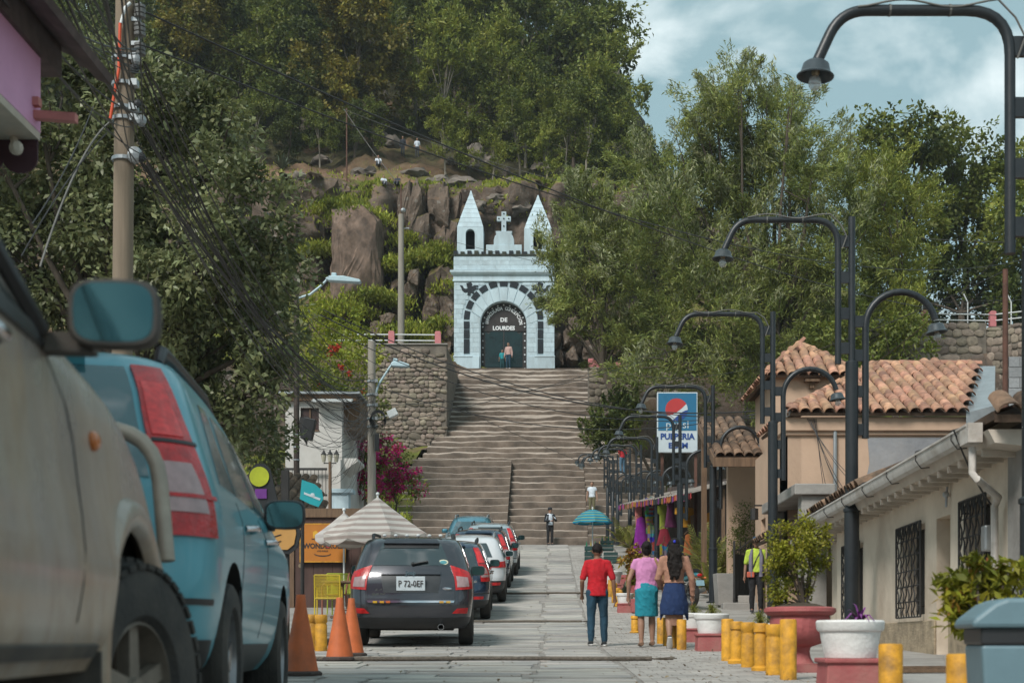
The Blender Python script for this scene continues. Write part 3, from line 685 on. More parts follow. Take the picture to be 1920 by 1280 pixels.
M_polew = pm('weathered_pole', (.20, .155, .11), .85, var=.22, scale=5, stretch=(1, 1, .08), bump=.35, bscale=30)
M_polec = pm('concrete_pole', (.26, .235, .20), .85, var=.15, scale=4, stretch=(1, 1, .2), bump=.2)
M_porc = pm('porcelain_insulator', (.15, .15, .145), .4, var=.2)
pA = pole('utility_pole', 224, 18.0, -420, .135, .115, M_polew, 'thick weathered utility pole hung with cables beside the pink house', lean=.10)
zA = lambda y: CAMZ + (CY - y) / F * 18.0 - (G(18) + .1)
for i, y in enumerate((20, 30, 55, 64, 92, 100)):
    mb = MB(); mb.lathe([(.03, -.05), (.07, -.045), (.075, -.01), (.045, 0), (.07, .01), (.07, .04), (.03, .05)], 12, (.27, -.05, zA(y))); mb.build('insulator', M_porc, pA, smooth=40)
mb = MB(); mb.tube([(.27, -.05, zA(110)), (.27, -.05, zA(8))], .018, 6); mb.box((.18, -.05, zA(40)), (.2, .04, .05)); mb.box((.18, -.05, zA(85)), (.2, .04, .05)); mb.build('insulator_rack', M_steel, pA)
for y in (112, 160, 205, 225, 300):
    mb = MB(); mb.lathe([(.145, -.025), (.15, -.02), (.15, .02), (.145, .025)], 18, (.055, 0, zA(y)), cap=False); mb.box((.2, -.06, zA(y)), (.1, .12, .08)); mb.build('clamp', M_steel, pA)
for (x, y, r) in ((.24, 118, .07), (.22, 135, .06), (.26, 200, .05), (.30, 232, .07), (.22, 296, .10), (.30, 300, .06)):
    mb = MB(); mb.ball((x, -.10, zA(y)), (r, r * .8, r * 1.1), 8, 6); mb.build('splice_box', M_black if r < .07 else M_steel, pA)
M_orange = pm('orange_conduit', (.62, .075, .02), .5, var=.1)
mb = MB(); mb.tube([(.06, -.17, zA(55)), (.05, -.17, zA(105)), (.045, -.17, zA(140)), (-.01, -.175, zA(185)), (-.06, -.175, zA(232))], .02, 8); mb.build('orange_conduit', M_orange, pA, smooth=50)
mb = MB(); mb.tube([(.17, -.12, zA(14)), (.12, -.16, zA(25)), (.07, -.17, zA(55))], .02, 8); mb.build('grey_conduit', M_rail, pA, smooth=50)
pB = pole('utility_pole', 697, 45.0, 640, .14, .12, M_polec, 'grey utility pole with tangled cables and a street light by the white house')
zB = lambda y: CAMZ + (CY - y) / F * 45.0 - (G(45) + .1)
M_led = pm('light_grey_luminaire', (.42, .55, .60), .4, var=.05)
def luminaire(root, path, head, L_, rz=0.0):
    mb = MB(); mb.tube(path, .035, 8); a = mb.build('lamp_arm', M_led, root, smooth=50)
    mb = MB(); mb.prism([(0, 0), (.08 * L_, .09), (.5 * L_, .12), (.95 * L_, .05), (L_, 0), (.95 * L_, -.04), (.1 * L_, -.05)], -.14, .14); mb.box((.22 * L_, 0, .16), (.14, .12, .10)); o = mb.build('luminaire', M_led, root, bevel=.02); o.location = head; o.rotation_euler = (0, R(4), 0)
luminaire(pB, [(.1, 0, zB(742)), (.22, 0, zB(720)), (.55, 0, zB(690)), (.62, 0, zB(684))], (.60, 0, zB(684)), .6)
for y in (715, 740, 760, 785, 800):
    mb = MB(); mb.lathe([(.155, -.03), (.155, .03)], 14, (0, 0, zB(y)), cap=False); mb.box((.16, -.12, zB(y)), (.09, .12, .1)); mb.build('clamp', M_steel, pB)
mb = MB()
for k in range(5): mb.lathe([(.2 + .012 * k, -.02), (.22 + .012 * k, 0), (.2 + .012 * k, .02)], 18, (.22, -.14 - .015 * k, zB(782 + 2 * k)), Matrix.Rotation(R(85), 4, 'X'), cap=False)
mb.build('cable_coil', M_wire, pB)
mb = MB(); mb.box((.66, -.05, zB(775)), (.3, .22, .22), Matrix.Rotation(R(-25), 4, 'Y')); mb.tube([(.1, 0, zB(785)), (.6, -.05, zB(778))], .02, 6); mb.build('floodlight', M_rail, pB, bevel=.02)
mb = MB(); mb.box((.18, -.15, zB(830)), (.14, .14, .55)); mb.build('junction_box', M_black, pB, bevel=.02)
pC = pole('utility_pole', 556, 42.0, 520, .09, .08, pm('rusty_black_pole', (.045, .032, .026), .7, var=.4, scale=6), 'dark rusty pole with hanging cable loops beside the white house')
zC = lambda y: CAMZ + (CY - y) / F * 42.0 - (G(42) + .1)
luminaire(pC, [(0, 0, zC(560)), (.4, 0, zC(552)), (.75, 0, zC(534)), (.9, 0, zC(524))], (.86, 0, zC(524)), 1.05)
mb = MB()
for k in range(16):
    x = .12 + .018 * k; top = zC(782 + k % 4); bot = zC(815 + (k * 37 % 12) * 2); mb.tube([(x, -.08, top), (x - .015, -.1, (top + bot) / 2), (x + .005, -.08, bot), (x + .03, -.07, (top + bot) / 2), (x + .035, -.08, top)], .012, 5)
mb.build('cable_loops', M_wire, pC)
mb = MB(); mb.box((.36, -.05, zC(805)), (.34, .3, .62), Matrix.Rotation(R(12), 4, 'Y')); mb.build('cable_box', M_black, pC, bevel=.02)
for y in (815, 838, 862): 
    mb = MB(); mb.lathe([(.1, -.02), (.1, .02)], 12, (0, 0, zC(y)), cap=False); mb.build('clamp', M_steel, pC)
pD = pole('utility_pole', 752, 79.0, 402, .19, .15, M_polec, 'pale utility pole standing behind the pink railing', z0=16.5)
zD = lambda y: CAMZ + (CY - y) / F * 79.0 - 16.5
mb = MB(); mb.tube([(0, 0, zD(402)), (0, 0, zD(345))], .035, 6); mb.build('steel_tip', pm('rusty_steel', (.10, .045, .03), .8, var=.3), pD)
mb = MB(); mb.ball((.12, -.05, zD(395)), .14, 8, 6); mb.box((.2, 0, zD(428)), (.5, .06, .06)); mb.build('hardware', M_steel, pD)
pE = pole('steel_mast', 645, 97.5, 190, .055, .05, pm('rusty_steel', (.10, .045, .03), .8), 'thin rusty steel mast standing on the cliff top', z0=drop((645 - CX) / F * 98.8, 98.8) - .2); pE.location.y = 98.8
pF = pole('steel_mast', 1885, 24.0, 505, .05, .045, pm('rusty_steel', (.10, .045, .03), .8), 'thin rusty steel mast above the grey block wall', z0=2.2)
# ================================================================== VEGETATION
def leafmat(name, c, c2, scale=.5, island=.28, hue=.02, rough=.55, trans=.34, spec=.35): return pm(name, c, rough, var=.25, scale=scale, c2=c2, island=island, hue=hue, trans=trans, spec=spec, det=3)
LM_left = leafmat('leaf_greyish_green', (.115, .138, .052), (.265, .285, .135), .6, .34, rough=.42, spec=.5)
LM_dark = leafmat('leaf_dark_green', (0.048, 0.071, 0.018), (0.127, 0.152, 0.030), .35)
LM_mid = leafmat('leaf_mid_green', (0.083, 0.112, 0.021), (0.210, 0.237, 0.043), .35)
LM_lite = leafmat('leaf_light_green', (0.146, 0.187, 0.035), (0.357, 0.381, 0.072), .35)
LM_gold = leafmat('leaf_golden_green', (0.094, 0.095, 0.018), (0.261, 0.218, 0.032), .35)
LM_gre = leafmat('leaf_feathery_green', (0.122, 0.156, 0.037), (0.344, 0.381, 0.106), .3, .34)
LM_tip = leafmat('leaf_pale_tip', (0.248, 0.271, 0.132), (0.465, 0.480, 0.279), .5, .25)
LM_lime = leafmat('leaf_lime', (0.186, 0.232, 0.019), (0.372, 0.403, 0.046), .5, .25)
LM_shrub = leafmat('leaf_yellow_green', (0.116, 0.136, 0.016), (0.403, 0.380, 0.034), 1.6, .3)
LM_boug = leafmat('magenta_bracts', (.42, .012, .11), (.62, .03, .22), .8, .3, .03)
LM_red = leafmat('red_flowers', (.55, .02, .03), (.6, .08, .03), .8, .3)
LM_crot = leafmat('croton_leaf', (.30, .10, .02), (.40, .30, .05), 2.2, .35, .04)
LM_palm = leafmat('palm_leaf', (.13, .15, .03), (.36, .34, .08), 1.0, .3)
LM_blue = leafmat('agave_leaf', (.09, .12, .08), (.17, .20, .13), 1.0, .2)
M_bark = pm('bark', (.085, .066, .05), .95, var=.35, scale=6, stretch=(1, 1, .25), bump=.6, bscale=14)
M_barkp = pm('pale_bark', (.20, .175, .14), .95, var=.3, scale=6, stretch=(1, 1, .25), bump=.5, bscale=14)
def leaf_arrays(pos, axis, nrm, ln, wd):
    side = np.cross(axis, nrm); side /= (np.linalg.norm(side, axis=1, keepdims=True) + 1e-9)
    up = np.cross(side, axis)
    L_ = ln[:, None]; Wd = wd[:, None]
    b = pos - axis * L_ * .5; t = pos + axis * L_ * .5 - up * L_ * .12
    l = pos + side * Wd * .5 + up * L_ * .05 - axis * L_ * .06; r = pos - side * Wd * .5 + up * L_ * .05 - axis * L_ * .06
    V = np.stack([b, l, t, r], 1).reshape(-1, 3); Q = np.arange(len(V)).reshape(-1, 4); return V, Q
def sph(n, g):
    v = g.normal(size=(n, 3)); return v / np.linalg.norm(v, axis=1, keepdims=True)
def crown(name, blobs, sub_r, per, ll, lw, mat, seed=1, mode='leaf', fill=.8, up=.25, tip=None, flat=1.0):
    """blobs: (x,y,z,R). Many small clumps over every lobe, each a puff of single leaves."""
    g = np.random.default_rng(seed); P = []; A = []; N_ = []; Tp = []
    for (x, y, z, Rr) in blobs:
        m = max(4, int(4 * Rr * Rr / (sub_r * sub_r) * fill)); dirs = sph(m, g)
        rad = Rr * (1 - .55 * g.random(m) ** 2.0) * (1 + .12 * g.normal(size=m))
        C = np.array([x, y, z]) + dirs * rad[:, None] * np.array([1, 1, flat])
        sr = sub_r * g.uniform(.6, 1.35, m)
        for c, dv, s in zip(C, dirs, sr):
            k = int(per * g.uniform(.6, 1.3))
            if mode == 'leaf':
                dd = sph(k, g); p = c + dd * (s * g.random(k)[:, None] ** .45)
                ax = dd * .6 + dv * .5 + g.normal(size=(k, 3)) * .5 + np.array([0, 0, -.15]); nr = np.array([0, 0, 1.0]) * .8 + dv * .5 + g.normal(size=(k, 3)) * .55
            else:
                axd = dv * .75 + np.array([0, 0, .55]) + g.normal(size=3) * .28; axd /= np.linalg.norm(axd)
                t = g.random(k); spread = s * .42 * (1 - t * .75)
                p = c + axd * ((t - .35) * 2.2 * s)[:, None] + g.normal(size=(k, 3)) * spread[:, None]
                ax = axd * 1.0 + g.normal(size=(k, 3)) * .55; nr = np.array([0, 0, 1.0]) + g.normal(size=(k, 3)) * .7
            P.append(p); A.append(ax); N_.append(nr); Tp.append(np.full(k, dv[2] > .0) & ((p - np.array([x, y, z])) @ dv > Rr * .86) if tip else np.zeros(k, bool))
    P = np.concatenate(P); A = np.concatenate(A); N_ = np.concatenate(N_); Tp = np.concatenate(Tp)
    A /= np.linalg.norm(A, axis=1, keepdims=True); n = len(P)
    V, Q = leaf_arrays(P, A, N_, ll * g.uniform(.6, 1.35, n), lw * g.uniform(.7, 1.3, n))
    me = npmesh(name, V, Q, mat)
    if tip:
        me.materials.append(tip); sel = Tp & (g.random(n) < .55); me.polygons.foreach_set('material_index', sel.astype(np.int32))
    return me
def trunk_mb(base_r, pts, limbs, top_r=.05):
    mb = MB(); k = len(pts); mb.tube(pts, [base_r + (top_r - base_r) * (i / (k - 1)) ** .8 for i in range(k)], 10)
    for path, r in limbs:
        n = len(path); mb.tube(path, [r * (1 - .75 * i / (n - 1)) for i in range(n)], 7)
    return mb
def branches(blobs, fork, base_r, rr, twigs=2):
    out = []
    for (x, y, z, Rr) in blobs:
        a = Vector(fork); b = Vector((x, y, z)); m = (a + b) / 2 + Vector((rr.uniform(-.3, .3), rr.uniform(-.3, .3), rr.uniform(.1, .5))) * (b - a).length * .25
        q1 = a.lerp(m, .5) + Vector((0, 0, .05)); out.append(([a, q1, m, m.lerp(b, .55), b], base_r * min(1, .35 + Rr * .12)))
        for _ in range(twigs):
            t = b + Vector((rr.uniform(-1, 1), rr.uniform(-1, 1), rr.uniform(-.5, 1))) * Rr * .8; out.append(([m.lerp(b, .5), m.lerp(t, .7), t], base_r * .22))
    return out
def tree(name, base, blobs_w, label, cat, group, mat, sub_r, per, ll, lw, trunk_r=.25, fork_h=.4, mode='leaf', tip=None, seed=1, bark=None, fill=.8, flat=1.0, lean=(0, 0)):
    """blobs_w in world coordinates"""
    base = Vector(base); o = empty(name, base, 0, label, cat, group); rr = random.Random(seed)
    bl = [(x - base.x, y - base.y, z - base.z, Rr) for x, y, z, Rr in blobs_w]
    zt = min(b[2] for b in bl); cx = sum(b[0] for b in bl) / len(bl); cy = sum(b[1] for b in bl) / len(bl); hz = max(b[2] for b in bl)
    fork = Vector((cx * .5 + lean[0], cy * .5 + lean[1], hz * fork_h))
    pts = [Vector((0, 0, -.4)), Vector((fork.x * .25 + rr.uniform(-.1, .1), fork.y * .25, fork.z * .35)), Vector((fork.x * .6, fork.y * .6 + rr.uniform(-.1, .1), fork.z * .7)), fork]
    trunk_mb(trunk_r, pts, branches(bl, fork, trunk_r * .55, rr), trunk_r * .6).build('trunk', bark or M_bark, o, smooth=60)
    inst('crown', crown('crown', bl, sub_r, per, ll, lw, mat, seed, mode, fill, tip=tip, flat=flat), o)
    return o
def PB(lst, d, dj=1.5, seed=1):
    rr = random.Random(seed); out = []
    for (px, py, rpx) in lst:
        dd = d + rr.uniform(-dj, dj); p = Wp(px, py, dd); out.append((p.x, p.y, p.z, rpx / F * dd))
    return out
# --- big broadleaf tree on the left
bl = PB([(70, 190, 90), (150, 150, 85), (235, 190, 95), (330, 220, 90), (385, 270, 85), (430, 360, 90), (480, 450, 95), (498, 540, 85), (515, 640, 75), (505, 740, 64), (480, 830, 60), (430, 800, 80),
         (60, 330, 110), (170, 330, 120), (290, 380, 120), (390, 500, 120), (430, 620, 115), (380, 730, 100), (60, 480, 110), (150, 500, 115), (40, 620, 95), (300, 560, 90), (320, 660, 90), (-60, 400, 120), (200, 420, 100), (-40, 220, 90)], 33.0, 1.6, 3)
tree('broadleaf_tree', (-10.2, 34.0, G(34) + .1), bl, 'large grey-green broadleaf tree behind the utility pole and the teal car', 'tree', None, LM_left, .48, 100, .175, .092, .42, .35, seed=2, fill=.95)
# --- feathery trees on the right of the stairs
tree('feathery_tree', (13.0, 70.5, drop(13, 70.5)), PB([(1375, 215, 80), (1330, 265, 85), (1285, 330, 90), (1245, 300, 60), (1430, 225, 80), (1480, 260, 85), (1525, 310, 80), (1560, 380, 85), (1400, 330, 110), (1470, 380, 110), (1330, 430, 105), (1250, 430, 85), (1220, 520, 85), (1300, 540, 100), (1400, 500, 110), (1500, 500, 100), (1590, 470, 75), (1450, 600, 100), (1340, 630, 100), (1240, 610, 80), (1540, 590, 75), (1410, 690, 80), (1300, 700, 75), (1205, 690, 55), (1340, 170, 40), (1390, 160, 35), (1480, 200, 40)], 70, 2.2, 5),
     'tall feathery tree with pale branch tips behind the lamp posts', 'tree', 'trees beside the stairs', LM_gre, .80, 190, .30, .058, .45, .35, mode='plume', tip=LM_tip, seed=5, fill=.92)
tree('feathery_tree', (4.6, 74.0, drop(4.6, 74)), PB([(1095, 400, 48), (1075, 450, 55), (1120, 470, 60), (1050, 490, 40), (1155, 450, 50), (1110, 540, 60), (1060, 560, 40), (1035, 575, 26), (1020, 560, 16), (1130, 600, 50), (1165, 540, 55), (1170, 620, 45), (1090, 365, 30), (1150, 660, 36), (1135, 400, 40)], 74, 1.5, 8),
     'feathery tree leaning over the right corner of the blue chapel', 'tree', 'trees beside the stairs', LM_gre, .60, 160, .28, .054, .30, .45, mode='plume', tip=LM_tip, seed=9, fill=.95, lean=(-.6, 0))
tree('feathery_tree', (18.8, 73, drop(18.8, 73)), PB([(1640, 330, 65), (1680, 400, 70), (1640, 450, 70), (1690, 480, 60), (1660, 540, 65), (1620, 560, 55), (1690, 600, 55), (1640, 640, 60), (1600, 640, 50)], 72, 1.5, 11),
     'yellowish feathery tree between the tall feathery tree and the wire fence', 'tree', 'trees beside the stairs', LM_lite, .75, 160, .30, .06, .32, .4, mode='plume', tip=LM_lite, seed=12, fill=.95)
tree('bushy_tree', (6.0, 70.0, drop(6.0, 70.0)), PB([(1140, 775, 34), (1165, 790, 32), (1115, 790, 24), (1110, 815, 22), (1150, 820, 30), (1185, 770, 30), (1165, 750, 22), (1125, 840, 16)], 68.2, .5, 4), 'small dark bushy tree growing over the stairs below the stone wall', 'tree', None, LM_dark, .36, 34, .28, .10, .12, .6, mode='plume', seed=4, fill=1.1)
tree('bushy_tree', (14.6, 56, G(56) + .1), PB([(1560, 640, 45), (1600, 610, 40), (1660, 640, 48), (1700, 620, 42), (1720, 660, 38), (1640, 690, 40), (1590, 690, 40)], 58, 1, 6), 'small dark leafy tree behind the tiled roofs', 'tree', None, LM_mid, .42, 28, .24, .12, .16, .55, seed=6)
# --- trees behind the wire fence
for i, (lst, d, m, lab) in enumerate([
    ([(1625, 270, 55), (1680, 260, 50), (1740, 260, 50), (1700, 330, 65), (1640, 340, 60), (1720, 410, 60), (1650, 430, 60)], 86, LM_mid, 'mid green tree behind the wire fence next to the feathery trees'),
    ([(1780, 265, 50), (1830, 300, 55), (1780, 350, 65), (1850, 370, 55), (1810, 430, 65), (1760, 450, 60), (1870, 440, 50)], 90, LM_mid, 'round mid green tree behind the wire fence above the stone wall'),
    ([(1900, 330, 45), (1940, 290, 50), (1930, 400, 70), (1890, 470, 60), (1960, 480, 70)], 84, LM_lite, 'light green tree at the end of the wire fence'),
    ([(1740, 520, 50), (1800, 520, 55), (1860, 530, 50), (1900, 560, 45), (1700, 560, 45)], 82, LM_dark, 'dark low tree close behind the wire fence posts')]):
    p = PB(lst, d, 1.5, 20 + i); cx = sum(b[0] for b in p) / len(p)
    tree('leafy_tree', (cx, d, drop(cx, d)), p, lab, 'tree', 'trees behind the wire fence', m, .62, 36, .34, .2, .3, .45, seed=30 + i, fill=1.0)
for i, (lst, d, lab) in enumerate([([(1620, 590, 34), (1670, 600, 34), (1720, 590, 32)], 83, 'dark hedge bush behind the fence next to the feathery trees'), ([(1770, 585, 34), (1815, 590, 34), (1855, 580, 32)], 84, 'dark hedge bush behind the middle of the wire fence'), ([(1890, 590, 30), (1925, 580, 36), (1960, 590, 34)], 83, 'dark hedge bush at the end of the wire fence')]):
    p = PB(lst, d, .8, 90 + i); cx = sum(b[0] for b in p) / len(p)
    tree('hedge_bush', (cx, d, drop(cx, d)), p, lab, 'bush', 'bushes behind the wire fence', LM_dark, .5, 34, .3, .18, .12, .4, seed=95 + i, fill=1.1)
# --- lime shrub and bougainvillea left of the stairs
tree('lime_shrub', (-8.6, 66, drop(-8.6, 66)), PB([(640, 600, 45), (600, 640, 50), (660, 650, 45), (690, 670, 30), (620, 700, 50), (670, 720, 40), (580, 600, 40)], 66, 1, 2), 'lime green shrub in front of the tall stone wall', 'shrub', None, LM_lime, .38, 30, .20, .09, .15, .4, seed=41, mode='plume')
tree('flowering_shrub', (-9.6, 63.5, drop(-9.6, 63.5) ), PB([(610, 740, 45), (655, 770, 45), (590, 700, 40), (690, 750, 35), (640, 820, 40)], 63, 1, 3), 'dark green shrub dotted with red flowers above the white house', 'shrub', None, LM_mid, .36, 30, .20, .11, .12, .4, seed=42)
for n_, (lst, lab, dd) in enumerate([([(665, 815, 30), (690, 855, 36), (652, 885, 30), (718, 838, 24), (690, 905, 28), (648, 840, 26), (672, 780, 20), (708, 880, 22)], 'magenta bougainvillea beside the grey utility pole', 56.5), ([(735, 880, 26), (762, 905, 20), (730, 912, 24), (788, 918, 12), (745, 848, 20), (772, 880, 14), (712, 905, 18)], 'magenta bougainvillea spilling over the lower stairs', 58.5)]):
    p = PB(lst, dd, .6, 60 + n_); cx = p[0][0]
    o = tree('bougainvillea', (cx, dd + .5, drop(cx, dd + 1) if dd > 58 else G(dd) + .1), p, lab, 'bougainvillea', 'bougainvillea bushes left of the stairs', LM_boug, .20, 14, .13, .10, .06, .5, seed=50 + n_, fill=.7)
    b = o.location; inst('foliage', crown('foliage', [(x - b.x, y + .35 - b.y, z - b.z, r * 1.12) for x, y, z, r in p], .28, 16, .16, .09, LM_mid, 70 + n_), o)
p = PB([(628, 655, 6), (622, 660, 7), (634, 650, 5), (680, 735, 4), (600, 720, 4), (655, 700, 4), (640, 690, 4)], 64.5, .2, 9)
fl = bpy.data.objects['flowering_shrub']; b = fl.location; inst('flowers', crown('flowers', [(x - b.x, y - b.y, z - b.z, r) for x, y, z, r in p], .12, 10, .12, .1, LM_red, 80), fl)['kind'] = 'stuff'
# --- forest on the hill
protos = []
def forest_proto(seed, mat, H, Rc, nb, flat, ll, lw, mode, bark, per=26, sub=.62, lim=.26):
    rr = random.Random(seed); bl = []
    for k in range(nb):
        a = rr.uniform(0, 2 * math.pi); t = rr.random() ** .6; h = rr.uniform(lim if k % 3 else lim * .45, 1.0)
        w = Rc * (1 - .65 * max(0, (h - lim) / (1 - lim)) ** 1.6); bl.append((w * t * math.cos(a), w * t * math.sin(a), H * h, rr.uniform(.85, 1.6) * Rc / 4.2))
    fork = Vector((rr.uniform(-.4, .4), rr.uniform(-.4, .4), H * .36))
    tm = trunk_mb(.20, [Vector((0, 0, -.8)), Vector((.1, 0, H * .2)), fork, fork + Vector((.2, .1, H * .25))], branches(bl[:9], fork, .11, rr, 1), .07).mesh('trunk', bark, 60)
    cm = crown('crown', bl, sub, per, ll, lw, mat, seed, mode, .8, flat=flat)
    return tm, cm
FP = {'dark': [forest_proto(101, LM_dark, 12, 4.2, 26, .85, .38, .24, 'leaf', M_bark), forest_proto(102, LM_dark, 10, 3.6, 18, .8, .36, .22, 'leaf', M_bark)],
      'mid': [forest_proto(103, LM_mid, 12, 4.0, 22, .8, .36, .22, 'leaf', M_barkp), forest_proto(104, LM_mid, 9, 3.4, 16, .8, .36, .22, 'leaf', M_bark)],
      'lite': [forest_proto(105, LM_lite, 11, 3.6, 20, .8, .42, .14, 'plume', M_barkp, 34), forest_proto(106, LM_lite, 8, 3.2, 16, .8, .40, .14, 'plume', M_barkp, 34)],
      'gold': [forest_proto(107, LM_gold, 13, 5.2, 30, .9, .34, .22, 'leaf', M_bark, 32)]}
FLAB = {'dark': 'dark green tree in the wood on the hilltop', 'mid': 'mid green tree in the wood on the hilltop', 'lite': 'light green feathery tree in the wood on the hilltop', 'gold': 'broad golden green tree at the edge of the hilltop wood'}
def forest_tree(kind, x, d, sc, seed):
    rr = random.Random(seed); tm, cm = rr.choice(FP[kind]); g = drop(x, d)
    o = empty('hill_tree', (x, d, g), rr.uniform(0, 6.28), FLAB[kind], 'tree', 'trees of the hilltop wood (%s)' % kind, sc)
    inst('trunk', tm, o); inst('crown', cm, o)
rr = random.Random(77)
forest_tree('gold', -16.6, 121, 1.12, 1)
forest_tree('gold', -31, 123, 1.0, 2)
for (px, d, k, s) in [(830, 121, 'lite', 1.05), (900, 122, 'mid', .8), (935, 124, 'lite', .95), (985, 121, 'mid', .82), (1030, 120, 'lite', .78), (1075, 119, 'mid', .85), (1120, 119, 'lite', .8), (1150, 120, 'mid', .8), (1010, 128, 'dark', 1.15), (1085, 128, 'mid', 1.2), (1150, 127, 'lite', 1.15), (1150, 131, 'mid', 1.15), (880, 130, 'lite', 1.15), (780, 127, 'mid', 1.0), (560, 120, 'dark', .85), (520, 123, 'mid', 1.0), (450, 122, 'mid', 1.0), (400, 127, 'dark', 1.1), (340, 122, 'mid', .9), (260, 121, 'dark', 1.0), (190, 124, 'mid', 1.0), (110, 121, 'dark', 1.0), (30, 124, 'mid', 1.0), (-50, 122, 'dark', 1.0)]:
    forest_tree(k, (px - CX) / F * d, d, s, int(px * 7 + d))
for row, d0 in enumerate((133, 141, 150, 161, 174)):
    x = -62 - row * 4
    while x < 6.0 - .9 * row:
        d = d0 + rr.uniform(-2.5, 2.5); forest_tree(rr.choice(['dark', 'dark', 'mid', 'mid', 'lite']), x, d, rr.uniform(.95, 1.3), int(x * 100 + d)); x += rr.uniform(4.6, 6.6)
for i, (px, d, k, s_) in enumerate([(600, 113, 'mid', .42), (665, 115, 'dark', .5), (700, 116, 'mid', .5), (835, 113, 'lite', .5), (880, 114, 'mid', .55), (925, 113, 'lite', .5), (975, 114, 'mid', .6), (1025, 112, 'lite', .55), (1060, 114, 'mid', .6), (1100, 112, 'mid', .6), (1140, 113, 'lite', .62), (1170, 114, 'mid', .55), (540, 114, 'dark', .5), (480, 113, 'mid', .5)]):
    forest_tree(k, (px - CX) / F * d, d, s_, 900 + i)
# bare grey trees
for i, (px, py, hpx) in enumerate([(838, 285, 170), (1003, 240, 190), (1040, 245, 170)]):
    p = hit(px, py); d = p.y; H = hpx / F * d; r2 = random.Random(i + 5); mb = MB(); pts = [Vector((0, 0, -.5))]; cur = Vector((0, 0, 0))
    for k in range(6): cur = cur + Vector((r2.uniform(-.25, .25), r2.uniform(-.2, .2), H / 6)); pts.append(cur.copy())
    mb.tube(pts, [.16 - .022 * k for k in range(7)], 7)
    for k in range(14):
        a = pts[2 + k % 4]; v = Vector((r2.uniform(-1, 1), r2.uniform(-.6, .6), r2.uniform(.5, 1.3))) * H * .18; mb.tube([a, a + v * .6, a + v + Vector((0, 0, .3))], [.05, .035, .012], 5)
        b = a + v * .6; v2 = Vector((r2.uniform(-1, 1), r2.uniform(-.6, .6), r2.uniform(.2, 1))) * H * .1; mb.tube([b, b + v2], [.025, .008], 4)
    o = empty('bare_tree', p, 0, 'leafless pale grey tree standing in front of the hilltop wood', 'tree', 'bare trees in front of the wood'); mb.build('trunk', M_barkp, o, smooth=60)
# grass tufts on ledges of the hill (uncountable)
def grass_stuff():
    g = np.random.default_rng(3); T = HV[HQ]; c = T.mean(1); a = T[:, 2] - T[:, 0]; b = T[:, 3] - T[:, 1]; n = np.cross(a, b); ar = np.linalg.norm(n, axis=1) / 2; n = n / (np.linalg.norm(n, axis=1, keepdims=True) + 1e-9); n *= np.sign(n[:, 2:3])
    m = (n[:, 2] > .48) & (c[:, 1] > 62) & (c[:, 1] < 113) & (c[:, 0] > -30) & (c[:, 0] < 9) & ~((c[:, 0] > -6.2) & (c[:, 0] < 3) & (c[:, 1] < 92))
    w = ar * m; gn = np.array([fbm(x * .22, y * .3, 2.0) for x, y in c[:, :2]]); top = (c[:, 1] > 96.5) & (c[:, 1] < 102) & (c[:, 0] > -14.5)
    soil = (c[:, 1] > 101) & (c[:, 0] < -5)
    w = w * np.where(c[:, 1] > 104, .5, 1.0) * np.where(top, 7.0, np.where(soil, .25, np.where(gn > -.02, 1.6, .12)))
    k = 80000; idx = g.choice(len(c), k, p=w / w.sum()); u = g.random((k, 2)); p = T[idx, 0] + (T[idx, 1] - T[idx, 0]) * u[:, :1] + (T[idx, 3] - T[idx, 0]) * u[:, 1:]
    ax = n[idx] * .25 + np.array([0, -.25, .9]) + g.normal(size=(k, 3)) * .45; ax /= np.linalg.norm(ax, axis=1, keepdims=True); L_ = g.uniform(.14, .36, k)
    extra = [(645, 393, 95.6, 2.6, 5200), (675, 405, 93.2, 1.7, 3600), (800, 372, 97.0, 2.6, 4200), (850, 375, 97.0, 2.0, 3000), (720, 372, 97.2, 2.2, 3000), (790, 490, 94.2, 2.4, 3600), (700, 560, 92.5, 2.2, 3600), (640, 580, 92.0, 2.0, 3000), (960, 378, 97, 2.4, 2600), (560, 365, 97.0, 2.6, 3000), (600, 470, 94.6, 1.6, 1800), (760, 450, 94.0, .9, 900), (820, 470, 94.0, 1.2, 1200), (735, 500, 93.6, 1.5, 1800), (830, 610, 92, 1.3, 1500), (760, 620, 91, 1.8, 2000), (900, 372, 96.8, 1.8, 1800), (845, 540, 93, 1.2, 1200)]
    for (px_, py_, d_, r_, m_) in extra:
        c_ = np.array(Wp(px_, py_, d_)); q_ = g.normal(size=(m_, 3)) * np.array([r_ * .5, r_ * .35, .22]) ; q_[:, 2] -= .22 * np.abs(q_[:, 0]) ** 1.5 * .5 ; p = np.concatenate([p, c_ + q_])
        a_ = np.array([0, -.4, .9]) + g.normal(size=(m_, 3)) * .45; ax = np.concatenate([ax, a_ / np.linalg.norm(a_, axis=1, keepdims=True)]); L_ = np.concatenate([L_, g.uniform(.16, .4, m_)])
    k = len(p)
    V, Q = leaf_arrays(p + ax * L_[:, None] * .4, ax, g.normal(size=(k, 3)), L_, L_ * .38)
    o = bpy.data.objects.new('grass', npmesh('grass', V, Q, leafmat('hill_grass', (.19, .23, .03), (.42, .45, .07), .25, .25))); link(o); tag(o, 'bright grass tufts growing on the cliff ledges', 'grass', kind='stuff')
grass_stuff()
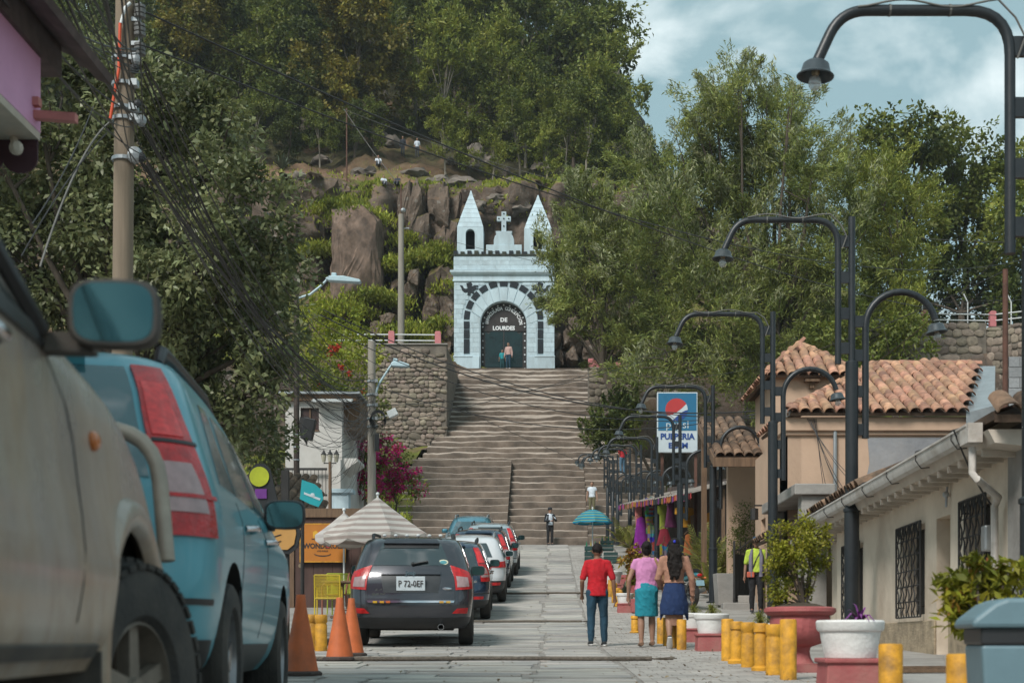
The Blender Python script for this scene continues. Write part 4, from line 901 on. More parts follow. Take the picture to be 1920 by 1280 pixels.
# undergrowth shrubs below the wood and on the cliff, a countable few
for i, (px, py, r, m) in enumerate([(500, 200, .9, LM_dark), (600, 225, .8, LM_mid), (1080, 310, 1.2, LM_lite), (1120, 330, 1.3, LM_mid), (1165, 345, 1.4, LM_mid), (1000, 300, .9, LM_mid), (800, 520, .9, LM_mid), (830, 575, .8, LM_lite), (700, 590, .9, LM_dark), (780, 600, .8, LM_mid), (960, 300, .8, LM_mid), (690, 545, .8, LM_mid), (1215, 345, 1.4, LM_dark), (830, 510, .5, LM_lite), (655, 565, .8, LM_lite), (1075, 355, .9, LM_lite)]):
    p = hit(px, py); tree('hill_shrub', p, [(p.x + r * .5 * math.cos(k * 2.2), p.y + r * .3 * math.sin(k * 2.2), p.z + r * (.35 + .22 * k), r * (.62 - .06 * k)) for k in range(4)], 'low leafy shrub clinging to the rocky slope below the wood', 'shrub', 'shrubs on the rocky hillside', m, .3, 20, .24, .13, .05, .3, seed=200 + i)
# boulders
M_rock = pm('boulder_rock', (.15, .125, .105), .95, var=.35, scale=1.6, bump=.7, bscale=5, dirt=(.07, .065, .05), dirt_amt=.7, rnd=.2)
for i, (px, py, w, h) in enumerate([(713, 268, 26, 34), (735, 278, 34, 34), (893, 300, 34, 40), (889, 318, 36, 24), (843, 308, 18, 18), (918, 308, 22, 22), (950, 330, 16, 20), (957, 342, 16, 14), (563, 338, 30, 22), (540, 345, 24, 14), (622, 345, 16, 12), (600, 310, 40, 26), (560, 250, 46, 36), (610, 240, 44, 34), (530, 240, 40, 36), (640, 250, 40, 34), (820, 345, 50, 26), (860, 350, 60, 30), (690, 330, 60, 24), (780, 330, 46, 22), (930, 380, 40, 24), (900, 390, 30, 22), (970, 395, 46, 26), (1010, 320, 26, 22), (985, 290, 20, 22)]):
    p = hit(px, py); d = p.y; r2 = random.Random(i); bm = bmesh.new(); bmesh.ops.create_icosphere(bm, subdivisions=3, radius=1)
    for v in bm.verts:
        q = v.co.copy(); f = 1 + .32 * noise.noise(q * 1.1 + Vector((i * 3.1, 0, 0))) + .14 * noise.noise(q * 2.7 + Vector((0, i, 0))); c = noise.cell(q * 1.2 + Vector((i, i, 0))) * .22; v.co = q * (f - c)
    me = bpy.data.meshes.new('boulder'); bm.to_mesh(me); bm.free(); me.materials.append(M_rock); me.polygons.foreach_set('use_smooth', [True] * len(me.polygons)); me.set_sharp_from_angle(angle=R(28))
    o = inst('boulder', me, None, p + Vector((0, w / F * d * .3, h / F * d * .25)), (0, 0, r2.uniform(0, 6)), (w / F * d * .6, w / F * d * .5, h / F * d * .55)); tag(o, 'weathered brown boulder lying on the hillside below the wood', 'boulder', 'boulders on the hillside')
# angular rock faces of the cliff
M_cliff = M_hill; M_cliffr = pm('reddish_cliff_rock', (.135, .094, .070), .95, var=.5, scale=1.6, bump=1.0, bscale=5, c2=(.24, .165, .125), dirt=(.075, .06, .052), dirt_amt=.8, stretch=(1, 1, .75), det=12)
def hull_rock(c, size, seed, mat, label, group, n=26):
    r2 = random.Random(seed); bm = bmesh.new()
    for k in range(n):
        v = Vector([r2.uniform(-1, 1) for _ in range(3)]); m = max(abs(v.x), abs(v.y), abs(v.z)); v = v / m * r2.uniform(.78, 1.0); bm.verts.new((v.x * size[0] / 2, v.y * size[1] / 2, v.z * size[2] / 2))
    r = bmesh.ops.convex_hull(bm, input=bm.verts); bmesh.ops.delete(bm, geom=[g for g in r['geom_interior'] if isinstance(g, bmesh.types.BMVert)], context='VERTS')
    bmesh.ops.subdivide_edges(bm, edges=bm.edges[:], cuts=6, use_grid_fill=True)
    for v in bm.verts:
        q = v.co * .9 + Vector((seed * 3.7, 0, 0)); v.co += v.co.normalized() * (.22 * noise.noise(q * .8) + .12 * noise.noise(q * 2.3) + .07 * noise.noise(q * 5) + .05 * noise.noise(q * 11))
    me = bpy.data.meshes.new('rock'); bm.to_mesh(me); bm.free(); me.materials.append(mat); me.polygons.foreach_set('use_smooth', [True] * len(me.polygons)); me.set_sharp_from_angle(angle=R(24))
    o = inst('cliff_rock', me, None, c, (0, 0, 0)); tag(o, label, 'rock', group); return o
b0 = Wp(671, 502, 93.2); hull_rock(b0, (3.5, 3.2, 7.4), 1, M_cliffr, 'big smooth reddish rock block below the cliff edge', None, 60)
for i, (px, py, w, h, d) in enumerate([(520, 385, 70, 80, 96.5), (585, 395, 70, 90, 96.3), (560, 470, 80, 100, 95.6), (640, 385, 60, 60, 96.8), (735, 430, 44, 120, 95.8), (770, 425, 46, 130, 95.6), (808, 420, 50, 120, 95.7), (842, 430, 46, 130, 95.6), (880, 400, 50, 90, 96.2), (925, 405, 60, 80, 96.0), (975, 410, 60, 80, 96.0), (1020, 420, 50, 80, 96.2), (760, 545, 40, 50, 94.0), (830, 560, 50, 90, 93.8), (720, 620, 40, 40, 91.5), (300, 450, 90, 110, 92), (1055, 660, 50, 50, 92.0), (1090, 640, 46, 60, 91.5), (850, 640, 30, 90, 92.5)]):
    c = Wp(px, py, d); s = d / F; r3 = random.Random(i)
    for j in range(4): hull_rock(c + Vector(((j % 2 - .5) * w * s * .55 + r3.uniform(-.2, .2), r3.uniform(-.5, .5), (j // 2 - .5) * h * s * .52 + r3.uniform(-.3, .3))), (w * s * r3.uniform(.65, .95), 2.4, h * s * r3.uniform(.55, .85)), 10 + i * 4 + j, M_cliff, 'dark angular rock face of the cliff around the chapel', 'rock faces of the cliff')
# agave rosettes
for i, (px, py, r) in enumerate([(530, 318, 30), (458, 195, 26), (495, 285, 20)]):
    p = hit(px, py); d = p.y; s = r / F * d; mb = MB(); r2 = random.Random(i)
    for k in range(26):
        a = k * 2.4; e = r2.uniform(.35, 1.25); v = Vector((math.cos(a) * math.cos(e), math.sin(a) * math.cos(e), math.sin(e))) * s; mb.tube([(0, 0, .05), v * .5 + Vector((0, 0, .04)), v], [s * .05, s * .065, .004], 4, sq=.35)
    o = empty('agave', p, 0, 'spiky agave rosette on the grassy hillside', 'agave', 'agaves on the hillside'); mb.build('leaves', LM_blue, o)
# ================================================================== BUILDINGS
M_tile = pm('clay_roof_tile', (.37, .20, .125), .9, var=.32, scale=6, bump=.35, bscale=30, rnd=.34, hue=.012, dirt=(.15, .105, .08), dirt_amt=.7)
M_tileold = pm('mossy_roof_tile', (.155, .095, .06), .95, var=.5, scale=5, bump=.6, bscale=20, rnd=.4, dirt=(.035, .032, .025), dirt_amt=.85)
M_tilebed = pm('roof_bed_mortar', (.13, .085, .06), .95, var=.3, scale=4, bump=.4)
M_ridge = pm('ridge_mortar', (.26, .25, .24), .95, var=.3, scale=4, bump=.5, bscale=15)
def tile_mesh(mat, ln=.42, r=.118):
    mb = MB(); n = 7; vs = []
    for (y, rr_) in ((0, r), (ln, r * .84)):
        for k in range(n + 1):
            a = math.pi * k / n; vs.append((rr_ * math.cos(a), y, rr_ * .82 * math.sin(a)))
        for k in range(n + 1):
            a = math.pi * k / n; q = rr_ - .016; vs.append((q * math.cos(a), y, q * .80 * math.sin(a)))
    m = n + 1; f = []
    for k in range(n):
        f.append((k, k + 1, 2 * m + k + 1, 2 * m + k)); f.append((m + k, 3 * m + k, 3 * m + k + 1, m + k + 1)); f.append((k, m + k, m + k + 1, k + 1))
    mb.add(vs, f); return mb.mesh('tile', mat, 40)
TM = tile_mesh(M_tile); TMO = tile_mesh(M_tileold)
def tile_roof(root, E0, E1, R1, R0, tm, bed, sp=.235, step=.33, seed=1, thick=.08, maxn=300, name='roof'):
    E0, E1, R0, R1 = [Vector(v) for v in (E0, E1, R0, R1)]
    ex = (E1 - E0); Lg = ex.length; ex.normalize(); nrm = ex.cross(R0 - E0).normalized()
    if nrm.z < 0: nrm = -nrm
    upv = nrm.cross(ex).normalized()
    if upv.z < 0: upv = -upv
    def uv(p): q = p - E0; return (q.dot(ex), q.dot(upv))
    a0, a1, b1, b0 = uv(E0), uv(E1), uv(R1), uv(R0)
    mb = MB(); top = [E0, E1, R1, R0]; mb.add([p + nrm * .0 for p in top] + [p - nrm * thick for p in top], [(0, 1, 2, 3), (7, 6, 5, 4)] + [(i, (i + 1) % 4, 4 + (i + 1) % 4, 4 + i) for i in range(4)])
    ro = mb.build(name, bed, root); rr_ = random.Random(seed); cnt = 0
    H = max(b0[1], b1[1]); hum = ex.cross(upv); hum = nrm
    umin = min(a0[0], b0[0]); umax = max(a1[0], b1[0]); ncol = int((umax - umin) / sp)
    for i in range(ncol + 1):
        x = umin + sp * (i + .5)
        if x > umax: continue
        # allowed v range at this u
        lo = -.06; hi = H
        for (p, q, right) in ((a0, b0, False), (a1, b1, True)):
            if abs(q[0] - p[0]) > 1e-4:
                t = (x - p[0]) / (q[0] - p[0]); v = p[1] + t * (q[1] - p[1])
                inward = (q[0] > p[0]) != right
                if inward:
                    if (not right and x < q[0]) or (right and x > q[0]): hi = min(hi, v)
                else:
                    if (not right and x < p[0]) or (right and x > p[0]): lo = max(lo, v)
            else:
                if (not right and x < p[0] - .01) or (right and x > p[0] + .01): hi = -1
        v = lo
        while v < hi - .1 and cnt < maxn:
            jit = rr_.uniform(-.02, .02); p = E0 + ex * (x + rr_.uniform(-.012, .012)) + upv * (v + jit) + nrm * (.012 + .02)
            yv = (upv + nrm * .05 + ex * rr_.uniform(-.03, .03)).normalized(); xv = yv.cross(nrm).normalized(); zv = xv.cross(yv)
            M = Matrix((xv, yv, zv)).transposed().to_4x4(); M.translation = p
            o = bpy.data.objects.new('tile', tm); link(o, ro); o.matrix_basis = M; cnt += 1
            v += step
    return ro
def ridge_tiles(ro, A, B, tm, sp=.36, seed=1):
    A, B = Vector(A), Vector(B); d = (B - A); n = max(1, int(d.length / sp)); d.normalize(); r2 = random.Random(seed)
    for i in range(n):
        p = A + d * (i * (B - A).length / n) + Vector((0, 0, .03)); xv = d.cross(Vector((0, 0, 1))).normalized(); zv = xv.cross(d)
        M = Matrix((xv, d, zv)).transposed().to_4x4(); M = Matrix.Translation(p) @ M @ Matrix.Scale(1.15, 4)
        o = bpy.data.objects.new('ridge_tile', tm); link(o, ro); o.matrix_basis = M
def wall_open(L_, z0, z1, openings, thick):
    xs = sorted({0, L_} | {o[0] for o in openings} | {o[1] for o in openings}); zs = sorted({z0, z1} | {o[2] for o in openings} | {o[3] for o in openings}); mb = MB()
    for a, b in zip(xs[:-1], xs[1:]):
        run = None
        for c, d in zip(zs[:-1], zs[1:]):
            inside = any(o[0] <= (a + b) / 2 <= o[1] and o[2] <= (c + d) / 2 <= o[3] for o in openings)
            if not inside: run = (run[0], d) if run else (c, d)
            if inside or d == zs[-1]:
                if run: mb.box2((a, 0, run[0]), (b, thick, run[1])); run = None
                
    return mb
M_cream = pm('cream_wall_paint', (.69, .59, .475), .85, var=.09, scale=1.1, bump=.25, bscale=18, dirt=(.36, .275, .195), dirt_amt=.75, det=10)
M_creamd = pm('sandy_dado_plaster', (.33, .26, .175), .95, var=.3, scale=5, bump=.7, bscale=30)
M_tan = pm('tan_wall_paint', (.50, .345, .245), .85, var=.09, scale=.8, bump=.25, bscale=14, dirt=(.36, .25, .18), dirt_amt=.45, det=9)
M_render = pm('bare_cement_render', (.25, .255, .27), .9, var=.18, scale=1.4, bump=.4, bscale=14, dirt=(.36, .33, .30), dirt_amt=.5)
M_gutter = pm('white_gutter', (.52, .49, .455), .6, var=.1, scale=4, dirt=(.26, .21, .16), dirt_amt=.8, bump=.2)
M_iron = pm('black_iron', (.02, .018, .017), .55, var=.3)
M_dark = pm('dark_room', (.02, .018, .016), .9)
M_trimw = pm('offwhite_trim', (.52, .46, .39), .8, var=.1, dirt=(.3, .25, .2), dirt_amt=.5)
X0W, KW = 4.0, .03
def dW(px): return X0W / ((px - CX) / F - KW)
FAR, NEAR = 23.6, 13.2
A = Vector((X0W + KW * FAR, FAR)); B = Vector((X0W + KW * NEAR, NEAR)); dv = (B - A).normalized(); LH = (B - A).length; ROT = math.atan2(dv.y, dv.x)
gz = G(18) + .06
house = empty('cream_house', (A.x, A.y, 0), ROT, 'long cream house with barred windows, white gutter and mossy tiles', 'house')
def uW(px): return (FAR - dW(px)) / abs(dv.y)
z_lo = .2
ops = [(uW(1586), uW(1618), .95, 2.06), (uW(1690), uW(1734), .92, 2.02), (uW(1756), uW(1782), .40, 2.02), (uW(1810), uW(1857), .92, 2.06)]
mb = wall_open(LH, z_lo, 2.80, ops, .32); hw = mb.build('wall', M_cream, house)
mb = MB()
for a, b in ((0, ops[2][0] - .002), (ops[2][1] + .002, LH - .5)): mb.box2((a, -.03, z_lo), (b, .0, .84))
mb.build('dado', M_creamd, house, bevel=.01)
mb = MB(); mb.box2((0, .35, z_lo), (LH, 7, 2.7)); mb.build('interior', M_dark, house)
mb = MB(); mb.box2((LH, .0, z_lo), (LH + .2, 7, 2.7)); mb.box2((LH - .48, -.05, z_lo), (LH + .22, -.001, 2.62)); mb.build('grey_pilaster', M_conc, house, bevel=.01)
def grille(root, a, b, c, d, name='window_grille'):
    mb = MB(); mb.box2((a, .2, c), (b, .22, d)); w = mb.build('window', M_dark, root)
    mb = MB(); n = 9; y = -.06
    for i in range(n + 1):
        x = a - .03 + (b - a + .06) * i / n
        if i in (0, n): mb.tube([(x, y, c - .03), (x, y, d + .03)], .014, 6)
        else:
            P = [(x + .035 * math.sin(k * math.pi / 2 + i * math.pi), y - .012 * (k % 2), c - .03 + (d - c + .06) * k / 16) for k in range(17)]; mb.tube(P, .010, 5)
    for zz in [c - .03 + (d - c + .06) * k / 6 for k in range(7)]: mb.tube([(a - .03, y, zz), (b + .03, y, zz)], .010, 5)
    for k in range(n): 
        x = a - .03 + (b - a + .06) * (k + .5) / n; mb.tube([(x - .05, y, d - .1), (x, y, d + .02), (x + .05, y, d - .1)], .008, 5)
    for x in (a + .1, b - .1):
        for zz in (c + .1, d - .1): mb.tube([(x, y, zz), (x, .02, zz)], .010, 5)
    mb.build('grille', M_iron, w)
for o in (ops[0], ops[1], ops[3]): grille(house, *o)
mb = MB(); mb.box2((ops[2][0], .24, .35), (ops[2][1], .28, 2.02)); mb.build('door', M_creamd, house)
# roof: street slope with mossy tile ends, hip end towards the near side
ro = tile_roof(house, (0.0, -.42, 2.66), (LH + .35, -.42, 2.66), (LH - 2.6, 2.9, 3.95), (0, 2.9, 3.95), TMO, M_tilebed, .225, .36, 5, .07, 200)
r2_ = tile_roof(house, (LH + .42, -.42, 2.62), (LH + .42, 6.5, 2.62), (LH - 2.6, 3.2, 3.95), (LH - 2.6, 2.9, 3.95), TMO, M_tilebed, .23, .36, 6, .07, 120, 'roof')
mb = MB(); mb.prism([(-.42, 2.52), (-.36, 2.40), (0.0, 2.36), (0, 2.52)], 0.0, LH + .2, 'x'); mb.build('soffit', M_trimw, house)
mb = MB()
for i in range(24): mb.box((.2 + i * LH / 24, -.2, 2.36), (.06, .32, .07))
mb.build('rafters', M_trimw, house)['kind'] = 'stuff'
mb = MB(); gp = [(-.55, 2.60), (-.545, 2.53), (-.525, 2.48), (-.48, 2.455), (-.45, 2.47), (-.44, 2.54), (-.455, 2.54), (-.465, 2.485), (-.49, 2.475), (-.515, 2.50), (-.532, 2.54), (-.535, 2.60)]
mb.prism(gp, .05, LH - .05, 'x'); mb.prism([(-.562, 2.585), (-.562, 2.605), (-.54, 2.605), (-.54, 2.585)], .05, LH - .05, 'x'); gt = mb.build('gutter', M_gutter, house, smooth=30)
for i in range(7):
    u = .6 + i * (LH - 1.2) / 6; mb = MB(); mb.tube([(u, -.43, 2.66), (u, -.555, 2.625), (u + .01, -.56, 2.53), (u + .02, -.50, 2.445), (u + .06, -.42, 2.45)], .007, 5); mb.build('gutter_strap', M_iron, gt)
mb = MB(); u = LH - .16; mb.box2((u - .12, -.555, 2.43), (u + .18, -.42, 2.61)); mb.tube([(u + .05, -.48, 2.40), (u + .05, -.48, 2.16), (u + .12, -.46, 2.1), (u - .45, -.1, 1.98), (u - .58, -.1, 1.9), (u - .58, -.1, .4)], .036, 10); mb.build('downpipe', M_gutter, gt, smooth=40)
mb = MB(); mb.box((uW(1865) , -.06, 1.62), (.16, .12, .26)); mb.build('meter_box', M_steel, house, bevel=.02)
mb = MB(); mb.tube([(uW(1782), -.02, 2.45), (uW(1782), -.04, 2.28), (uW(1782) + .01, -.05, 2.1)], .014, 6); mb.ball((uW(1782), -.05, 2.24), .04, 8, 6); mb.build('wall_hook', M_steel, house)
# second cream house further along
FAR2 = 31.5; A2 = Vector((X0W + .3 + KW * FAR2, FAR2)); B2 = Vector((X0W + .3 + KW * 23.7, 23.7)); L2 = (B2 - A2).length
h2 = empty('cream_cottage', (A2.x, A2.y, 0), ROT, 'lower cream cottage with protruding beams beside the long cream house', 'house')
def u2(px): d = (X0W + .3) / ((px - CX) / F - KW); return (FAR2 - d) / abs(dv.y)
op2 = [(u2(1512), u2(1530), 1.55, 2.05), (u2(1549), u2(1560), 1.15, 2.05)]
mb = wall_open(L2, .5, 2.95, op2, .3); mb.build('wall', M_cream, h2)
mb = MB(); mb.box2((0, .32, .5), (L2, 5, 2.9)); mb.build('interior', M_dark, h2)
grille(h2, *op2[0]); mb = MB(); mb.box2((op2[1][0], .16, 1.1), (op2[1][1], .2, 2.05)); mb.build('door', M_wood, h2)
for i in range(5): mb = MB(); mb.box((L2 - .3 - i * .75, -.30, 2.42), (.16, .6, .16)); mb.build('beam', M_trimw, h2, bevel=.01)
tile_roof(h2, (0, -.75, 2.72), (L2 + .1, -.75, 2.72), (L2 + .1, 2.4, 3.9), (0, 2.4, 3.9), TMO, M_tilebed, .23, .36, 9, .06, 120)
# concrete gate pillar with a slab canopy
pl = empty('concrete_gateway', (4.42, 26.0, G(26) + .06), 0, 'grey concrete gateway pillar with flat slab cap beside the cottage', 'gateway'); hz = CAMZ + (CY - 907) / F * 26 - (G(26) + .06)
mb = MB(); mb.box2((.12, 0, 0), (.58, .4, hz - .2)); mb.build('pillar', M_conc, pl, bevel=.015)
mb = MB(); mb.box2((.12, 3.4, 0), (.58, 3.8, hz - .2)); mb.build('pillar', M_conc, pl, bevel=.015)
mb = MB(); mb.box2((-.02, -.1, hz - .2), (.72, 4.0, hz)); mb.build('slab', M_conc, pl, bevel=.02)
# tan hall with hipped clay tile roof and little tower
hall = empty('tan_hall', (4.78, 29.0, 0), 0, 'tan hall with hipped clay tile roof and small square tower', 'hall')
ZC = CAMZ + (CY - 783) / F * 29
ops3 = [(.25, .95, .8, 3.2), (1.5, 2.3, .8, 3.4)]
mb = MB(); mb.box2((0, 0, .6), (6.3, 1.0, ZC - .28)); mb.box2((.32, 1.002, .6), (5.0, 4.4, ZC - .3)); mb.build('wall', M_tan, hall)
mb = MB(); mb.box2((-.10, -.12, ZC - .28), (6.4, 1.0, ZC)); mb.box2((-.05, -.06, ZC - .36), (6.35, 1.0, ZC - .28)); mb.build('cornice', M_tan, hall, bevel=.02)
side = wall_open(4.6, .6, ZC - .28, [(.9, 1.6, 1.0, 3.35), (2.6, 3.5, 1.0, 3.6)], .28); sd_ = side.build('side_wall', M_tan, hall); sd_.location = (0.0, 4.6, 0); sd_.rotation_euler = (0, 0, R(-90))
mb = MB(); mb.box2((.25, 1.05, 1.0), (.3, 4.5, 3.6)); mb.build('doors', M_wood, hall)
mb = MB(); mb.box2((1.72, -.02, 1.5), (4.0, .05, ZC - .42)); pp = [(1.70, 1.5), (4.0, 1.5), (4.0, ZC - .40), (1.62, ZC - .40), (1.66, 4.2), (1.60, 3.9), (1.72, 3.5), (1.64, 3.2), (1.75, 2.9), (1.66, 2.4)]
mb = MB(); mb.prism(pp, -.012, .05); mb.build('bare_render', M_render, hall)
mb = MB(); mb.tube([(.95, -.06, 2.6), (.95, -.06, ZC - .15)], .04, 8); mb.build('conduit', M_steel, hall)
E0, E1, R1_, R0_ = (-.06, -.25, ZC + .06), (3.55, -.25, ZC + .06), (4.95, 3.5, ZC + 1.72), (2.65, 3.5, ZC + 1.72)
ro = tile_roof(hall, E0, E1, R1_, R0_, TM, M_tilebed, .245, .34, 11, .06, 200); ridge_tiles(ro, R0_, R1_, TM, .42, 3); ridge_tiles(ro, E0, R0_, TM, .40, 4)
mb = MB(); mb.tube([Vector(R0_) + Vector((0, .1, -.04)), Vector(R1_) + Vector((0, .1, -.04))], .11, 8); mb.tube([Vector(E0) + Vector((0, .03, -.0)), Vector(R0_) + Vector((0, .03, -.04))], .08, 8); mb.build('ridge_mortar', M_ridge, hall)
mb = MB(); mb.add([(3.55, -.25, ZC + .06), (4.95, 3.5, ZC + 1.72), (5.3, 3.5, ZC + 1.72), (4.1, -.3, ZC + .2), (4.1, -.3, ZC - .4), (3.55, -.25, ZC - .4), (5.3, 3.5, ZC - .4)], [(0, 1, 2, 3), (0, 3, 4, 5), (3, 2, 6, 4)]); mb.build('metal_flashing', M_steel, hall)
# left slope of hall roof
tile_roof(hall, (-.06, 3.3, ZC + .06), (-.06, -.25, ZC + .06), (2.65, 3.5, ZC + 1.72), (2.60, 3.3, ZC + 1.70), TM, M_tilebed, .245, .34, 12, .06, 60)
tw = Vector((.36, 4.05, 0)); TW = 1.75; zt = CAMZ + (CY - 706) / F * 33
mb = MB(); mb.box2((tw.x, tw.y, 3.0), (tw.x + TW, tw.y + 3.1, zt)); mb.build('tower', M_tan, hall)
pk = (tw.x + TW / 2, tw.y + 1.55, zt + 1.02); ov = .22
c4 = [(tw.x - ov, tw.y - ov, zt + .0), (tw.x + TW + ov, tw.y - ov, zt + .0), (tw.x + TW + ov, tw.y + 3.1 + ov, zt), (tw.x - ov, tw.y + 3.1 + ov, zt)]
pkv = Vector(pk); e = Vector((.02, 0, 0))
ro = tile_roof(hall, c4[0], c4[1], pkv + e, pkv - e, TM, M_tilebed, .24, .34, 13, .05, 60, 'tower_roof'); tile_roof(hall, c4[3], c4[0], pkv - Vector((0, .02, 0)), pkv + Vector((0, .02, 0)), TM, M_tilebed, .24, .34, 14, .05, 60, 'tower_roof')
ridge_tiles(ro, c4[0], pk, TM, .36, 5); ridge_tiles(ro, c4[1], pk, TM, .36, 6)
mb = MB(); mb.tube([c4[1], c4[2]], .05, 6); mb.add([c4[1], c4[2], pk], [(0, 1, 2)]); mb.add([c4[2], c4[3], pk], [(0, 1, 2)]); mb.build('tower_roof_back', M_tilebed, hall)
mb = MB(); mb.box((tw.x + .85, tw.y - .1, zt - .1), (.34, .2, .06)); mb.box((tw.x + .85, tw.y - .06, zt - .2), (.1, .12, .14)); mb.build('bracket', M_wood, hall)
mb = MB(); mb.tube([(-.25, 3.0, 3.3), (-.25, 3.0, 3.55)], .09, 8); mb.tube([(-.02, 3.0, 3.62), (-.25, 3.0, 3.62)], .02, 5); mb.build('wall_lantern', M_iron, hall)
# grey block wall behind hall
bw = empty('block_wall', (8.7, 27.2, 2.0), 0, 'grey concrete block wall beside the tiled hall roof', 'wall'); M_blockg = pm('grey_concrete_block', (.27, .275, .28), .95, var=.15, scale=4, bump=.4, bscale=20, rnd=.1)
mb = MB(); mb.box2((0, .02, 0), (3.5, .2, 4.0)); mb.build('mortar_core', M_conc, bw)
ubg = MB(); ubg.box((0, 0, 0), (1, 1, 1)); ubgm = ubg.mesh('block', M_blockg)
for r_ in range(20):
    for c_ in range(9):
        x = c_ * .41 - (.2 if r_ % 2 else 0)
        if x + .40 > 0: put_box('block', ubgm, bw, (max(x, 0), 0, r_ * .2 + .006), (x + .398, .1, r_ * .2 + .194))
# porch with wooden soffit and clay tiles
po = empty('tiled_porch', (4.05, 34.8, 0), 0, 'porch roof of clay tiles over dark wooden boards beside the tan hall', 'porch'); zp = CAMZ + (CY - 868) / F * 34.8
ro = tile_roof(po, (-.1, -.2, zp + .14), (1.0, -.2, zp + .14), (1.0, 3.6, zp + 1.55), (-.1, 3.6, zp + 1.55), TMO, M_tilebed, .235, .35, 21, .06, 70); 
ro2 = tile_roof(po, (-.1, 3.6, zp + 1.55), (-.1, -.2, zp + .14), (-.1, -.2, zp + .14), (-.1, 3.6, zp + 1.55), TMO, M_tilebed, .235, .35, 21, .06, 1)
for i in range(9): mb = MB(); mb.box((.45, .05 + i * .45, zp + .05 + i * .165), (1.1, .40, .05), Matrix.Rotation(R(20), 4, 'X')); mb.build('soffit_board', M_wood, po)
mb = MB(); mb.prism([(-.2, zp - .12), (3.6, zp + 1.28), (3.6, zp + 1.5), (-.2, zp + .10)], -.14, -.06, 'x'); mb.build('fascia', M_wood, po); mb = MB(); mb.box((.45, -.22, zp + .0), (1.2, .08, .22)); mb.build('fascia', M_wood, po)
mb = MB(); mb.box2((.55, 2.6, 1.4), (2.2, 2.9, zp + .4)); mb.build('back_wall', M_tan, po)
for x in (0.0, ): mb = MB(); mb.box((x, 3.3, (zp + 1.2 + 1.4) / 2), (.14, .14, zp - .2)); mb.build('column', M_wood, po)
# white house on the left
wh = empty('white_house', (-9.7, 52.0, 0), 0, 'white two storey house with brown window behind the cables', 'house'); zw = CAMZ + (CY - 752) / F * 52
M_whitew = pm('white_house_paint', (.52, .50, .47), .85, var=.10, scale=.9, bump=.2, dirt=(.34, .30, .26), dirt_amt=.5, det=9)
wl = 2.06
mb = wall_open(wl, 2.8, zw, [(.55, 1.22, CAMZ + (CY - 806) / F * 52, CAMZ + (CY - 764) / F * 52)], .3); mb.build('wall', M_whitew, wh)
mb = MB(); mb.box2((0, .32, 2.8), (wl, 6, zw)); mb.build('body', M_whitew, wh)
mb = MB(); za, zb_ = CAMZ + (CY - 806) / F * 52, CAMZ + (CY - 764) / F * 52; mb.box2((.55, .12, za), (1.22, .16, zb_)); w_ = mb.build('window', pm('brown_window', (.05, .025, .022), .4, var=.3), wh)
mb = MB(); mb.box2((.53, -.03, za - .05), (1.24, .1, za)); mb.box2((.86, .06, za), (.91, .13, zb_)); mb.build('frame', M_wood, w_)
mb = MB(); mb.box2((-.2, -.35, zw + .22), (2.75, 5, zw + .30)); mb.build('roof', M_steel, wh)
mb = MB()
for i in range(16): mb.tube([(1.1 + i * .09, -.6, zw - .08), (1.1 + i * .09, .1, zw + .08)], .05, 6)
mb.build('corrugated_canopy', M_rail, wh)
mb = MB(); mb.box2((-.1, -.2, zw), (2.6, .3, zw + .22)); mb.box2((wl, .4, zw - 1.0), (2.65, 3, zw + .2)); mb.build('beam', M_wood, wh)
mb = MB(); mb.prism([(wl, CAMZ + (CY - 884) / F * 52), (wl, CAMZ + (CY - 858) / F * 52), (wl + .55, CAMZ + (CY - 858) / F * 52), (wl + .55, CAMZ + (CY - 864) / F * 52)], .1, 2.0); mb.build('balcony_slab', M_whitew, wh)
mb = MB(); mb.box2((1.6, -.3, 2.8), (2.05, .0, CAMZ + (CY - 862) / F * 52)); mb.build('buttress', M_whitew, wh)
zr = CAMZ + (CY - 878) / F * 51.8
mb = MB(); mb.box2((-.3, -.25, zr - .06), (1.55, -.17, zr + .02)); 
for i in range(14): mb.box((-.25 + i * .135, -.21, zr - .5), (.02, .02, .9))
mb.box2((-.3, -.25, zr - 1.0), (1.55, -.17, zr - .93)); mb.build('balcony_railing', M_iron, wh)
# pale blue gate pier beside it
pb = empty('blue_gate_pier', (-7.0, 46.0, G(46) + .16), 0, 'pale blue masonry gate pier with flat cap behind the parasols', 'pier'); h = CAMZ + (CY - 916) / F * 46 - G(46) - .16
mb = MB(); mb.box2((-.1, 0, 0), (.45, .5, h - .14)); mb.build('shaft', M_blue, pb); mb = MB(); mb.box2((-.2, -.08, h - .14), (.60, .58, h)); mb.build('cap', M_bluew, pb, bevel=.02)
# shack roof of old tiles and boards
sk = empty('lean_to_shack', (-7.1, 37.0, G(37) + .16), 0, 'lean-to shack with old tile and board roof behind the parasols', 'shack'); zk = CAMZ + (CY - 880) / F * 37 - G(37) - .16
tile_roof(sk, (-1.2, -.5, zk - 1.0), (1.35, -.5, zk - 1.3), (.6, 2.2, zk + .0), (-1.2, 2.2, zk + .12), TMO, M_tilebed, .23, .36, 31, .06, 90)
for i in range(5): mb = MB(); mb.box((.25 + i * .24, -.58, zk - 1.12 - i * .05), (.05, .06, .7), Matrix.Rotation(R(-38), 4, 'Y')); mb.build('rafter', M_wood, sk)
mb = MB(); mb.box2((-1.2, .1, 0), (1.1, .25, zk - 1.1)); mb.build('wall', pm('old_pink_wall', (.30, .19, .17), .9, var=.25, bump=.3), sk)
for x in (-1.1, 1.0): mb = MB(); mb.box((x, -.35, (zk - 1.2) / 2), (.1, .1, zk - 1.2)); mb.build('post', M_wood, sk)
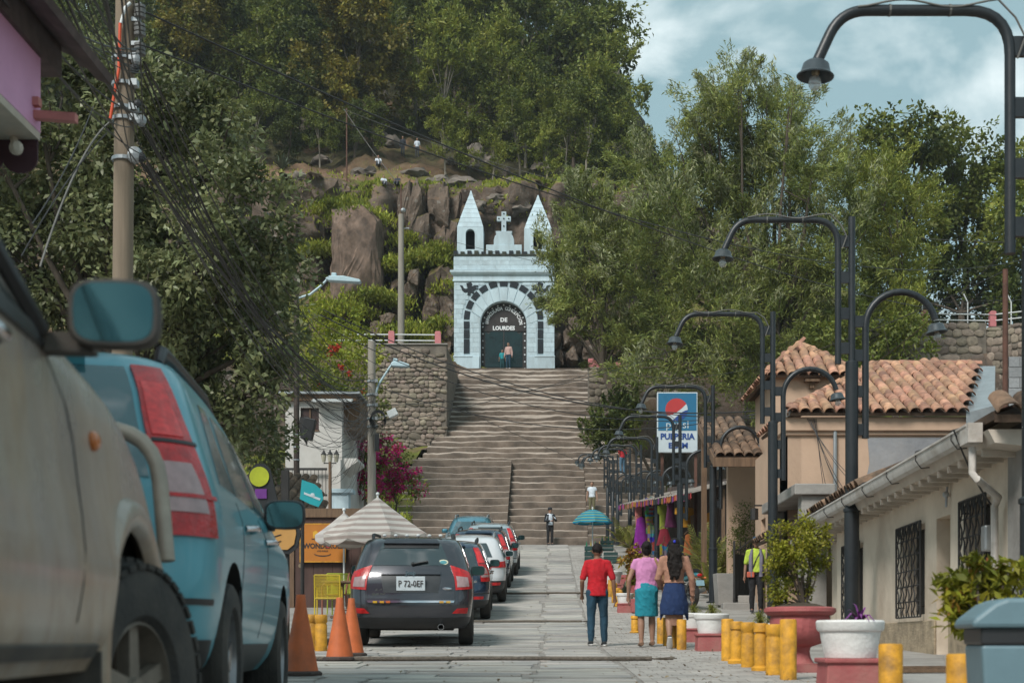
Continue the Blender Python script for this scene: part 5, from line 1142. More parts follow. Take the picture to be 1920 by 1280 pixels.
# brown timber wall with the orange sign
M_brownw = pm('dark_brown_boards', (.060, .030, .024), .7, var=.3, scale=5, stretch=(1, 1, .2), bump=.15)
bwl = empty('timber_gate', (-5.85, 32.5, G(32.5) + .16), 0, 'dark brown timber gate wall behind the yellow chair', 'gate'); h = CAMZ + (CY - 953) / F * 32.5 - G(32.5) - .16
for i in range(7): mb = MB(); mb.box2((i * .215, 0, 0), (i * .215 + .209, .06, h - .2)); mb.build('board', M_brownw, bwl)
mb = MB(); mb.box2((-.05, -.06, h - .2), (1.56, .08, h)); mb.build('lintel', M_wood, bwl); mb = MB(); mb.box2((-.12, -.04, 0), (-.01, .10, h)); mb.build('post', M_wood, bwl); mb = MB(); mb.box2((1.515, -.04, 0), (1.63, .10, h)); mb.build('post', M_wood, bwl)
mb = MB(); mb.lathe([(.0, -.02), (.05, -.02), (.05, .02), (0, .02)], 12, (.14, -.02, .95), Matrix.Rotation(R(90), 4, 'X')); mb.build('lock', M_brass, bwl)
M_osign = pm('orange_sign_board', (.42, .145, .012), .6, var=.1, scale=2)
sg = empty('shop_sign', (-5.70, 32.43, CAMZ + (CY - 1052) / F * 32.43), 0, 'orange shop sign lettered WONDEROLL on the brown timber gate', 'sign')
mb = MB(); mb.box2((0, -.03, 0), (1.0, .02, .84)); mb.build('board', M_osign, sg)
mb = MB(); mb.box2((-.02, -.035, -.02), (1.02, -.0, .0)); mb.box2((-.02, -.035, .84), (1.02, 0, .86)); mb.box2((-.02, -.035, 0), (0, 0, .84)); mb.box2((1.0, -.035, 0), (1.02, 0, .84)); mb.build('frame', M_yellow, sg)
M_ink = pm('dark_print', (.03, .022, .02), .7)
mb = MB(); add_text(mb, 'WONDEROLL', .165, Matrix.Translation((.52, -.034, .345)) @ STAND, .002, .006, .88); mb.build('lettering', M_ink, sg)
mb = MB(); add_text(mb, 'LOS ROLLS', .05, Matrix.Translation((.5, -.034, .235)) @ STAND, .002, .001); mb.build('small_lettering', M_ink, sg)
mb = MB(); mb.prism([(.5 + .19 * math.cos(a), .17 + .06 * math.sin(a)) for a in np.linspace(R(180), R(360), 12)] + [(.5 + .17 * math.cos(a), .17 + .035 * math.sin(a)) for a in np.linspace(R(360), R(180), 12)], -.036, -.031); mb.prism([(.25, .50), (.5, .455), (.75, .50), (.75, .52), (.5, .478), (.25, .52)], -.036, -.031); mb.build('plate_mark', M_ink, sg)
for i, (x, c) in enumerate(((.34, (.55, .30, .02)), (.46, (.45, .05, .02)), (.58, (.30, .02, .22)), (.69, (.55, .30, .02)))):
    mb = MB(); mb.prism([(x - .055, .535), (x + .055, .535), (x + .06, .66), (x, .70), (x - .06, .66)], -.036, -.031); mb.build('food_mark', pm('print_%d' % i, c, .6), sg)
mb = MB(); mb.lathe([(0, 0), (.042, 0)], 14, (.625, -.037, .345), Matrix.Rotation(R(90), 4, 'X'), cap=False); mb.build('red_dot', pm('print_red', (.5, .02, .02), .6), sg)
# pink house upper storey, top left
M_pinkw = pm('pink_wall_paint', (.70, .37, .58), .8, var=.08, scale=1.2, bump=.15, dirt=(.45, .22, .36), dirt_amt=.4)
ph = empty('pink_house', (-3.22, 9.0, 0), 0, 'pink house with overhanging upper storey, dark eaves and scalloped valance', 'house'); zu = CAMZ + (CY - 250) / F * 9.0
mb = MB(); mb.box2((-4.5, -9, zu), (0, 0, zu + 2.6)); mb.build('upper_storey', M_pinkw, ph)
mb = MB(); mb.box2((-4.6, -9.1, zu - .05), (-.002, -.002, zu - .002)); mb.build('soffit', M_trimw, ph)
mb = MB(); mb.box2((-4.5, -9, -.2), (-.75, -.3, zu - .05)); mb.build('ground_storey', M_trimw, ph)
M_eave = pm('dark_eave_boards', (.10, .07, .065), .85, var=.25, scale=8)
for i in range(3): mb = MB(); mb.box((.06 + .11 * i, -4.4, zu + .52 - .09 * i + .16), (.10, 9.6, .05), Matrix.Rotation(R(18), 4, 'Y')); mb.build('eave_board', M_eave, ph)
mb = MB(); mb.box((-.05, -4.4, zu + .60), (.16, 9.4, .26)); mb.build('cornice', M_eave, ph)
for i in range(9):
    y = -4.4 + i * .24; o = inst('tile', TM, ph, (.06, y, zu + .28), (R(0), R(20), R(90)))
for i, x in enumerate(np.linspace(-1.2, -.12, 6)):
    mb = MB(); mb.prism([(x - .11, zu - .05)] + [(x + .11 * math.cos(a), zu - .17 - .09 * math.sin(a)) for a in np.linspace(math.pi, 0, 8)] + [(x + .11, zu - .05)], -.03, -.01); mb.build('valance_scallop', pm('maroon_valance', (.055, .022, .03), .8, var=.2), ph)
mb = MB(); mb.box((.08, -.1, zu + .07), (.36, .06, .05), Matrix.Rotation(R(4), 4, 'Y')); mb.box((-.02, -.12, zu + .15), (.12, .06, .05)); mb.build('pink_beam', pm('pink_timber', (.50, .20, .18), .8), ph)
mb = MB(); mb.tube([(-.15, -.06, zu - .04), (-.12, -.1, zu - .12), (-.1, -.16, zu - .14)], .025, 6); mb.ball((-.09, -.17, zu - .15), .045, 8, 6); mb.build('porch_lamp', M_trimw, ph)
# soft drink sign over the street
M_pblue = pm('sign_blue', (.012, .125, .24), .45, var=.06); M_pwhite = pm('sign_white', (.48, .54, .57), .5, var=.05); M_pred = pm('sign_red', (.42, .03, .03), .5, var=.05); M_pnavy = pm('sign_navy', (.01, .05, .22), .5, var=.05)
p0 = Wp(1232, 848, 50.6); p1_ = Wp(1308, 735, 50.6); sw, shh = p1_.x - p0.x, p1_.z - p0.z
ps = empty('shop_sign', (p0.x, 50.6, G(50.6) + .1), 0, 'tall blue and white soft drink shop sign reading PULPERIA above the stall', 'sign'); zb = p0.z - G(50.6) - .1
mb = MB(); mb.box2((0, 0, zb), (sw, .14, zb + shh)); mb.build('cabinet', M_pwhite, ps, bevel=.02)
mb = MB(); mb.box2((.04, -.012, zb + .78), (sw - .04, .0, zb + shh - .04)); mb.build('blue_panel', M_pblue, ps)
mb = MB(); mb.box2((sw * .93, .0 + .16, 0), (sw * .93 + .1, .26, zb + shh)); mb.box2((sw * .1, .16, 0), (sw * .1 + .1, .26, zb + shh * .6)); mb.build('support_posts', pm('rusty_steel', (.10, .045, .03), .8), ps)
cx_, cz_, rr0 = sw * .48, zb + shh - .62, .40
def disc_part(z0f, z1f, name, mat, y):
    pts = []
    N_ = 30
    lo = lambda x: z0f(x); hi = lambda x: z1f(x)
    xs = np.linspace(-1, 1, N_)
    a = [(x, max(-math.sqrt(max(0, 1 - x * x)), min(math.sqrt(max(0, 1 - x * x)), lo(x)))) for x in xs]; b = [(x, max(-math.sqrt(max(0, 1 - x * x)), min(math.sqrt(max(0, 1 - x * x)), hi(x)))) for x in xs]
    mb = MB(); n = N_
    mb.add([(cx_ + p[0] * rr0, y, cz_ + p[1] * rr0) for p in a] + [(cx_ + p[0] * rr0, y, cz_ + p[1] * rr0) for p in b], [(i, i + 1, n + i + 1, n + i) for i in range(n - 1)]); return mb.build(name, mat, ps)
disc_part(lambda x: -2, lambda x: 2, 'emblem_white', M_pwhite, -.018)
disc_part(lambda x: -.22 + .62 * x + .28 * x * x, lambda x: 2, 'emblem_red', M_pred, -.022)
disc_part(lambda x: -2, lambda x: -.62 + .42 * x + .22 * math.sin(x * 2.2), 'emblem_blue', M_pnavy, -.022)
mb = MB(); add_text(mb, 'pepsi', .40, Matrix.Translation((sw * .5, -.02, zb + .98)) @ STAND, .004, .0); mb.build('brand_lettering', M_pwhite, ps)
mb = MB(); add_text(mb, 'PULPERIA', .29, Matrix.Translation((sw * .5, -.012, zb + .56)) @ STAND, .004, .010, .98); add_text(mb, 'ELAM', .26, Matrix.Translation((sw * .52, -.012, zb + .24)) @ STAND, .004, .010, 1.1); mb.build('shop_lettering', M_pnavy, ps)
# ------------------------------------------------------------------ clothing stall
st = empty('clothing_stall', (4.6, 42.0, 0), 0, 'market stall with corrugated roof hung with colourful clothes', 'market stall')
A_, B_ = Vector((0, 0, 5.25)), Vector((-1.35, 17.0, 6.5)); M_corr = pm('old_corrugated_sheet', (.22, .19, .165), .8, var=.25, scale=3, dirt=(.12, .08, .06), dirt_amt=.6)
dirS = (B_ - A_); nS = 34
mb = MB(); vs = []
for i in range(nS * 4 + 1):
    t = i / (nS * 4); p = A_ + dirS * t; w = .028 * math.sin(i * math.pi / 2); vs += [p + Vector((-.5, 0, w - .32)), p + Vector((1.6, 0, w + .22))]
mb.add(vs, [(2 * i, 2 * i + 1, 2 * i + 3, 2 * i + 2) for i in range(nS * 4)]); mb.build('corrugated_roof', M_corr, st)
for t in (.02, .33, .66, .98): p = A_ + dirS * t; g = G(42 + p.y) + .1; mb = MB(); mb.box((p.x + .5, p.y, (p.z - .2 + g) / 2), (.1, .1, p.z - .2 - g)); mb.build('post', M_wood, st)
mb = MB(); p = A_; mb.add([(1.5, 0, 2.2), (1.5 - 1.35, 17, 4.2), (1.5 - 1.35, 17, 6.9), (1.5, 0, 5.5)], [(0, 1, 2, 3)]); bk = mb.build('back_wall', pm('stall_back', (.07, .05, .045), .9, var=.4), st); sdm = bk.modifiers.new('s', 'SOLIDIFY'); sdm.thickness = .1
cols = [(.33, .03, .03), (.36, .17, .02), (.02, .02, .02), (.36, .06, .16), (.36, .11, .02), (.16, .03, .17)]
bm_ = []
for i in range(64):
    t = (i + random.uniform(-.25, .25)) / 64; p = A_ + dirS * t + Vector((-.53, .0, -.42)); q = dirS.normalized()
    mb = MB(); mb.box((0, 0, random.uniform(-.03, .03)), (.02, .17, .17), Matrix.Rotation(random.uniform(-.3, .3), 4, 'X')); ci = random.randrange(6); o = mb.build('bunting', pm('bunting_%d' % ci, cols[ci], .8), st); o.location = p; o.rotation_euler = (0, 0, math.atan2(dirS.y, dirS.x) - R(90))
def checker_cloth(name):
    m, t, N, Lk, b = node_mat(name); co = N.new('ShaderNodeTexCoord'); v = N.new('ShaderNodeTexVoronoi'); v.inputs['Scale'].default_value = 6.5; v.distance = 'MANHATTAN'; v.inputs['Randomness'].default_value = .25
    Lk(co.outputs['Object'], v.inputs['Vector']); h = N.new('ShaderNodeHueSaturation'); h.inputs['Saturation'].default_value = 1.4; h.inputs['Value'].default_value = .22; Lk(v.outputs['Color'], h.inputs['Color']); Lk(h.outputs['Color'], b.inputs['Base Color']); b.inputs['Roughness'].default_value = .85; return m
M_check = checker_cloth('checked_textile')
def garment(kind, px, y0, y1, wpx, d, mat, label):
    X = (px - CX) / F * d; z1 = CAMZ + (CY - y0) / F * d; z0 = CAMZ + (CY - y1) / F * d; w = wpx / F * d; h = z1 - z0
    o = empty(kind, (X, d, z0), random.uniform(-.3, .3), label, {'hanging_skirt': 'skirt', 'hanging_shirt': 'shirt', 'hanging_dress': 'dress', 'hanging_trousers': 'trousers', 'hanging_cloth': 'cloth'}[kind], 'clothes hanging at the stall')
    mb = MB(); n = 20; m = 14; vs = []
    for i in range(m + 1):
        t = i / m
        if kind == 'hanging_skirt': f = .45 + .55 * t
        elif kind == 'hanging_dress': f = (.95 if t < .12 else .55 + .1 * abs(t - .3)) if t < .45 else .55 + .45 * (t - .45) / .55
        elif kind == 'hanging_shirt': f = 1.0 if t < .38 else .62
        else: f = .85 + .12 * math.sin(t * 5)
        for j in range(n):
            a = 2 * math.pi * j / n; fold = 1 + .14 * math.sin(a * 5 + t * 2) * t
            vs.append((w * .5 * f * math.cos(a) * fold, w * .16 * math.sin(a) * fold * (.5 + .6 * t), h * (1 - t) - (.06 * h * abs(math.cos(a)) if i == 0 else 0)))
    mb.add(vs, [(i * n + j, i * n + (j + 1) % n, (i + 1) * n + (j + 1) % n, (i + 1) * n + j) for i in range(m) for j in range(n)])
    if kind == 'hanging_trousers':
        mb = MB()
        for s in (-1, 1): mb.tube([(s * w * .2, 0, h), (s * w * .24, .02, h * .5), (s * w * .3, 0, 0)], [(w * .24, w * .13), (w * .21, w * .12), (w * .18, w * .1)], 12)
    mb.build('fabric', mat, o, smooth=60)
    mb = MB(); mb.tube([(-w * .35, 0, h - .02), (0, 0, h + .1), (w * .35, 0, h - .02)], .012, 5); mb.tube([(0, 0, h + .1), (0, 0, h + .26), (.04, 0, h + .3)], .008, 5); mb.build('hanger', M_wood, o)
def cm(n, c, **k): return pm('cloth_' + n, c, .9, var=.2, scale=5, bump=.25, bscale=14, **k)
garment('hanging_skirt', 1202, 968, 1042, 34, 54.5, cm('purple', (.17, .010, .20)), 'long purple skirt hanging at the end of the clothing stall')
garment('hanging_cloth', 1220, 930, 1000, 24, 53.5, M_check, 'brightly chequered cloth hanging beside the purple skirt')
garment('hanging_trousers', 1222, 985, 1068, 18, 52.5, M_check, 'brightly chequered trousers hanging below the roof edge')
garment('hanging_cloth', 1197, 945, 985, 14, 55.5, cm('pinkish', (.55, .18, .16)), 'salmon cloth hanging at the far corner of the stall')
garment('hanging_shirt', 1243, 945, 992, 22, 49.5, cm('lime', (.22, .26, .03)), 'lime green top hanging above the dark red skirt')
garment('hanging_skirt', 1245, 990, 1022, 30, 49.3, cm('darkred', (.16, .008, .02)), 'dark red skirt hanging below the lime green top')
garment('hanging_trousers', 1245, 1020, 1062, 18, 49.2, M_check, 'patterned blue trousers hanging below the dark red skirt')
garment('hanging_dress', 1257, 930, 988, 24, 47.5, cm('plum', (.085, .012, .055)), 'dark plum dress hanging in the middle of the stall')
garment('hanging_shirt', 1283, 950, 988, 38, 45.5, cm('ochre', (.42, .20, .015)), 'ochre yellow shirt hanging beside the palm plants')
garment('hanging_skirt', 1290, 1000, 1040, 20, 45.0, cm('orange', (.26, .08, .02)), 'orange skirt hanging beside the palm plants')
garment('hanging_dress', 1330, 960, 1020, 20, 43.5, cm('amber', (.38, .16, .02)), 'amber dress hanging behind the palm plants')
# ================================================================== VEHICLES
def paint(name, c, rough=.28, metal=.25, coat=.8, dirt=None, amt=.35): return pm(name, c, rough, var=.06, scale=2, metal=metal, coat=coat, dirt=dirt, dirt_amt=amt)
G_car = glass('car_glass_tinted', (.012, .022, .024), .12)
G_clear = glass('car_glass_clear', (.03, .05, .05), .45)
M_tail = pm('tail_lamp_red', (.46, .010, .012), .25, var=.3, scale=16, coat=.3, spec=.5, bump=.3, bscale=60)
M_tailw = pm('tail_lamp_clear', (.36, .24, .24), .25, var=.15, scale=20, coat=.8)
M_amber = pm('amber_lamp', (.5, .13, .01), .25, var=.1, coat=.6)
M_mirror = pm('mirror_glass', (.06, .13, .14), .05, var=.05, metal=.9)
M_rim = pm('alloy_rim', (.28, .28, .29), .35, var=.15, metal=.8, dirt=(.12, .1, .08), dirt_amt=.5)
M_plate = pm('number_plate', (.60, .66, .70), .5, var=.06)
M_under = pm('underbody', (.014, .013, .012), .9, var=.3)
def pchip(xs, ys):
    xs = np.array(xs, float); ys = np.array(ys, float); h = np.diff(xs); dl = np.diff(ys) / h; m = np.zeros(len(xs)); m[0] = dl[0]; m[-1] = dl[-1]
    for i in range(1, len(xs) - 1): m[i] = 0 if dl[i - 1] * dl[i] <= 0 else 2 * dl[i - 1] * dl[i] / (dl[i - 1] + dl[i])
    def f(x):
        x = min(max(x, xs[0]), xs[-1]); i = min(len(xs) - 2, max(0, int(np.searchsorted(xs, x, 'right') - 1))); t = (x - xs[i]) / h[i]
        return float(ys[i] * (1 + 2 * t) * (1 - t) ** 2 + m[i] * h[i] * t * (1 - t) ** 2 + ys[i + 1] * t * t * (3 - 2 * t) + m[i + 1] * h[i] * t * t * (t - 1))
    return f
class Shell:
    """car body as a stack of rounded plan outlines; P(z,u) walks half the outline: 0-1 rear, 1-2 rear corner, 2-3 side, 3-4 front corner, 4-5 front"""
    def __init__(s, z, w, r, f, cr, cf, bow=.05):
        s.z = z; s.w, s.r, s.f, s.cr, s.cf = [pchip(z, q if isinstance(q, (list, tuple)) else [q] * len(z)) for q in (w, r, f, cr, cf)]; s.bow = bow
    def P(s, z, u):
        sg = -1 if u < 0 else 1; u = abs(u); w, r, f = s.w(z), s.r(z), s.f(z); cr = min(s.cr(z), w * .95); cf = min(s.cf(z), w * .95, (f - r) * .45); b = s.bow
        if u <= 1: x = (w - cr) * u; y = r - b * (1 - u * u)
        elif u <= 2: a = (u - 1) * math.pi / 2; x = w - cr + cr * math.sin(a); y = r + cr * (1 - math.cos(a))
        elif u <= 3: t = u - 2; x = w + .012 * math.sin(math.pi * t); y = r + cr + (f - cf - r - cr) * t
        elif u <= 4: a = (u - 3) * math.pi / 2; x = w - cf + cf * math.cos(a); y = f - cf + cf * math.sin(a)
        else: x = (w - cf) * (5 - u); y = f + b * (1 - (5 - u) ** 2)
        return Vector((sg * x, y, z))
    def uy(s, z, y):
        w, r, f = s.w(z), s.r(z), s.f(z); cr = min(s.cr(z), w * .95); cf = min(s.cf(z), w * .95, (f - r) * .45); return 2 + (y - r - cr) / (f - cf - r - cr)
    def N(s, z, u):
        e = .012; a = s.P(z, u + e) - s.P(z, u - e); b = s.P(z + e, u) - s.P(z - e, u); n = a.cross(b)
        if n.length < 1e-9: return Vector((0, -1, 0))
        n.normalize(); c = Vector((0, (s.r(z) + s.f(z)) / 2, z - .25)); p = s.P(z, u)
        if n.dot(p - c) < 0: n = -n
        return n
    def body(s, nz=40):
        zs = list(np.linspace(s.z[0], s.z[-1], nz)); us = list(np.linspace(0, 1, 5)) + list(np.linspace(1, 2, 7))[1:] + list(np.linspace(2, 3, 18))[1:] + list(np.linspace(3, 4, 7))[1:] + list(np.linspace(4, 5, 5))[1:]
        loop = us + [-u for u in us[-2:0:-1]]; n = len(loop); mb = MB(); vs = []
        for z in zs:
            for u in loop: vs.append(s.P(z, u))
        fs = [(i * n + j, i * n + (j + 1) % n, (i + 1) * n + (j + 1) % n, (i + 1) * n + j) for i in range(nz - 1) for j in range(n)]
        for i, z in ((0, zs[0]), (nz - 1, zs[-1])):
            c = len(vs); vs.append(Vector((0, (s.r(z) + s.f(z)) / 2, z + (.012 if i else 0)))); fs += [(i * n + j, i * n + (j + 1) % n, c) for j in range(n)]
        mb.add(vs, fs); return mb
    def patch(s, c, off=.005, nu=10, nz=6, sides=(1,)):
        """c = corners (u,z): lower-start, lower-end, upper-end, upper-start"""
        mb = MB(); vs = []
        for j in range(nz + 1):
            b = j / nz
            for i in range(nu + 1):
                a = i / nu; u = (c[0][0] * (1 - a) + c[1][0] * a) * (1 - b) + (c[3][0] * (1 - a) + c[2][0] * a) * b; z = (c[0][1] * (1 - a) + c[1][1] * a) * (1 - b) + (c[3][1] * (1 - a) + c[2][1] * a) * b
                p = s.P(z, u); n = s.N(z, u); vs.append((p + n * off)); vs.append(p - n * .012)
        m = (nu + 1); ix = lambda j, i, k: (j * m + i) * 2 + k; fs = []
        for j in range(nz):
            for i in range(nu): fs.append((ix(j, i, 0), ix(j, i + 1, 0), ix(j + 1, i + 1, 0), ix(j + 1, i, 0)))
        for i in range(nu):
            for j in (0, nz): fs.append((ix(j, i, 0), ix(j, i + 1, 0), ix(j, i + 1, 1), ix(j, i, 1)))
        for j in range(nz):
            for i in (0, nu): fs.append((ix(j, i, 0), ix(j + 1, i, 0), ix(j + 1, i, 1), ix(j, i, 1)))
        mb.add(vs, fs); return mb
def finish_boolean(o, cutters):
    for c in cutters:
        m = o.modifiers.new('cut', 'BOOLEAN'); m.operation = 'DIFFERENCE'; m.object = c; m.solver = 'EXACT'; m.material_mode = 'TRANSFER'
    dg = bpy.context.evaluated_depsgraph_get(); me = bpy.data.meshes.new_from_object(o.evaluated_get(dg)); o.modifiers.clear(); o.data = me
    me.polygons.foreach_set('use_smooth', [True] * len(me.polygons)); me.set_sharp_from_angle(angle=R(42))
    for c in cutters: bpy.data.objects.remove(c)
def wheel_meshes(r, w, rim_r, lug=0, rimmat=None):
    MX = Matrix.Rotation(R(90), 4, 'Y')
    h = w / 2
    mb = MB(); mb.lathe([(rim_r * .96, -h * .8), (rim_r * 1.06, -h * .98), (r * .90, -h), (r * .975, -h * .86), (r, -h * .6), (r, h * .6), (r * .975, h * .86), (r * .90, h), (rim_r * 1.06, h * .98), (rim_r * .96, h * .8)], 40, (0, 0, 0), MX, cap=False)
    if lug:
        for k in range(lug):
            a = 2 * math.pi * k / lug
            for j, (x, ww) in enumerate(((-h * .72, h * .50), (-h * .1, h * .40), (h * .42, h * .36), (h * .88, h * .26))):
                aa = a + (j % 2) * math.pi / lug; M = Matrix.Rotation(aa, 4, 'X'); rr_ = r + .006 if abs(x) < h * .8 else r * .965
                mb.box(M @ Vector((x, 0, rr_)), (ww, 2 * math.pi * r / lug * .72, .016), M)
    else:
        for x in (-h * .45, -h * .15, h * .15, h * .45): mb.lathe([(r - .004, x - .006), (r + .002, x - .005), (r + .002, x + .005), (r - .004, x + .006)], 40, (0, 0, 0), MX, cap=False)
    ty = mb.mesh('tyre', M_rubber, 40)
    mb = MB(); mb.lathe([(rim_r * .97, -h * .7), (rim_r, h * .80), (rim_r * .93, h * .84), (rim_r * .90, h * .5), (rim_r * .86, h * .2), (.0, h * .25)], 32, (0, 0, 0), MX, cap=False)
    for k in range(5):
        a = 2 * math.pi * k / 5; M = Matrix.Rotation(a, 4, 'X'); mb.box(M @ Vector((h * .55, 0, rim_r * .5)), (h * .32, rim_r * .30, rim_r * .86), M, .8)
    mb.lathe([(.0, h * .82), (rim_r * .2, h * .8), (rim_r * .26, h * .5)], 16, (0, 0, 0), MX, cap=False)
    return ty, mb.mesh('rim', rimmat or M_rim, 40)
W_std = wheel_meshes(.345, .225, .225); W_truck = wheel_meshes(.385, .265, .215, 40, pm('dusty_rim', (.20, .17, .14), .6, var=.3, metal=.4, scale=8))
def add_wheels(root, tr, ya, yb, r, wm, steer=0):
    for (x, y) in ((tr, ya), (-tr, ya), (tr, yb), (-tr, yb)):
        w = inst('wheel', wm[0], root, (x, y, r), (0, 0, (0 if x > 0 else math.pi) + (steer if y == yb else 0))); inst('rim', wm[1], w)
def mirror_part(root, c, size, mat, glassmat=None):
    for s in (1, -1):
        mb = MB(); cx_, cy_, cz_ = c; w, h = size; n = 20
        pts = [(w / 2 * math.copysign(abs(math.cos(t)) ** .55, math.cos(t)), h / 2 * math.copysign(abs(math.sin(t)) ** .55, math.sin(t))) for t in np.linspace(0, 2 * math.pi, n, endpoint=False)]
        vs = []
        for (y, k) in ((0, .94), (.012, 1.0), (.06, .97), (.11, .75), (.125, .4)): vs += [(s * cx_ + p[0] * k, cy_ + y, cz_ + p[1] * k) for p in pts]
        mb.add(vs, [(i * n + j, i * n + (j + 1) % n, (i + 1) * n + (j + 1) % n, (i + 1) * n + j) for i in range(4) for j in range(n)] + [tuple(range(n)), tuple(4 * n + j for j in range(n))])
        mb.box((s * (cx_ - w * .62), cy_ + .08, cz_ - h * .38), (w * .7, .07, h * .28)); m = mb.build('wing_mirror', mat, root, smooth=50)
        mb = MB(); mb.add([(s * cx_ + p[0] * .86, cy_ - .002, cz_ + p[1] * .86) for p in pts], [tuple(range(n))]); mb.build('mirror_glass', M_mirror, m)
def suv(name, loc, rz, label, cat, col_m, kind, group=None, glassm=None, z_scale=1.0):
    o = empty(name, loc, rz, label, cat, group)
    if kind == 'jeep':
        S = Shell([.27, .36, .46, .62, .80, .95, 1.04, 1.14, 1.30, 1.48, 1.57, 1.62, 1.65], [.78, .845, .875, .895, .905, .90, .885, .85, .80, .735, .69, .60, .35], [.17, .07, .02, .0, .035, .06, .09, .14, .24, .36, .46, .62, 1.0], [4.25, 4.35, 4.42, 4.45, 4.42, 4.38, 3.75, 3.40, 3.05, 2.72, 2.5, 2.3, 1.9], [.28, .28, .27, .26, .26, .26, .26, .26, .25, .24, .24, .25, .2], .42)
        L_, ya, yb = 4.45, .86, 3.50
    else:
        S = Shell([.27, .36, .46, .62, .80, .95, 1.04, 1.14, 1.30, 1.48, 1.58, 1.64, 1.67], [.78, .85, .88, .90, .905, .90, .885, .855, .80, .735, .68, .58, .32], [.14, .05, .0, .0, .04, .06, .08, .12, .22, .36, .47, .64, 1.0], [4.25, 4.38, 4.47, 4.50, 4.46, 4.36, 3.72, 3.36, 3.0, 2.66, 2.45, 2.25, 1.9], [.34, .34, .34, .33, .32, .32, .31, .30, .28, .26, .26, .26, .2], .46)
        L_, ya, yb = 4.5, .88, 3.50
    b = S.body().build('body', [col_m, M_under], o)
    cut = []
    for y in (ya, yb):
        mb = MB(); mb.lathe([(.42, -1.2), (.42, 1.2)], 32, (0, y, .36), Matrix.Rotation(R(90), 4, 'Y')); c = mb.build('cut', M_under); c.location = loc; c.rotation_euler = (0, 0, rz); cut.append(c)
    bpy.context.view_layer.update(); finish_boolean(b, cut)
    P = lambda c, off, mat, nm, nu=10, nz=6, par=None: S.patch(c, off, nu, nz).build(nm, mat, par or o, smooth=50)
    # inner dark floor so that nothing shows hollow
    mb = MB(); mb.box2((-.62, .25, .24), (.62, L_ - .35, .42)); mb.build('floor_pan', M_under, o)
    mb = MB(); mb.tube([(-.7, ya, .34), (.7, ya, .34)], .05, 8); mb.box((0, ya, .30), (.3, .25, .16)); mb.build('axle', M_under, o)
    add_wheels(o, .80, ya, yb, .345, W_std)
    gl = glassm or G_car
    # lower cladding
    P([(-1.98, .275), (1.98, .275), (1.98, .44), (-1.98, .44)], .006, M_black, 'lower_bumper', 30, 4)
    for s in (1, -1): P([(s * 2.28, .275), (s * 2.66, .275), (s * 2.66, .42), (s * 2.28, .42)], .006, M_black, 'sill', 10, 3)
    tr = .9
    if kind == 'jeep':
        P([(-.98, 1.20), (.98, 1.20), (.90, 1.535), (-.90, 1.535)], .006, gl, 'rear_window', 18, 6)
        P([(-.84, 1.50), (.84, 1.50), (.80, 1.56), (-.80, 1.56)], .05, col_m, 'spoiler', 14, 3)
        P([(-.80, 1.455), (.80, 1.455), (.82, 1.505), (-.82, 1.505)], .012, M_black, 'spoiler_shadow_strip', 14, 2)
        for s in (1, -1):
            t = P([(s * 1.02, .84), (s * 1.80, .86), (s * 1.72, 1.10), (s * 1.0, 1.20)], .014, M_tail, 'tail_light', 8, 6)
            P([(s * 1.08, .88), (s * 1.55, .89), (s * 1.52, 1.02), (s * 1.08, 1.04)], .020, M_tailw, 'lens', 6, 4, t)
            P([(s * .98, .50), (s * 1.55, .50), (s * 1.55, .58), (s * 1.12, .57)], .010, M_tail, 'reflector', 6, 2)
        P([(-.98, .655), (.98, .655), (1.0, .685), (-1.0, .685)], .02, M_chrome, 'chrome_strip', 16, 2)
        P([(-.70, 1.06), (.70, 1.06), (.70, 1.125), (-.70, 1.125)], .03, col_m, 'handle_bar', 12, 3)
        P([(-.62, .80), (.62, .80), (.70, 1.055), (-.70, 1.055)], .004, pm('plate_recess', (.035, .038, .042), .4), 'plate_recess', 10, 5)
        y = S.P(.93, 0).y
        mb = MB(); mb.box((0, y - .03, .935), (.42, .016, .21), Matrix.Rotation(R(6), 4, 'X')); pl = mb.build('number_plate', M_plate, o, bevel=.006)
        mb = MB(); add_text(mb, 'P 72-0EF', .125, Matrix.Translation((0, y - .042, .93)) @ STAND, .002, .002, .82); mb.build('plate_lettering', M_ink, pl)
        mb = MB(); add_text(mb, 'Jeep', .085, Matrix.Translation((0, y - .055, 1.09)) @ STAND, .003, .003); mb.build('badge', M_chrome, o)
        for (tx, zz, sx) in (('4x4', .83, .07), ('SMILEY', .765, .06)):
            q = S.P(zz, -.92); mb = MB(); add_text(mb, tx, sx, Matrix.Translation((q.x + .12, q.y - .012, zz)) @ Matrix.Rotation(R(-5), 4, 'Z') @ STAND, .002, .004); mb.build('badge', M_chrome, o)
        q = S.P(.86, .82); mb = MB(); mb.ball((q.x, q.y - .008, .86), (.07, .01, .022), 14, 6); mb.build('badge', M_chrome, o)
        q = S.P(1.255, .84); mb = MB(); mb.ball((q.x, q.y - .012, 1.25), (.075, .006, .045), 16, 6, Matrix.Rotation(R(-24), 4, 'X')); st_ = mb.build('sticker', pm('cream_sticker', (.6, .58, .42), .6), o); mb = MB(); mb.ball((q.x, q.y - .016, 1.25), (.055, .006, .03), 16, 6, Matrix.Rotation(R(-24), 4, 'X')); mb.build('sticker_centre', pm('sticker_teal', (.05, .24, .28), .6), st_)
        a, bb = S.P(1.225, .05), S.P(1.245, .48); mb = MB(); mb.tube([a + Vector((0, -.03, 0)), bb + Vector((-.02, -.03, .02))], .016, 6); mb.ball(a + Vector((0, -.02, 0)), .03, 8, 6); mb.build('rear_wiper', M_black, o)
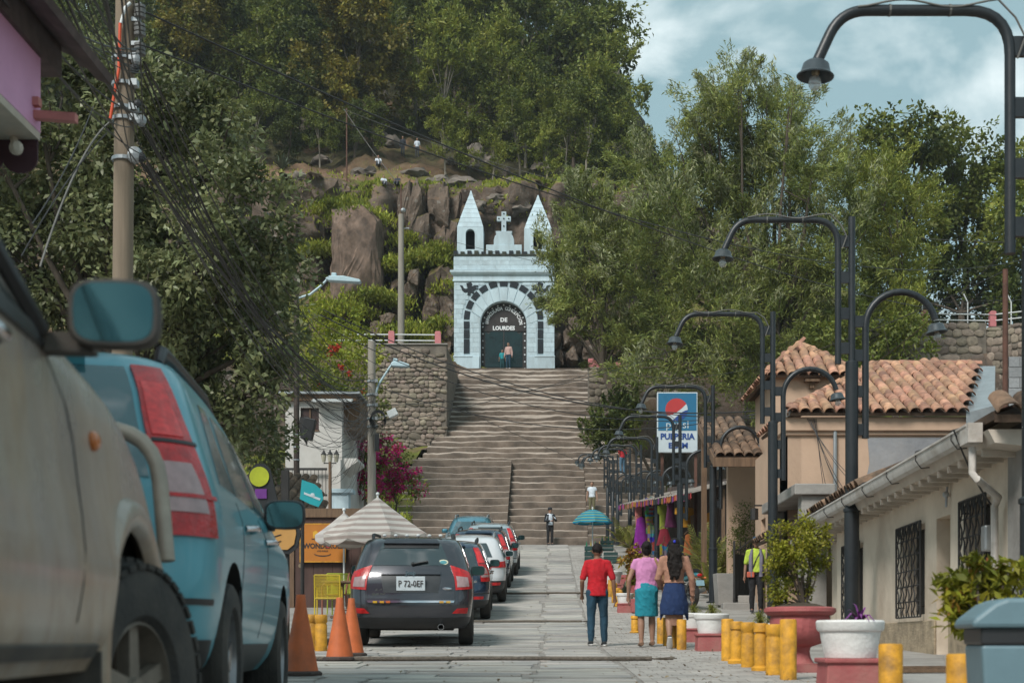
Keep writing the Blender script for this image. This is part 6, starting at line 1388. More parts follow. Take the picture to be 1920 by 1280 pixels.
        mb = MB(); MX = Matrix.Rotation(R(90), 4, 'X'); mb.lathe([(.03, -.12), (.045, -.12), (.048, .1), (.038, .1), (.036, -.05)], 16, (.44, .06, .30), MX, cap=False); mb.build('exhaust', M_chrome, o)
        mb = MB()
        for i in range(6): mb.ball((-.42 + i * .168, .62, 1.655), (.03, .03, .022), 8, 5)
        mb.build('roof_studs', M_rail, o)['kind'] = 'stuff'
        # stickers along chrome strip
        for i, (x, c) in enumerate(((-.52, (.6, .35, .02)), (-.42, (.6, .3, .02)), (-.33, (.55, .12, .02)), (.45, (.55, .3, .05)), (.55, (.5, .3, .05)))):
            q = S.P(.668, 0); mb = MB(); mb.box((x, q.y + .0 - .022 + .05 * x * x, .667), (.06, .006, .03)); mb.build('bumper_sticker', pm('bst%d' % i, c, .6), o)
    elif kind == 'crv':
        P([(-1.22, 1.06), (1.22, 1.06), (1.18, 1.535), (-1.18, 1.535)], .006, gl, 'rear_window', 24, 8)
        P([(-.84, 1.54), (.84, 1.54), (.82, 1.60), (-.82, 1.60)], .06, col_m, 'spoiler', 14, 3)
        for s in (1, -1):
            t = P([(s * 1.28, .84), (s * 1.88, .84), (s * 1.56, 1.54), (s * 1.24, 1.54)], .014, M_tail, 'tail_light', 8, 14)
            P([(s * 1.29, .93), (s * 1.72, .93), (s * 1.60, 1.12), (s * 1.29, 1.12)], .02, M_tailw, 'lens', 8, 5, t)
            P([(s * 1.28, .985), (s * 1.84, .985), (s * 1.83, 1.0), (s * 1.28, 1.0)], .024, M_tail, 'lens_band', 8, 2, t)
            P([(s * 1.285, 1.20), (s * 1.74, 1.20), (s * 1.735, 1.215), (s * 1.285, 1.215)], .018, M_black, 'lens_divider', 6, 1, t)
            P([(s * 1.30, 1.23), (s * 1.60, 1.23), (s * 1.50, 1.46), (s * 1.28, 1.46)], .018, pm('bright_red_lens', (.62, .03, .03), .2, var=.25, scale=30, coat=.4), 'lens', 6, 6, t)
            P([(s * .95, .47), (s * 1.45, .47), (s * 1.45, .53), (s * .95, .53)], .010, M_tail, 'reflector', 6, 2)
        P([(-.72, .90), (.72, .90), (.72, .94), (-.72, .94)], .025, M_chrome, 'chrome_strip', 12, 2)
        P([(-.45, .66), (.45, .66), (.45, .88), (-.45, .88)], .006, pm('plate_recess', (.035, .038, .042), .4), 'plate_recess', 8, 4)
        q = S.P(.76, 0); mb = MB(); mb.box((0, q.y - .02, .765), (.40, .015, .18)); mb.build('number_plate', M_plate, o, bevel=.006)
        P([(-1.9, .575), (1.9, .575), (1.9, .60), (-1.9, .60)], .004, M_black, 'bumper_crease', 26, 2)
    elif kind == 'escape':
        P([(-1.05, 1.16), (1.05, 1.16), (.9, 1.50), (-.9, 1.50)], .006, gl, 'rear_window', 18, 6)
        for s in (1, -1):
            t = P([(s * .80, .92), (s * 1.9, .90), (s * 1.88, 1.06), (s * .90, 1.03)], .014, M_tail, 'tail_light', 10, 4)
            P([(s * .88, .95), (s * 1.25, .94), (s * 1.25, 1.03), (s * .95, 1.01)], .02, M_tailw, 'lens', 6, 3, t)
            P([(s * .95, .47), (s * 1.45, .47), (s * 1.45, .54), (s * .95, .54)], .010, M_tail, 'reflector', 6, 2)
        P([(-1.9, .28), (1.9, .28), (1.9, .58), (-1.9, .58)], .007, M_black, 'grey_bumper', 26, 4)
        q = S.P(.80, 0); mb = MB(); mb.box((0, q.y - .02, .80), (.40, .015, .18)); mb.build('number_plate', M_plate, o, bevel=.006)
    # tailgate seams
    for s in (1, -1): P([(s * .995, .62), (s * 1.005, .62), (s * 1.005, .84), (s * .995, .84)], .003, M_black, 'seam', 1, 5)
    # side glass
    for s in (1, -1):
        yw = [(.52, .70, 1.02, 1.10), (1.14, 1.22, 2.02, 1.96), (2.10, 2.05, 3.02, 2.66)]
        if kind == 'crv': yw[0] = (.62, .86, 1.10, 1.06)
        for (a0, a1, b0, b1) in yw:
            zb, zt = 1.09, 1.46
            c = [(s * S.uy(zb, a0), zb), (s * S.uy(zb, b0), zb), (s * S.uy(zt, b1), zt), (s * S.uy(zt, a1), zt)]
            P(c, .006, gl, 'side_window', 8, 6)
        for yy in (1.10, 2.06): P([(s * S.uy(.45, yy), .45), (s * S.uy(.45, yy + .008), .45), (s * S.uy(1.06, yy + .008), 1.06), (s * S.uy(1.06, yy), 1.06)], .002, M_black, 'door_seam', 1, 8)
        for yy in (1.35, 2.30):
            q = S.P(.96, s * S.uy(.96, yy)); mb = MB(); mb.tube([q + Vector((s * .0, -.02, 0)), q + Vector((s * .045, .02, .005)), q + Vector((s * .045, .14, .005)), q + Vector((0, .18, 0))], .016, 7); mb.build('door_handle', M_chrome if kind != 'escape' else col_m, o, smooth=50)
        zr = 1.63 if kind == 'jeep' else 1.65; q = S.w(1.58) - .08
        mb = MB(); mb.tube([(s * q, .78, zr - .03), (s * q, .86, zr + .035), (s * q, 1.1, zr + .05), (s * q, 2.2, zr + .06), (s * q, 2.42, zr + .01), (s * q, 2.5, zr - .03)], [.02, .03, .024, .024, .024, .015], 8); mb.build('roof_rail', M_black if kind != 'escape' else M_steel, o, smooth=50)
    S.patch([(-4.95, 1.07), (4.95, 1.07), (4.85, 1.50), (-4.85, 1.50)], .005, 2, 2)
    mb = MB(); vs = []; nz_, nu_ = 6, 16
    for j in range(nz_ + 1):
        z = 1.09 + .40 * j / nz_
        for i in range(nu_ + 1):
            x = -1 + 2 * i / nu_; u = 5 - abs(x) * 1.4 if abs(x) > 0 else 5.0; p = S.P(z, u if x >= 0 else -u); n = Vector((0, .8, .5)).normalized(); vs.append(p + n * .008)
    mb.add(vs, [(j * (nu_ + 1) + i, j * (nu_ + 1) + i + 1, (j + 1) * (nu_ + 1) + i + 1, (j + 1) * (nu_ + 1) + i) for j in range(nz_) for i in range(nu_)]); mb.build('windscreen', gl, o, smooth=50)
    for s in (1, -1): P([(s * 3.35, .78), (s * 4.2, .78), (s * 4.15, .92), (s * 3.4, .93)], .012, M_tailw, 'headlight', 8, 3)
    P([(-4.98, .5), (4.98, .5), (4.98, .75), (-4.98, .75)], .006, M_black, 'grille', 2, 2) if False else None
    mirror_part(o, (.985, 2.62, 1.14), (.23, .165), M_black if kind == 'crv' else col_m)
    return o
PT_teal = paint('teal_car_paint', (.075, .31, .385), .38, .0, .45, (.11, .29, .34), .3)
PT_grey = paint('graphite_car_paint', (.040, .042, .052), .25, .4, 1.0, (.07, .065, .06), .3)
PT_navy = paint('navy_car_paint', (.010, .028, .060), .22, .3, 1.0)
PT_white = paint('white_car_paint', (.58, .60, .62), .3, 0, 1.0, (.4, .38, .34), .3)
PT_silver = paint('silver_car_paint', (.40, .47, .50), .28, .5, 1.0)
PT_blue = paint('blue_car_paint', (.05, .19, .26), .28, .3, 1.0)
def yaw_place(px_right, d, psi, half):  # world location of the middle of the rear bumper
    X = (px_right - CX) / F * d; return (X - half * math.cos(psi), d, G(d) + .015)
CARS = 'cars parked along the left side of the street'
suv('parked_car', (-2.20, 5.28, G(6.0) + .045), R(6), 'teal sport utility car with tall red tail lights behind the dusty pickup', 'car', PT_teal, 'crv', CARS, G_clear)
def on_slope(o, y):
    s = math.atan((G(y + 3) - G(y + .8)) / 2.2); o.rotation_euler = (s, 0, o.rotation_euler[2]); o.location.z = G(y + .86) - .86 * math.tan(s) + .018
c_ = suv('parked_car', yaw_place(886, 21.0, 0, .905), R(3.0), 'dark grey sport utility car with plate P 72-0EF beside the cones', 'car', PT_grey, 'jeep', CARS); on_slope(c_, 21.0)
c_ = suv('parked_car', yaw_place(918, 30.2, 0, .905), R(1.6), 'navy sport utility car with tall red tail lights ahead of the dark grey car', 'car', PT_navy, 'crv', CARS); on_slope(c_, 30.2)
c_ = suv('parked_car', yaw_place(948, 35.6, 0, .905), R(1.4), 'white sport utility car with dark bumper between two navy cars', 'car', PT_white, 'escape', CARS); on_slope(c_, 35.6)
c_ = suv('parked_car', yaw_place(956, 40.8, 0, .905), 0, 'navy sport utility car parked ahead of the white car', 'car', PT_navy, 'crv', CARS); on_slope(c_, 40.8)
c_ = suv('parked_car', yaw_place(970, 46.4, 0, .905), 0, 'silver sport utility car parked near the foot of the stairs', 'car', PT_silver, 'crv', CARS, G_clear); on_slope(c_, 46.4)
c_ = suv('parked_car', (-3.05, 56.6, G(56)), R(180), 'blue car facing downhill beyond the silver car', 'car', PT_blue, 'escape', CARS, G_clear); c_.rotation_euler = (-math.atan(.115), 0, R(180)); c_.location.z = G(55.7) + .12
# --- dusty pickup
def mud_paint():
    m, t, N, Lk, b = node_mat('dusty_pickup_paint'); b.inputs['Roughness'].default_value = .5; co = N.new('ShaderNodeTexCoord').outputs['Object']
    def nz(sc, st, det=9):
        q = N.new('ShaderNodeMapping'); q.inputs['Scale'].default_value = st; Lk(co, q.inputs['Vector']); n = N.new('ShaderNodeTexNoise'); n.inputs['Scale'].default_value = sc; n.inputs['Detail'].default_value = det; n.inputs['Roughness'].default_value = .68; Lk(q.outputs['Vector'], n.inputs['Vector']); return n.outputs['Fac']
    def rg(v, a_, c_, o0=0.0, o1=1.0):
        r = N.new('ShaderNodeMapRange'); r.inputs['From Min'].default_value = a_; r.inputs['From Max'].default_value = c_; r.inputs['To Min'].default_value = o0; r.inputs['To Max'].default_value = o1; Lk(v, r.inputs['Value']); return r.outputs['Result']
    def mx_(f, A_, B_):
        q = N.new('ShaderNodeMix'); q.data_type = 'RGBA'; Lk(f, q.inputs['Factor'])
        for s_, x in (('A', A_), ('B', B_)):
            if isinstance(x, tuple): q.inputs[s_].default_value = x + (1,)
            else: Lk(x, q.inputs[s_])
        return q.outputs['Result']
    sp = N.new('ShaderNodeSeparateXYZ'); Lk(co, sp.inputs[0])
    base = mx_(rg(nz(5, (1, 1, .18)), .36, .64), (.27, .262, .258), (.41, .385, .355))
    ad = N.new('ShaderNodeMath'); ad.operation = 'ADD'; Lk(rg(sp.outputs['Z'], 1.35, .55, 0.0, .75), ad.inputs[0]); Lk(rg(nz(2.6, (1, 1, .5)), .35, .68, -.35, .55), ad.inputs[1])
    fac = rg(ad.outputs[0], .05, .75, 0.0, .95); c = mx_(fac, base, mx_(rg(nz(9, (1, 1, 1)), .35, .65), (.26, .185, .125), (.37, .28, .20)))
    Lk(c, b.inputs['Base Color']); Lk(rg(fac, 0, 1, .22, .55), b.inputs['Roughness']); b.inputs['Coat Weight'].default_value = .35; b.inputs['Coat Roughness'].default_value = .12
    bp = N.new('ShaderNodeBump'); bp.inputs['Strength'].default_value = .15; bp.inputs['Distance'].default_value = .01; Lk(nz(40, (1, 1, 1)), bp.inputs['Height']); Lk(bp.outputs['Normal'], b.inputs['Normal']); return m
M_dust = mud_paint()
M_dust2 = pm('dusty_trim', (.06, .055, .05), .7, var=.3, scale=5, dirt=(.18, .14, .10), dirt_amt=.6)
psi = R(6.5); RM = Matrix.Rotation(psi, 3, 'Z'); fw = Vector((-1.225, 4.25, 0)); base = fw - RM @ Vector((.90, 4.42, 0))
tk = empty('pickup_truck', (base.x, base.y, G(3) + .01), psi, 'dusty grey-brown pickup truck with bull bar parked behind the teal car', 'pickup', CARS)
S = Shell([.46, .56, .70, .82, .94, 1.04, 1.12, 1.20, 1.27, 1.34, 1.48, 1.62, 1.72, 1.77, 1.79], [.85, .895, .90, .885, .865, .855, .85, .84, .825, .80, .755, .70, .64, .52, .3], [1.55] * 10 + [1.57, 1.6, 1.66, 1.8, 2.1], [5.22, 5.27, 5.28, 5.26, 5.22, 5.16, 5.02, 4.75, 4.0, 3.62, 3.35, 3.08, 2.9, 2.7, 2.4], .10, [.30, .34, .36, .38, .42, .46, .50, .52, .5, .42, .36, .34, .34, .3, .2])
b = S.body(48).build('body', [M_dust, M_under], tk); cut = []
mb = MB(); mb.lathe([(.475, -1.3), (.475, 1.3)], 40, (0, 4.42, .42), Matrix.Rotation(R(90), 4, 'Y')); c = mb.build('cut', M_under); c.location = tk.location; c.rotation_euler = tk.rotation_euler; cut.append(c)
bpy.context.view_layer.update(); finish_boolean(b, cut)
mb = MB(); mb.box2((-.60, 1.0, .40), (.60, 5.0, .62)); mb.box2((-.5, 3.6, .6), (.5, 5.0, 1.0)); mb.build('chassis', M_under, tk)
mb = MB(); mb.box2((-.86, -.2, .55), (.86, 1.50, 1.15)); bed = mb.build('bed', M_dust, tk, bevel=.05); mb = MB(); mb.box2((-.78, -.1, .75), (.78, 1.42, 1.16)); mb.build('bed_liner', M_under, bed)
add_wheels(tk, .80, .75, 4.42, .385, W_truck, R(-17))
for s in (1, -1):
    mb = MB(); P_ = [Vector((s * .872, 4.42 + .49 * math.cos(a), .42 + .49 * math.sin(a))) for a in np.linspace(R(-12), R(192), 28)]; mb.tube(P_, [(.035, .05)] * 28, 8); mb.build('wheel_arch_flare', M_dust, tk, smooth=50)
    def uq(z, y): return s * S.uy(z, y)
    S.patch([(uq(1.22, 1.66), 1.22), (uq(1.22, 2.30), 1.22), (uq(1.64, 2.26), 1.64), (uq(1.64, 1.74), 1.64)], .006, 8, 6).build('side_window', G_clear, tk, smooth=50)
    S.patch([(uq(1.24, 2.36), 1.24), (uq(1.24, 3.34), 1.24), (uq(1.64, 2.80), 1.64), (uq(1.64, 2.34), 1.64)], .006, 10, 6).build('side_window', glass('blue_grey_glass', (.015, .05, .058), .2), tk, smooth=50)
    S.patch([(uq(1.20, 2.30), 1.20), (uq(1.20, 3.40), 1.20), (uq(1.24, 3.36), 1.24), (uq(1.24, 2.30), 1.24)], .012, 12, 2).build('window_trim', M_black, tk, smooth=50)
    mb = MB(); mb.tube([S.P(1.24, uq(1.24, 3.40)) + Vector((s * .012, 0, 0)), S.P(1.45, uq(1.45, 3.10)) + Vector((s * .012, 0, 0)), S.P(1.66, uq(1.66, 2.82)) + Vector((s * .012, 0, 0))], .022, 7); mb.build('pillar_trim', M_black, tk)
    for yy in (2.32, 3.46): S.patch([(uq(.5, yy), .5), (uq(.5, yy + .008), .5), (uq(1.19, yy + .008), 1.19), (uq(1.19, yy), 1.19)], .002, 1, 8).build('door_seam', M_black, tk)
    for yy in (2.86, 1.75):
        q = S.P(1.10, uq(1.10, yy)); mb = MB(); mb.box(q, (.03, .15, .07)); h_ = mb.build('door_handle', M_black, tk, bevel=.01); mb = MB(); mb.tube([q + Vector((s * .005, -.06, .02)), q + Vector((s * .04, -.03, .025)), q + Vector((s * .04, .05, .025)), q + Vector((s * .005, .075, .02))], .014, 7); mb.build('handle_grip', M_chrome, h_, smooth=50)
    q = S.P(1.06, uq(1.06, 3.92)); mb = MB(); mb.ball(q + Vector((s * .004, 0, 0)), (.018, .045, .028), 10, 6); mb.build('side_indicator', M_amber, tk, smooth=60)
    S.patch([(s * 3.45, .92), (s * 4.3, .92), (s * 4.25, 1.10), (s * 3.5, 1.12)], .014, 8, 4).build('headlight', M_tailw, tk, smooth=50)
    mb = MB(); mb.tube(arc_path([(s * .18, 5.36, .62), (s * .18, 5.40, 1.30), (s * .80, 5.33, 1.30), (s * .85, 5.27, .82)], .2, 6), .029, 10); mb.build('bull_bar_loop', pm('dusty_chrome', (.33, .29, .24), .5, var=.2, metal=.3, dirt=(.22, .17, .12), dirt_amt=.8), tk, smooth=60)
    S.patch([(uq(.50, 2.0), .50), (uq(.50, 3.78), .50), (uq(.53, 3.78), .53), (uq(.53, 2.0), .53)], .012, 14, 2).build('rocker_strip', M_dust2, tk, smooth=50)
    mb = MB(); mb.box((s * .84, 3.86, .36), (.02, .02, .30)); mb.box((s * .78, 3.85, .34), (.24, .015, .34)); mb.build('mud_flap', M_dust2, tk)
mb = MB(); mb.tube([(-.62, 5.40, .92), (.62, 5.40, .92)], .03, 8); mb.tube([(-.66, 5.36, .70), (.66, 5.36, .70)], .04, 8); mb.build('bull_bar_rail', M_chrome, tk)
S.patch([(-1.9, 1.28), (1.9, 1.28), (1.85, 1.62), (-1.85, 1.62)], .006, 16, 5).build('rear_window', G_clear, tk, smooth=50)
mirror_part(tk, (1.02, 3.36, 1.275), (.205, .155), M_dust2)
# --- parked motorcycle
mo = empty('motorcycle', (3.25, 33.2, G(33.5) + .08), R(20), 'black and teal motorcycle parked beside the lamp post', 'motorcycle')
M_mteal = paint('motorcycle_teal', (.03, .20, .24)); MXr = Matrix.Rotation(R(90), 4, 'Y')
for y in (.0, 1.28):
    mb = MB(); mb.lathe([(.22, -.05), (.29, -.055), (.305, 0), (.29, .055), (.22, .05)], 26, (0, y, .305), MXr, cap=False); w_ = mb.build('wheel', M_rubber, mo, smooth=50)
    mb = MB(); mb.lathe([(.225, -.03), (.225, .03), (.20, .03), (.20, -.03)], 26, (0, y, .305), MXr, cap=False)
    for k in range(6): a = k * math.pi / 3; mb.tube([(0, y, .305), (0, y + .21 * math.cos(a), .305 + .21 * math.sin(a))], .014, 5)
    mb.build('rim', M_steel, w_)
mb = MB(); mb.tube([(0, .1, .42), (0, .55, .55), (0, 1.0, .78), (0, 1.12, .92)], .05, 8); mb.box((0, .62, .38), (.24, .42, .30)); mb.tube([(.07, 0, .3), (.06, .5, .36)], .025, 6); mb.tube([(-.07, 0, .3), (-.06, .5, .36)], .025, 6); mb.build('frame', M_black, mo, smooth=50)
mb = MB(); mb.ball((0, .80, .80), (.14, .26, .13), 14, 9); mb.build('fuel_tank', M_mteal, mo, smooth=60)
mb = MB(); mb.tube([(0, -.22, .86), (0, .1, .80), (0, .55, .76)], [(.10, .04), (.14, .06), (.10, .05)], 10); mb.build('seat', M_black, mo, smooth=50)
mb = MB(); mb.tube([(0, -.42, .74), (0, -.15, .76), (0, .3, .68)], [(.05, .04), (.10, .07), (.10, .07)], 10); mb.build('tail_fairing', M_mteal, mo, smooth=50)
mb = MB(); mb.ball((0, -.42, .74), (.07, .03, .04), 10, 6); mb.build('tail_light', M_tail, mo)
mb = MB(); mb.box((0, -.44, .56), (.2, .012, .13), Matrix.Rotation(R(-15), 4, 'X')); mb.build('number_plate', pm('plate_blue', (.25, .42, .5), .5), mo)
for s in (1, -1):
    mb = MB(); mb.ball((s * .16, -.36, .68), (.035, .045, .03), 8, 6); mb.tube([(0, -.34, .69), (s * .14, -.36, .68)], .01, 5); mb.build('indicator', M_amber, mo)
    mb = MB(); mb.tube([(0, 1.05, .98), (s * .2, .98, 1.06), (s * .36, .86, 1.04)], .014, 6); mb.tube([(s * .30, .90, 1.05), (s * .33, .90, 1.22)], .008, 5); mb.ball((s * .34, .90, 1.24), (.06, .015, .04), 8, 6); mb.build('handlebar', M_black, mo)
    mb = MB(); mb.tube([(s * .08, 1.28, .305), (s * .07, 1.10, .85)], .024, 7); mb.build('fork', M_steel, mo)
mb = MB(); mb.tube([(.12, .5, .28), (.15, .1, .34), (.16, -.3, .42)], [.025, .05, .055], 10); mb.build('exhaust', M_steel, mo, smooth=50)
mb = MB(); mb.ball((0, 1.16, .88), (.10, .09, .12), 10, 7); mb.build('headlight', M_black, mo, smooth=60)
# ================================================================== PEOPLE
SK = pm('brown_skin', (.20, .10, .062), .55, var=.08, scale=6)
SK2 = pm('light_brown_skin', (.30, .165, .11), .55, var=.08, scale=6)
HAIR = pm('black_hair', (.012, .009, .008), .75, spec=.2, var=.4, scale=40, stretch=(1, 1, .15), bump=.4, bscale=60)
def clothm(n, c, b=.5): return pm('wear_' + n, c, .9, var=.14, scale=7, bump=b, bscale=11, det=4)
def remesh(mb, name, mat, parent, vox, smooth_it=4, wr=0.0):
    o = mb.build(name, mat, parent); m = o.modifiers.new('r', 'REMESH'); m.mode = 'VOXEL'; m.voxel_size = vox; m.use_smooth_shade = True
    s = o.modifiers.new('s', 'SMOOTH'); s.factor = .5; s.iterations = smooth_it
    dg = bpy.context.evaluated_depsgraph_get(); me = bpy.data.meshes.new_from_object(o.evaluated_get(dg)); o.modifiers.clear(); o.data = me; me.polygons.foreach_set('use_smooth', [True] * len(me.polygons))
    if wr and vox < .018:
        sd_ = hash(name) % 7 + len(me.vertices) % 13
        nn = [v.normal.copy() for v in me.vertices]
        for v, n_ in zip(me.vertices, nn):
            q = v.co; w_ = 1 - abs(noise.noise(Vector((q.x * 9 + sd_, q.y * 9, q.z * 7 + q.x * 6)))) * 2; v.co = q + n_ * wr * (w_ * w_ * w_ - .3 + .5 * noise.noise(Vector((q.x * 22, q.y * 22, q.z * 9 + sd_))))
    return o
def limb(mb, pts, rad, n=12): mb.tube(pts, rad, n); mb.ball(pts[0], rad[0] if not isinstance(rad[0], tuple) else min(rad[0]), 10, 7); mb.ball(pts[-1], rad[-1] if not isinstance(rad[-1], tuple) else min(rad[-1]), 10, 7)
def hand(mb, w, dr, side, s=1.0, curl=.4):
    """w wrist, dr direction of the hand, side +1/-1"""
    w = Vector(w); dr = Vector(dr).normalized(); fw = Vector((0, 1, 0)); fw = (fw - dr * fw.dot(dr)).normalized(); out = dr.cross(fw)
    mb.tube([w, w + dr * .04 * s, w + dr * .085 * s], [(.020 * s, .026 * s), (.018 * s, .038 * s), (.015 * s, .040 * s)], 8, up=out)
    for k, (off, ln) in enumerate(((.030, .068), (.011, .078), (-.010, .073), (-.029, .056))):
        a = w + dr * .082 * s + fw * off * s; inw = -out * side * (1 if True else -1)
        b = a + dr * ln * .45 * s + inw * .012 * s * curl; c = b + dr * ln * .4 * s + inw * .03 * s * curl; d = c + dr * ln * .25 * s + inw * .03 * s * curl
        mb.tube([a, b, c, d], [.0095 * s, .009 * s, .0085 * s, .007 * s], 6)
    a = w + dr * .03 * s + fw * .034 * s; mb.tube([a, a + dr * .035 * s + fw * .025 * s, a + dr * .07 * s + fw * .03 * s], [.012 * s, .011 * s, .008 * s], 6)
def head(mb, c, s, yaw=0.0, tilt=0.0):
    M = Matrix.Rotation(yaw, 3, 'Z') @ Matrix.Rotation(tilt, 3, 'X'); c = Vector(c); P = lambda v: c + M @ (Vector(v) * s)
    mb.ball(c + M @ Vector((0, -.008 * s, .02 * s)), (.074 * s, .092 * s, .098 * s), 16, 12, M); mb.ball(P((0, .03, -.055)), (.052 * s, .058 * s, .062 * s), 12, 9, M)   # skull, jaw (face looks +Y)
    mb.tube([P((0, .085, .02)), P((0, .108, -.018)), P((0, .09, -.03))], [.010 * s, .016 * s, .012 * s], 7)                      # nose
    mb.tube([P((-.022, .084, -.058)), P((0, .092, -.06)), P((.022, .084, -.058))], [.006 * s, .010 * s, .006 * s], 6)           # mouth
    mb.tube([P((-.045, .075, .032)), P((0, .09, .034)), P((.045, .075, .032))], [.010 * s] * 3, 6)                               # brow
    for e in (-1, 1): mb.ball(P((e * .074, -.005, .0)), (.012 * s, .022 * s, .032 * s), 8, 6, M)
def eyes(parent, c, s, yaw=0.0, tilt=0.0):
    M = Matrix.Rotation(yaw, 3, 'Z') @ Matrix.Rotation(tilt, 3, 'X'); mb = MB()
    for e in (-1, 1): mb.ball(Vector(c) + M @ (Vector((e * .03, .082, .014)) * s), .011 * s, 8, 6)
    mb.build('eyes', pm('dark_eyes', (.02, .015, .012), .3), parent)
def person(loc, rz, label, H=1.55, vox=.011, skin=None, pose=None, top=None, bottom=None, hair='short', shoes=None, group=None, sleeve='short', extra=None):
    """figure faces local +Y. pose: dict of joint positions as fractions of H (x out, y forward, z up)"""
    s = H / 1.6; o = empty('person', loc, rz, label, 'person', group); skin = skin or SK
    J = dict(hipL=(-.052, 0, .52), hipR=(.052, 0, .52), kneeL=(-.056, .02, .285), kneeR=(.056, .02, .285), ankL=(-.058, -.005, .045), ankR=(.058, -.005, .045), shL=(-.104, 0, .808), shR=(.104, 0, .808), elL=(-.142, -.015, .63), elR=(.142, -.015, .63), wrL=(-.155, .03, .475), wrR=(.155, .03, .475), neck=(0, -.005, .85), head=(0, .01, .925), chest=(0, 0, .73), waist=(0, 0, .62), pel=(0, 0, .53), toeL=None, toeR=None, yaw=0, tilt=0, footL=0, footR=0, handL=None, handR=None)
    J.update(pose or {}); q = lambda k: Vector(J[k]) * H
    W = (pose or {}).get('wide', 1.0); big = vox > .02
    mb = MB(); hc = q('head')
    head(mb, hc, s * 1.05, J['yaw'], J['tilt']); limb(mb, [q('chest') + Vector((0, 0, .06 * H)), q('neck'), hc + Vector((0, -.01, -.05)) * s], [.06 * s, .046 * s, .045 * s])
    mb.tube([q('pel') - Vector((0, 0, .03 * H)), q('pel'), q('waist'), q('chest'), q('chest') + Vector((0, 0, .075 * H)), q('neck') - Vector((0, 0, .005 * H))], [(.11 * s * W, .085 * s), (.135 * s * W, .10 * s), (.112 * s * W, .085 * s), (.135 * s * W, .095 * s), (.125 * s * W, .075 * s), (.05 * s, .05 * s)], 16, up=(0, 1, 0))
    for e in 'LR':
        limb(mb, [q('neck') - Vector((0, 0, .012 * H)), q('neck').lerp(q('sh' + e), .55) - Vector((0, 0, .004 * H)), q('sh' + e)], [.040 * s, .045 * s, .046 * s])
        limb(mb, [q('sh' + e), (q('sh' + e) + q('el' + e)) / 2, q('el' + e)], [.048 * s, .043 * s, .036 * s]); limb(mb, [q('el' + e), q('el' + e).lerp(q('wr' + e), .35), q('wr' + e)], [.036 * s, .036 * s, .025 * s])
        hd = J['hand' + e] or (q('wr' + e) - q('el' + e)); hand(mb, q('wr' + e), hd, 1 if e == 'R' else -1, s)
        limb(mb, [q('hip' + e), q('hip' + e).lerp(q('knee' + e), .5), q('knee' + e)], [.085 * s * W, .072 * s * W, .054 * s]); limb(mb, [q('knee' + e), q('knee' + e).lerp(q('ank' + e), .35), q('ank' + e)], [.052 * s, .056 * s, .034 * s])
        fa = J['foot' + e]; f = Matrix.Rotation(fa, 3, 'X') @ Vector((0, .15, -.03 * (1 - abs(fa)))) * s; mb.tube([q('ank' + e) + Vector((0, -.04, -.02)) * s, q('ank' + e) + Vector((0, .02, -.03)) * s, q('ank' + e) + f], [.032 * s, .036 * s, .022 * s], 8)
    remesh(mb, 'body', skin, o, vox); eyes(o, hc, s * 1.05, J['yaw'], J['tilt'])
    if top:
        mb = MB(); k = 1.13
        mb.tube([q('pel') + Vector((0, 0, J.get('hem', .0) * H)), q('waist'), q('chest'), q('chest') + Vector((0, 0, .07 * H)), q('neck') + Vector((0, 0, .004 * H))], [(.160 * s * W, .130 * s), (.132 * s * W * J.get('loose', 1.05), .108 * s), (.152 * s * W, .112 * s), (.145 * s * W, .09 * s), (.066 * s, .060 * s)], 18, up=(0, 1, 0))
        for e in 'LR':
            sh, el, wr = q('sh' + e), q('el' + e), q('wr' + e)
            limb(mb, [q('neck') - Vector((0, 0, .028 * H)), q('neck').lerp(sh, .55) - Vector((0, 0, .010 * H)), sh], [.045 * s, .052 * s, .054 * s]); limb(mb, [q('chest') + Vector((sh.x * .55, 0, 0)), sh - Vector((sh.x * .12, 0, .02 * H))], [.085 * s, .06 * s])
            if sleeve == 'short': limb(mb, [sh, sh.lerp(el, .45), sh.lerp(el, .82)], [.052 * s, .055 * s, .054 * s])
            elif sleeve == 'cap': limb(mb, [sh, sh.lerp(el, .35)], [.052 * s, .050 * s])
            else: limb(mb, [sh, el, wr.lerp(el, .06)], [.060 * s, .052 * s, .038 * s])
        remesh(mb, 'top', top, o, vox, 3, .0075)
    if bottom:
        kind, m = bottom; mb = MB()
        if kind == 'trousers':
            mb.tube([q('pel') - Vector((0, 0, .035 * H)), q('pel') + Vector((0, 0, .0)), q('waist') - Vector((0, 0, .03 * H))], [(.12 * s * W, .10 * s), (.142 * s * W, .112 * s), (.125 * s * W, .10 * s)], 16, up=(0, 1, 0))
            for e in 'LR': limb(mb, [q('hip' + e), q('hip' + e).lerp(q('knee' + e), .5), q('knee' + e)], [.093 * s * W, .08 * s * W, .066 * s]); limb(mb, [q('knee' + e), q('knee' + e).lerp(q('ank' + e), .4), q('ank' + e) + Vector((0, 0, .005))], [.065 * s, .062 * s, .05 * s])
        elif kind in ('skirt', 'flare'):
            z0 = J.get('skirt_hem', .27) * H; wz = q('waist').z - .02 * H; w1 = .15 if kind == 'skirt' else .20
            mb.tube([(0, .01, z0), (0, .005, z0 + .1 * H), q('pel') + Vector((0, -.01, 0)), Vector((0, 0, wz))], [(w1 * 1.04 * s * W, w1 * .86 * s), (w1 * 1.02 * s * W, w1 * .90 * s), (.160 * s * W, .135 * s), (.132 * s * W, .112 * s)], 22, up=(0, 1, 0))
            if kind == 'flare':
                for e in (-1, 1): mb.tube([(e * .13 * s, .02, z0 + .12 * H), (e * .175 * s, .02, z0 + .02 * H), (e * .20 * s, .02, z0 - .05 * H)], [(.05 * s, .07 * s), (.035 * s, .05 * s), (.012 * s, .02 * s)], 8)
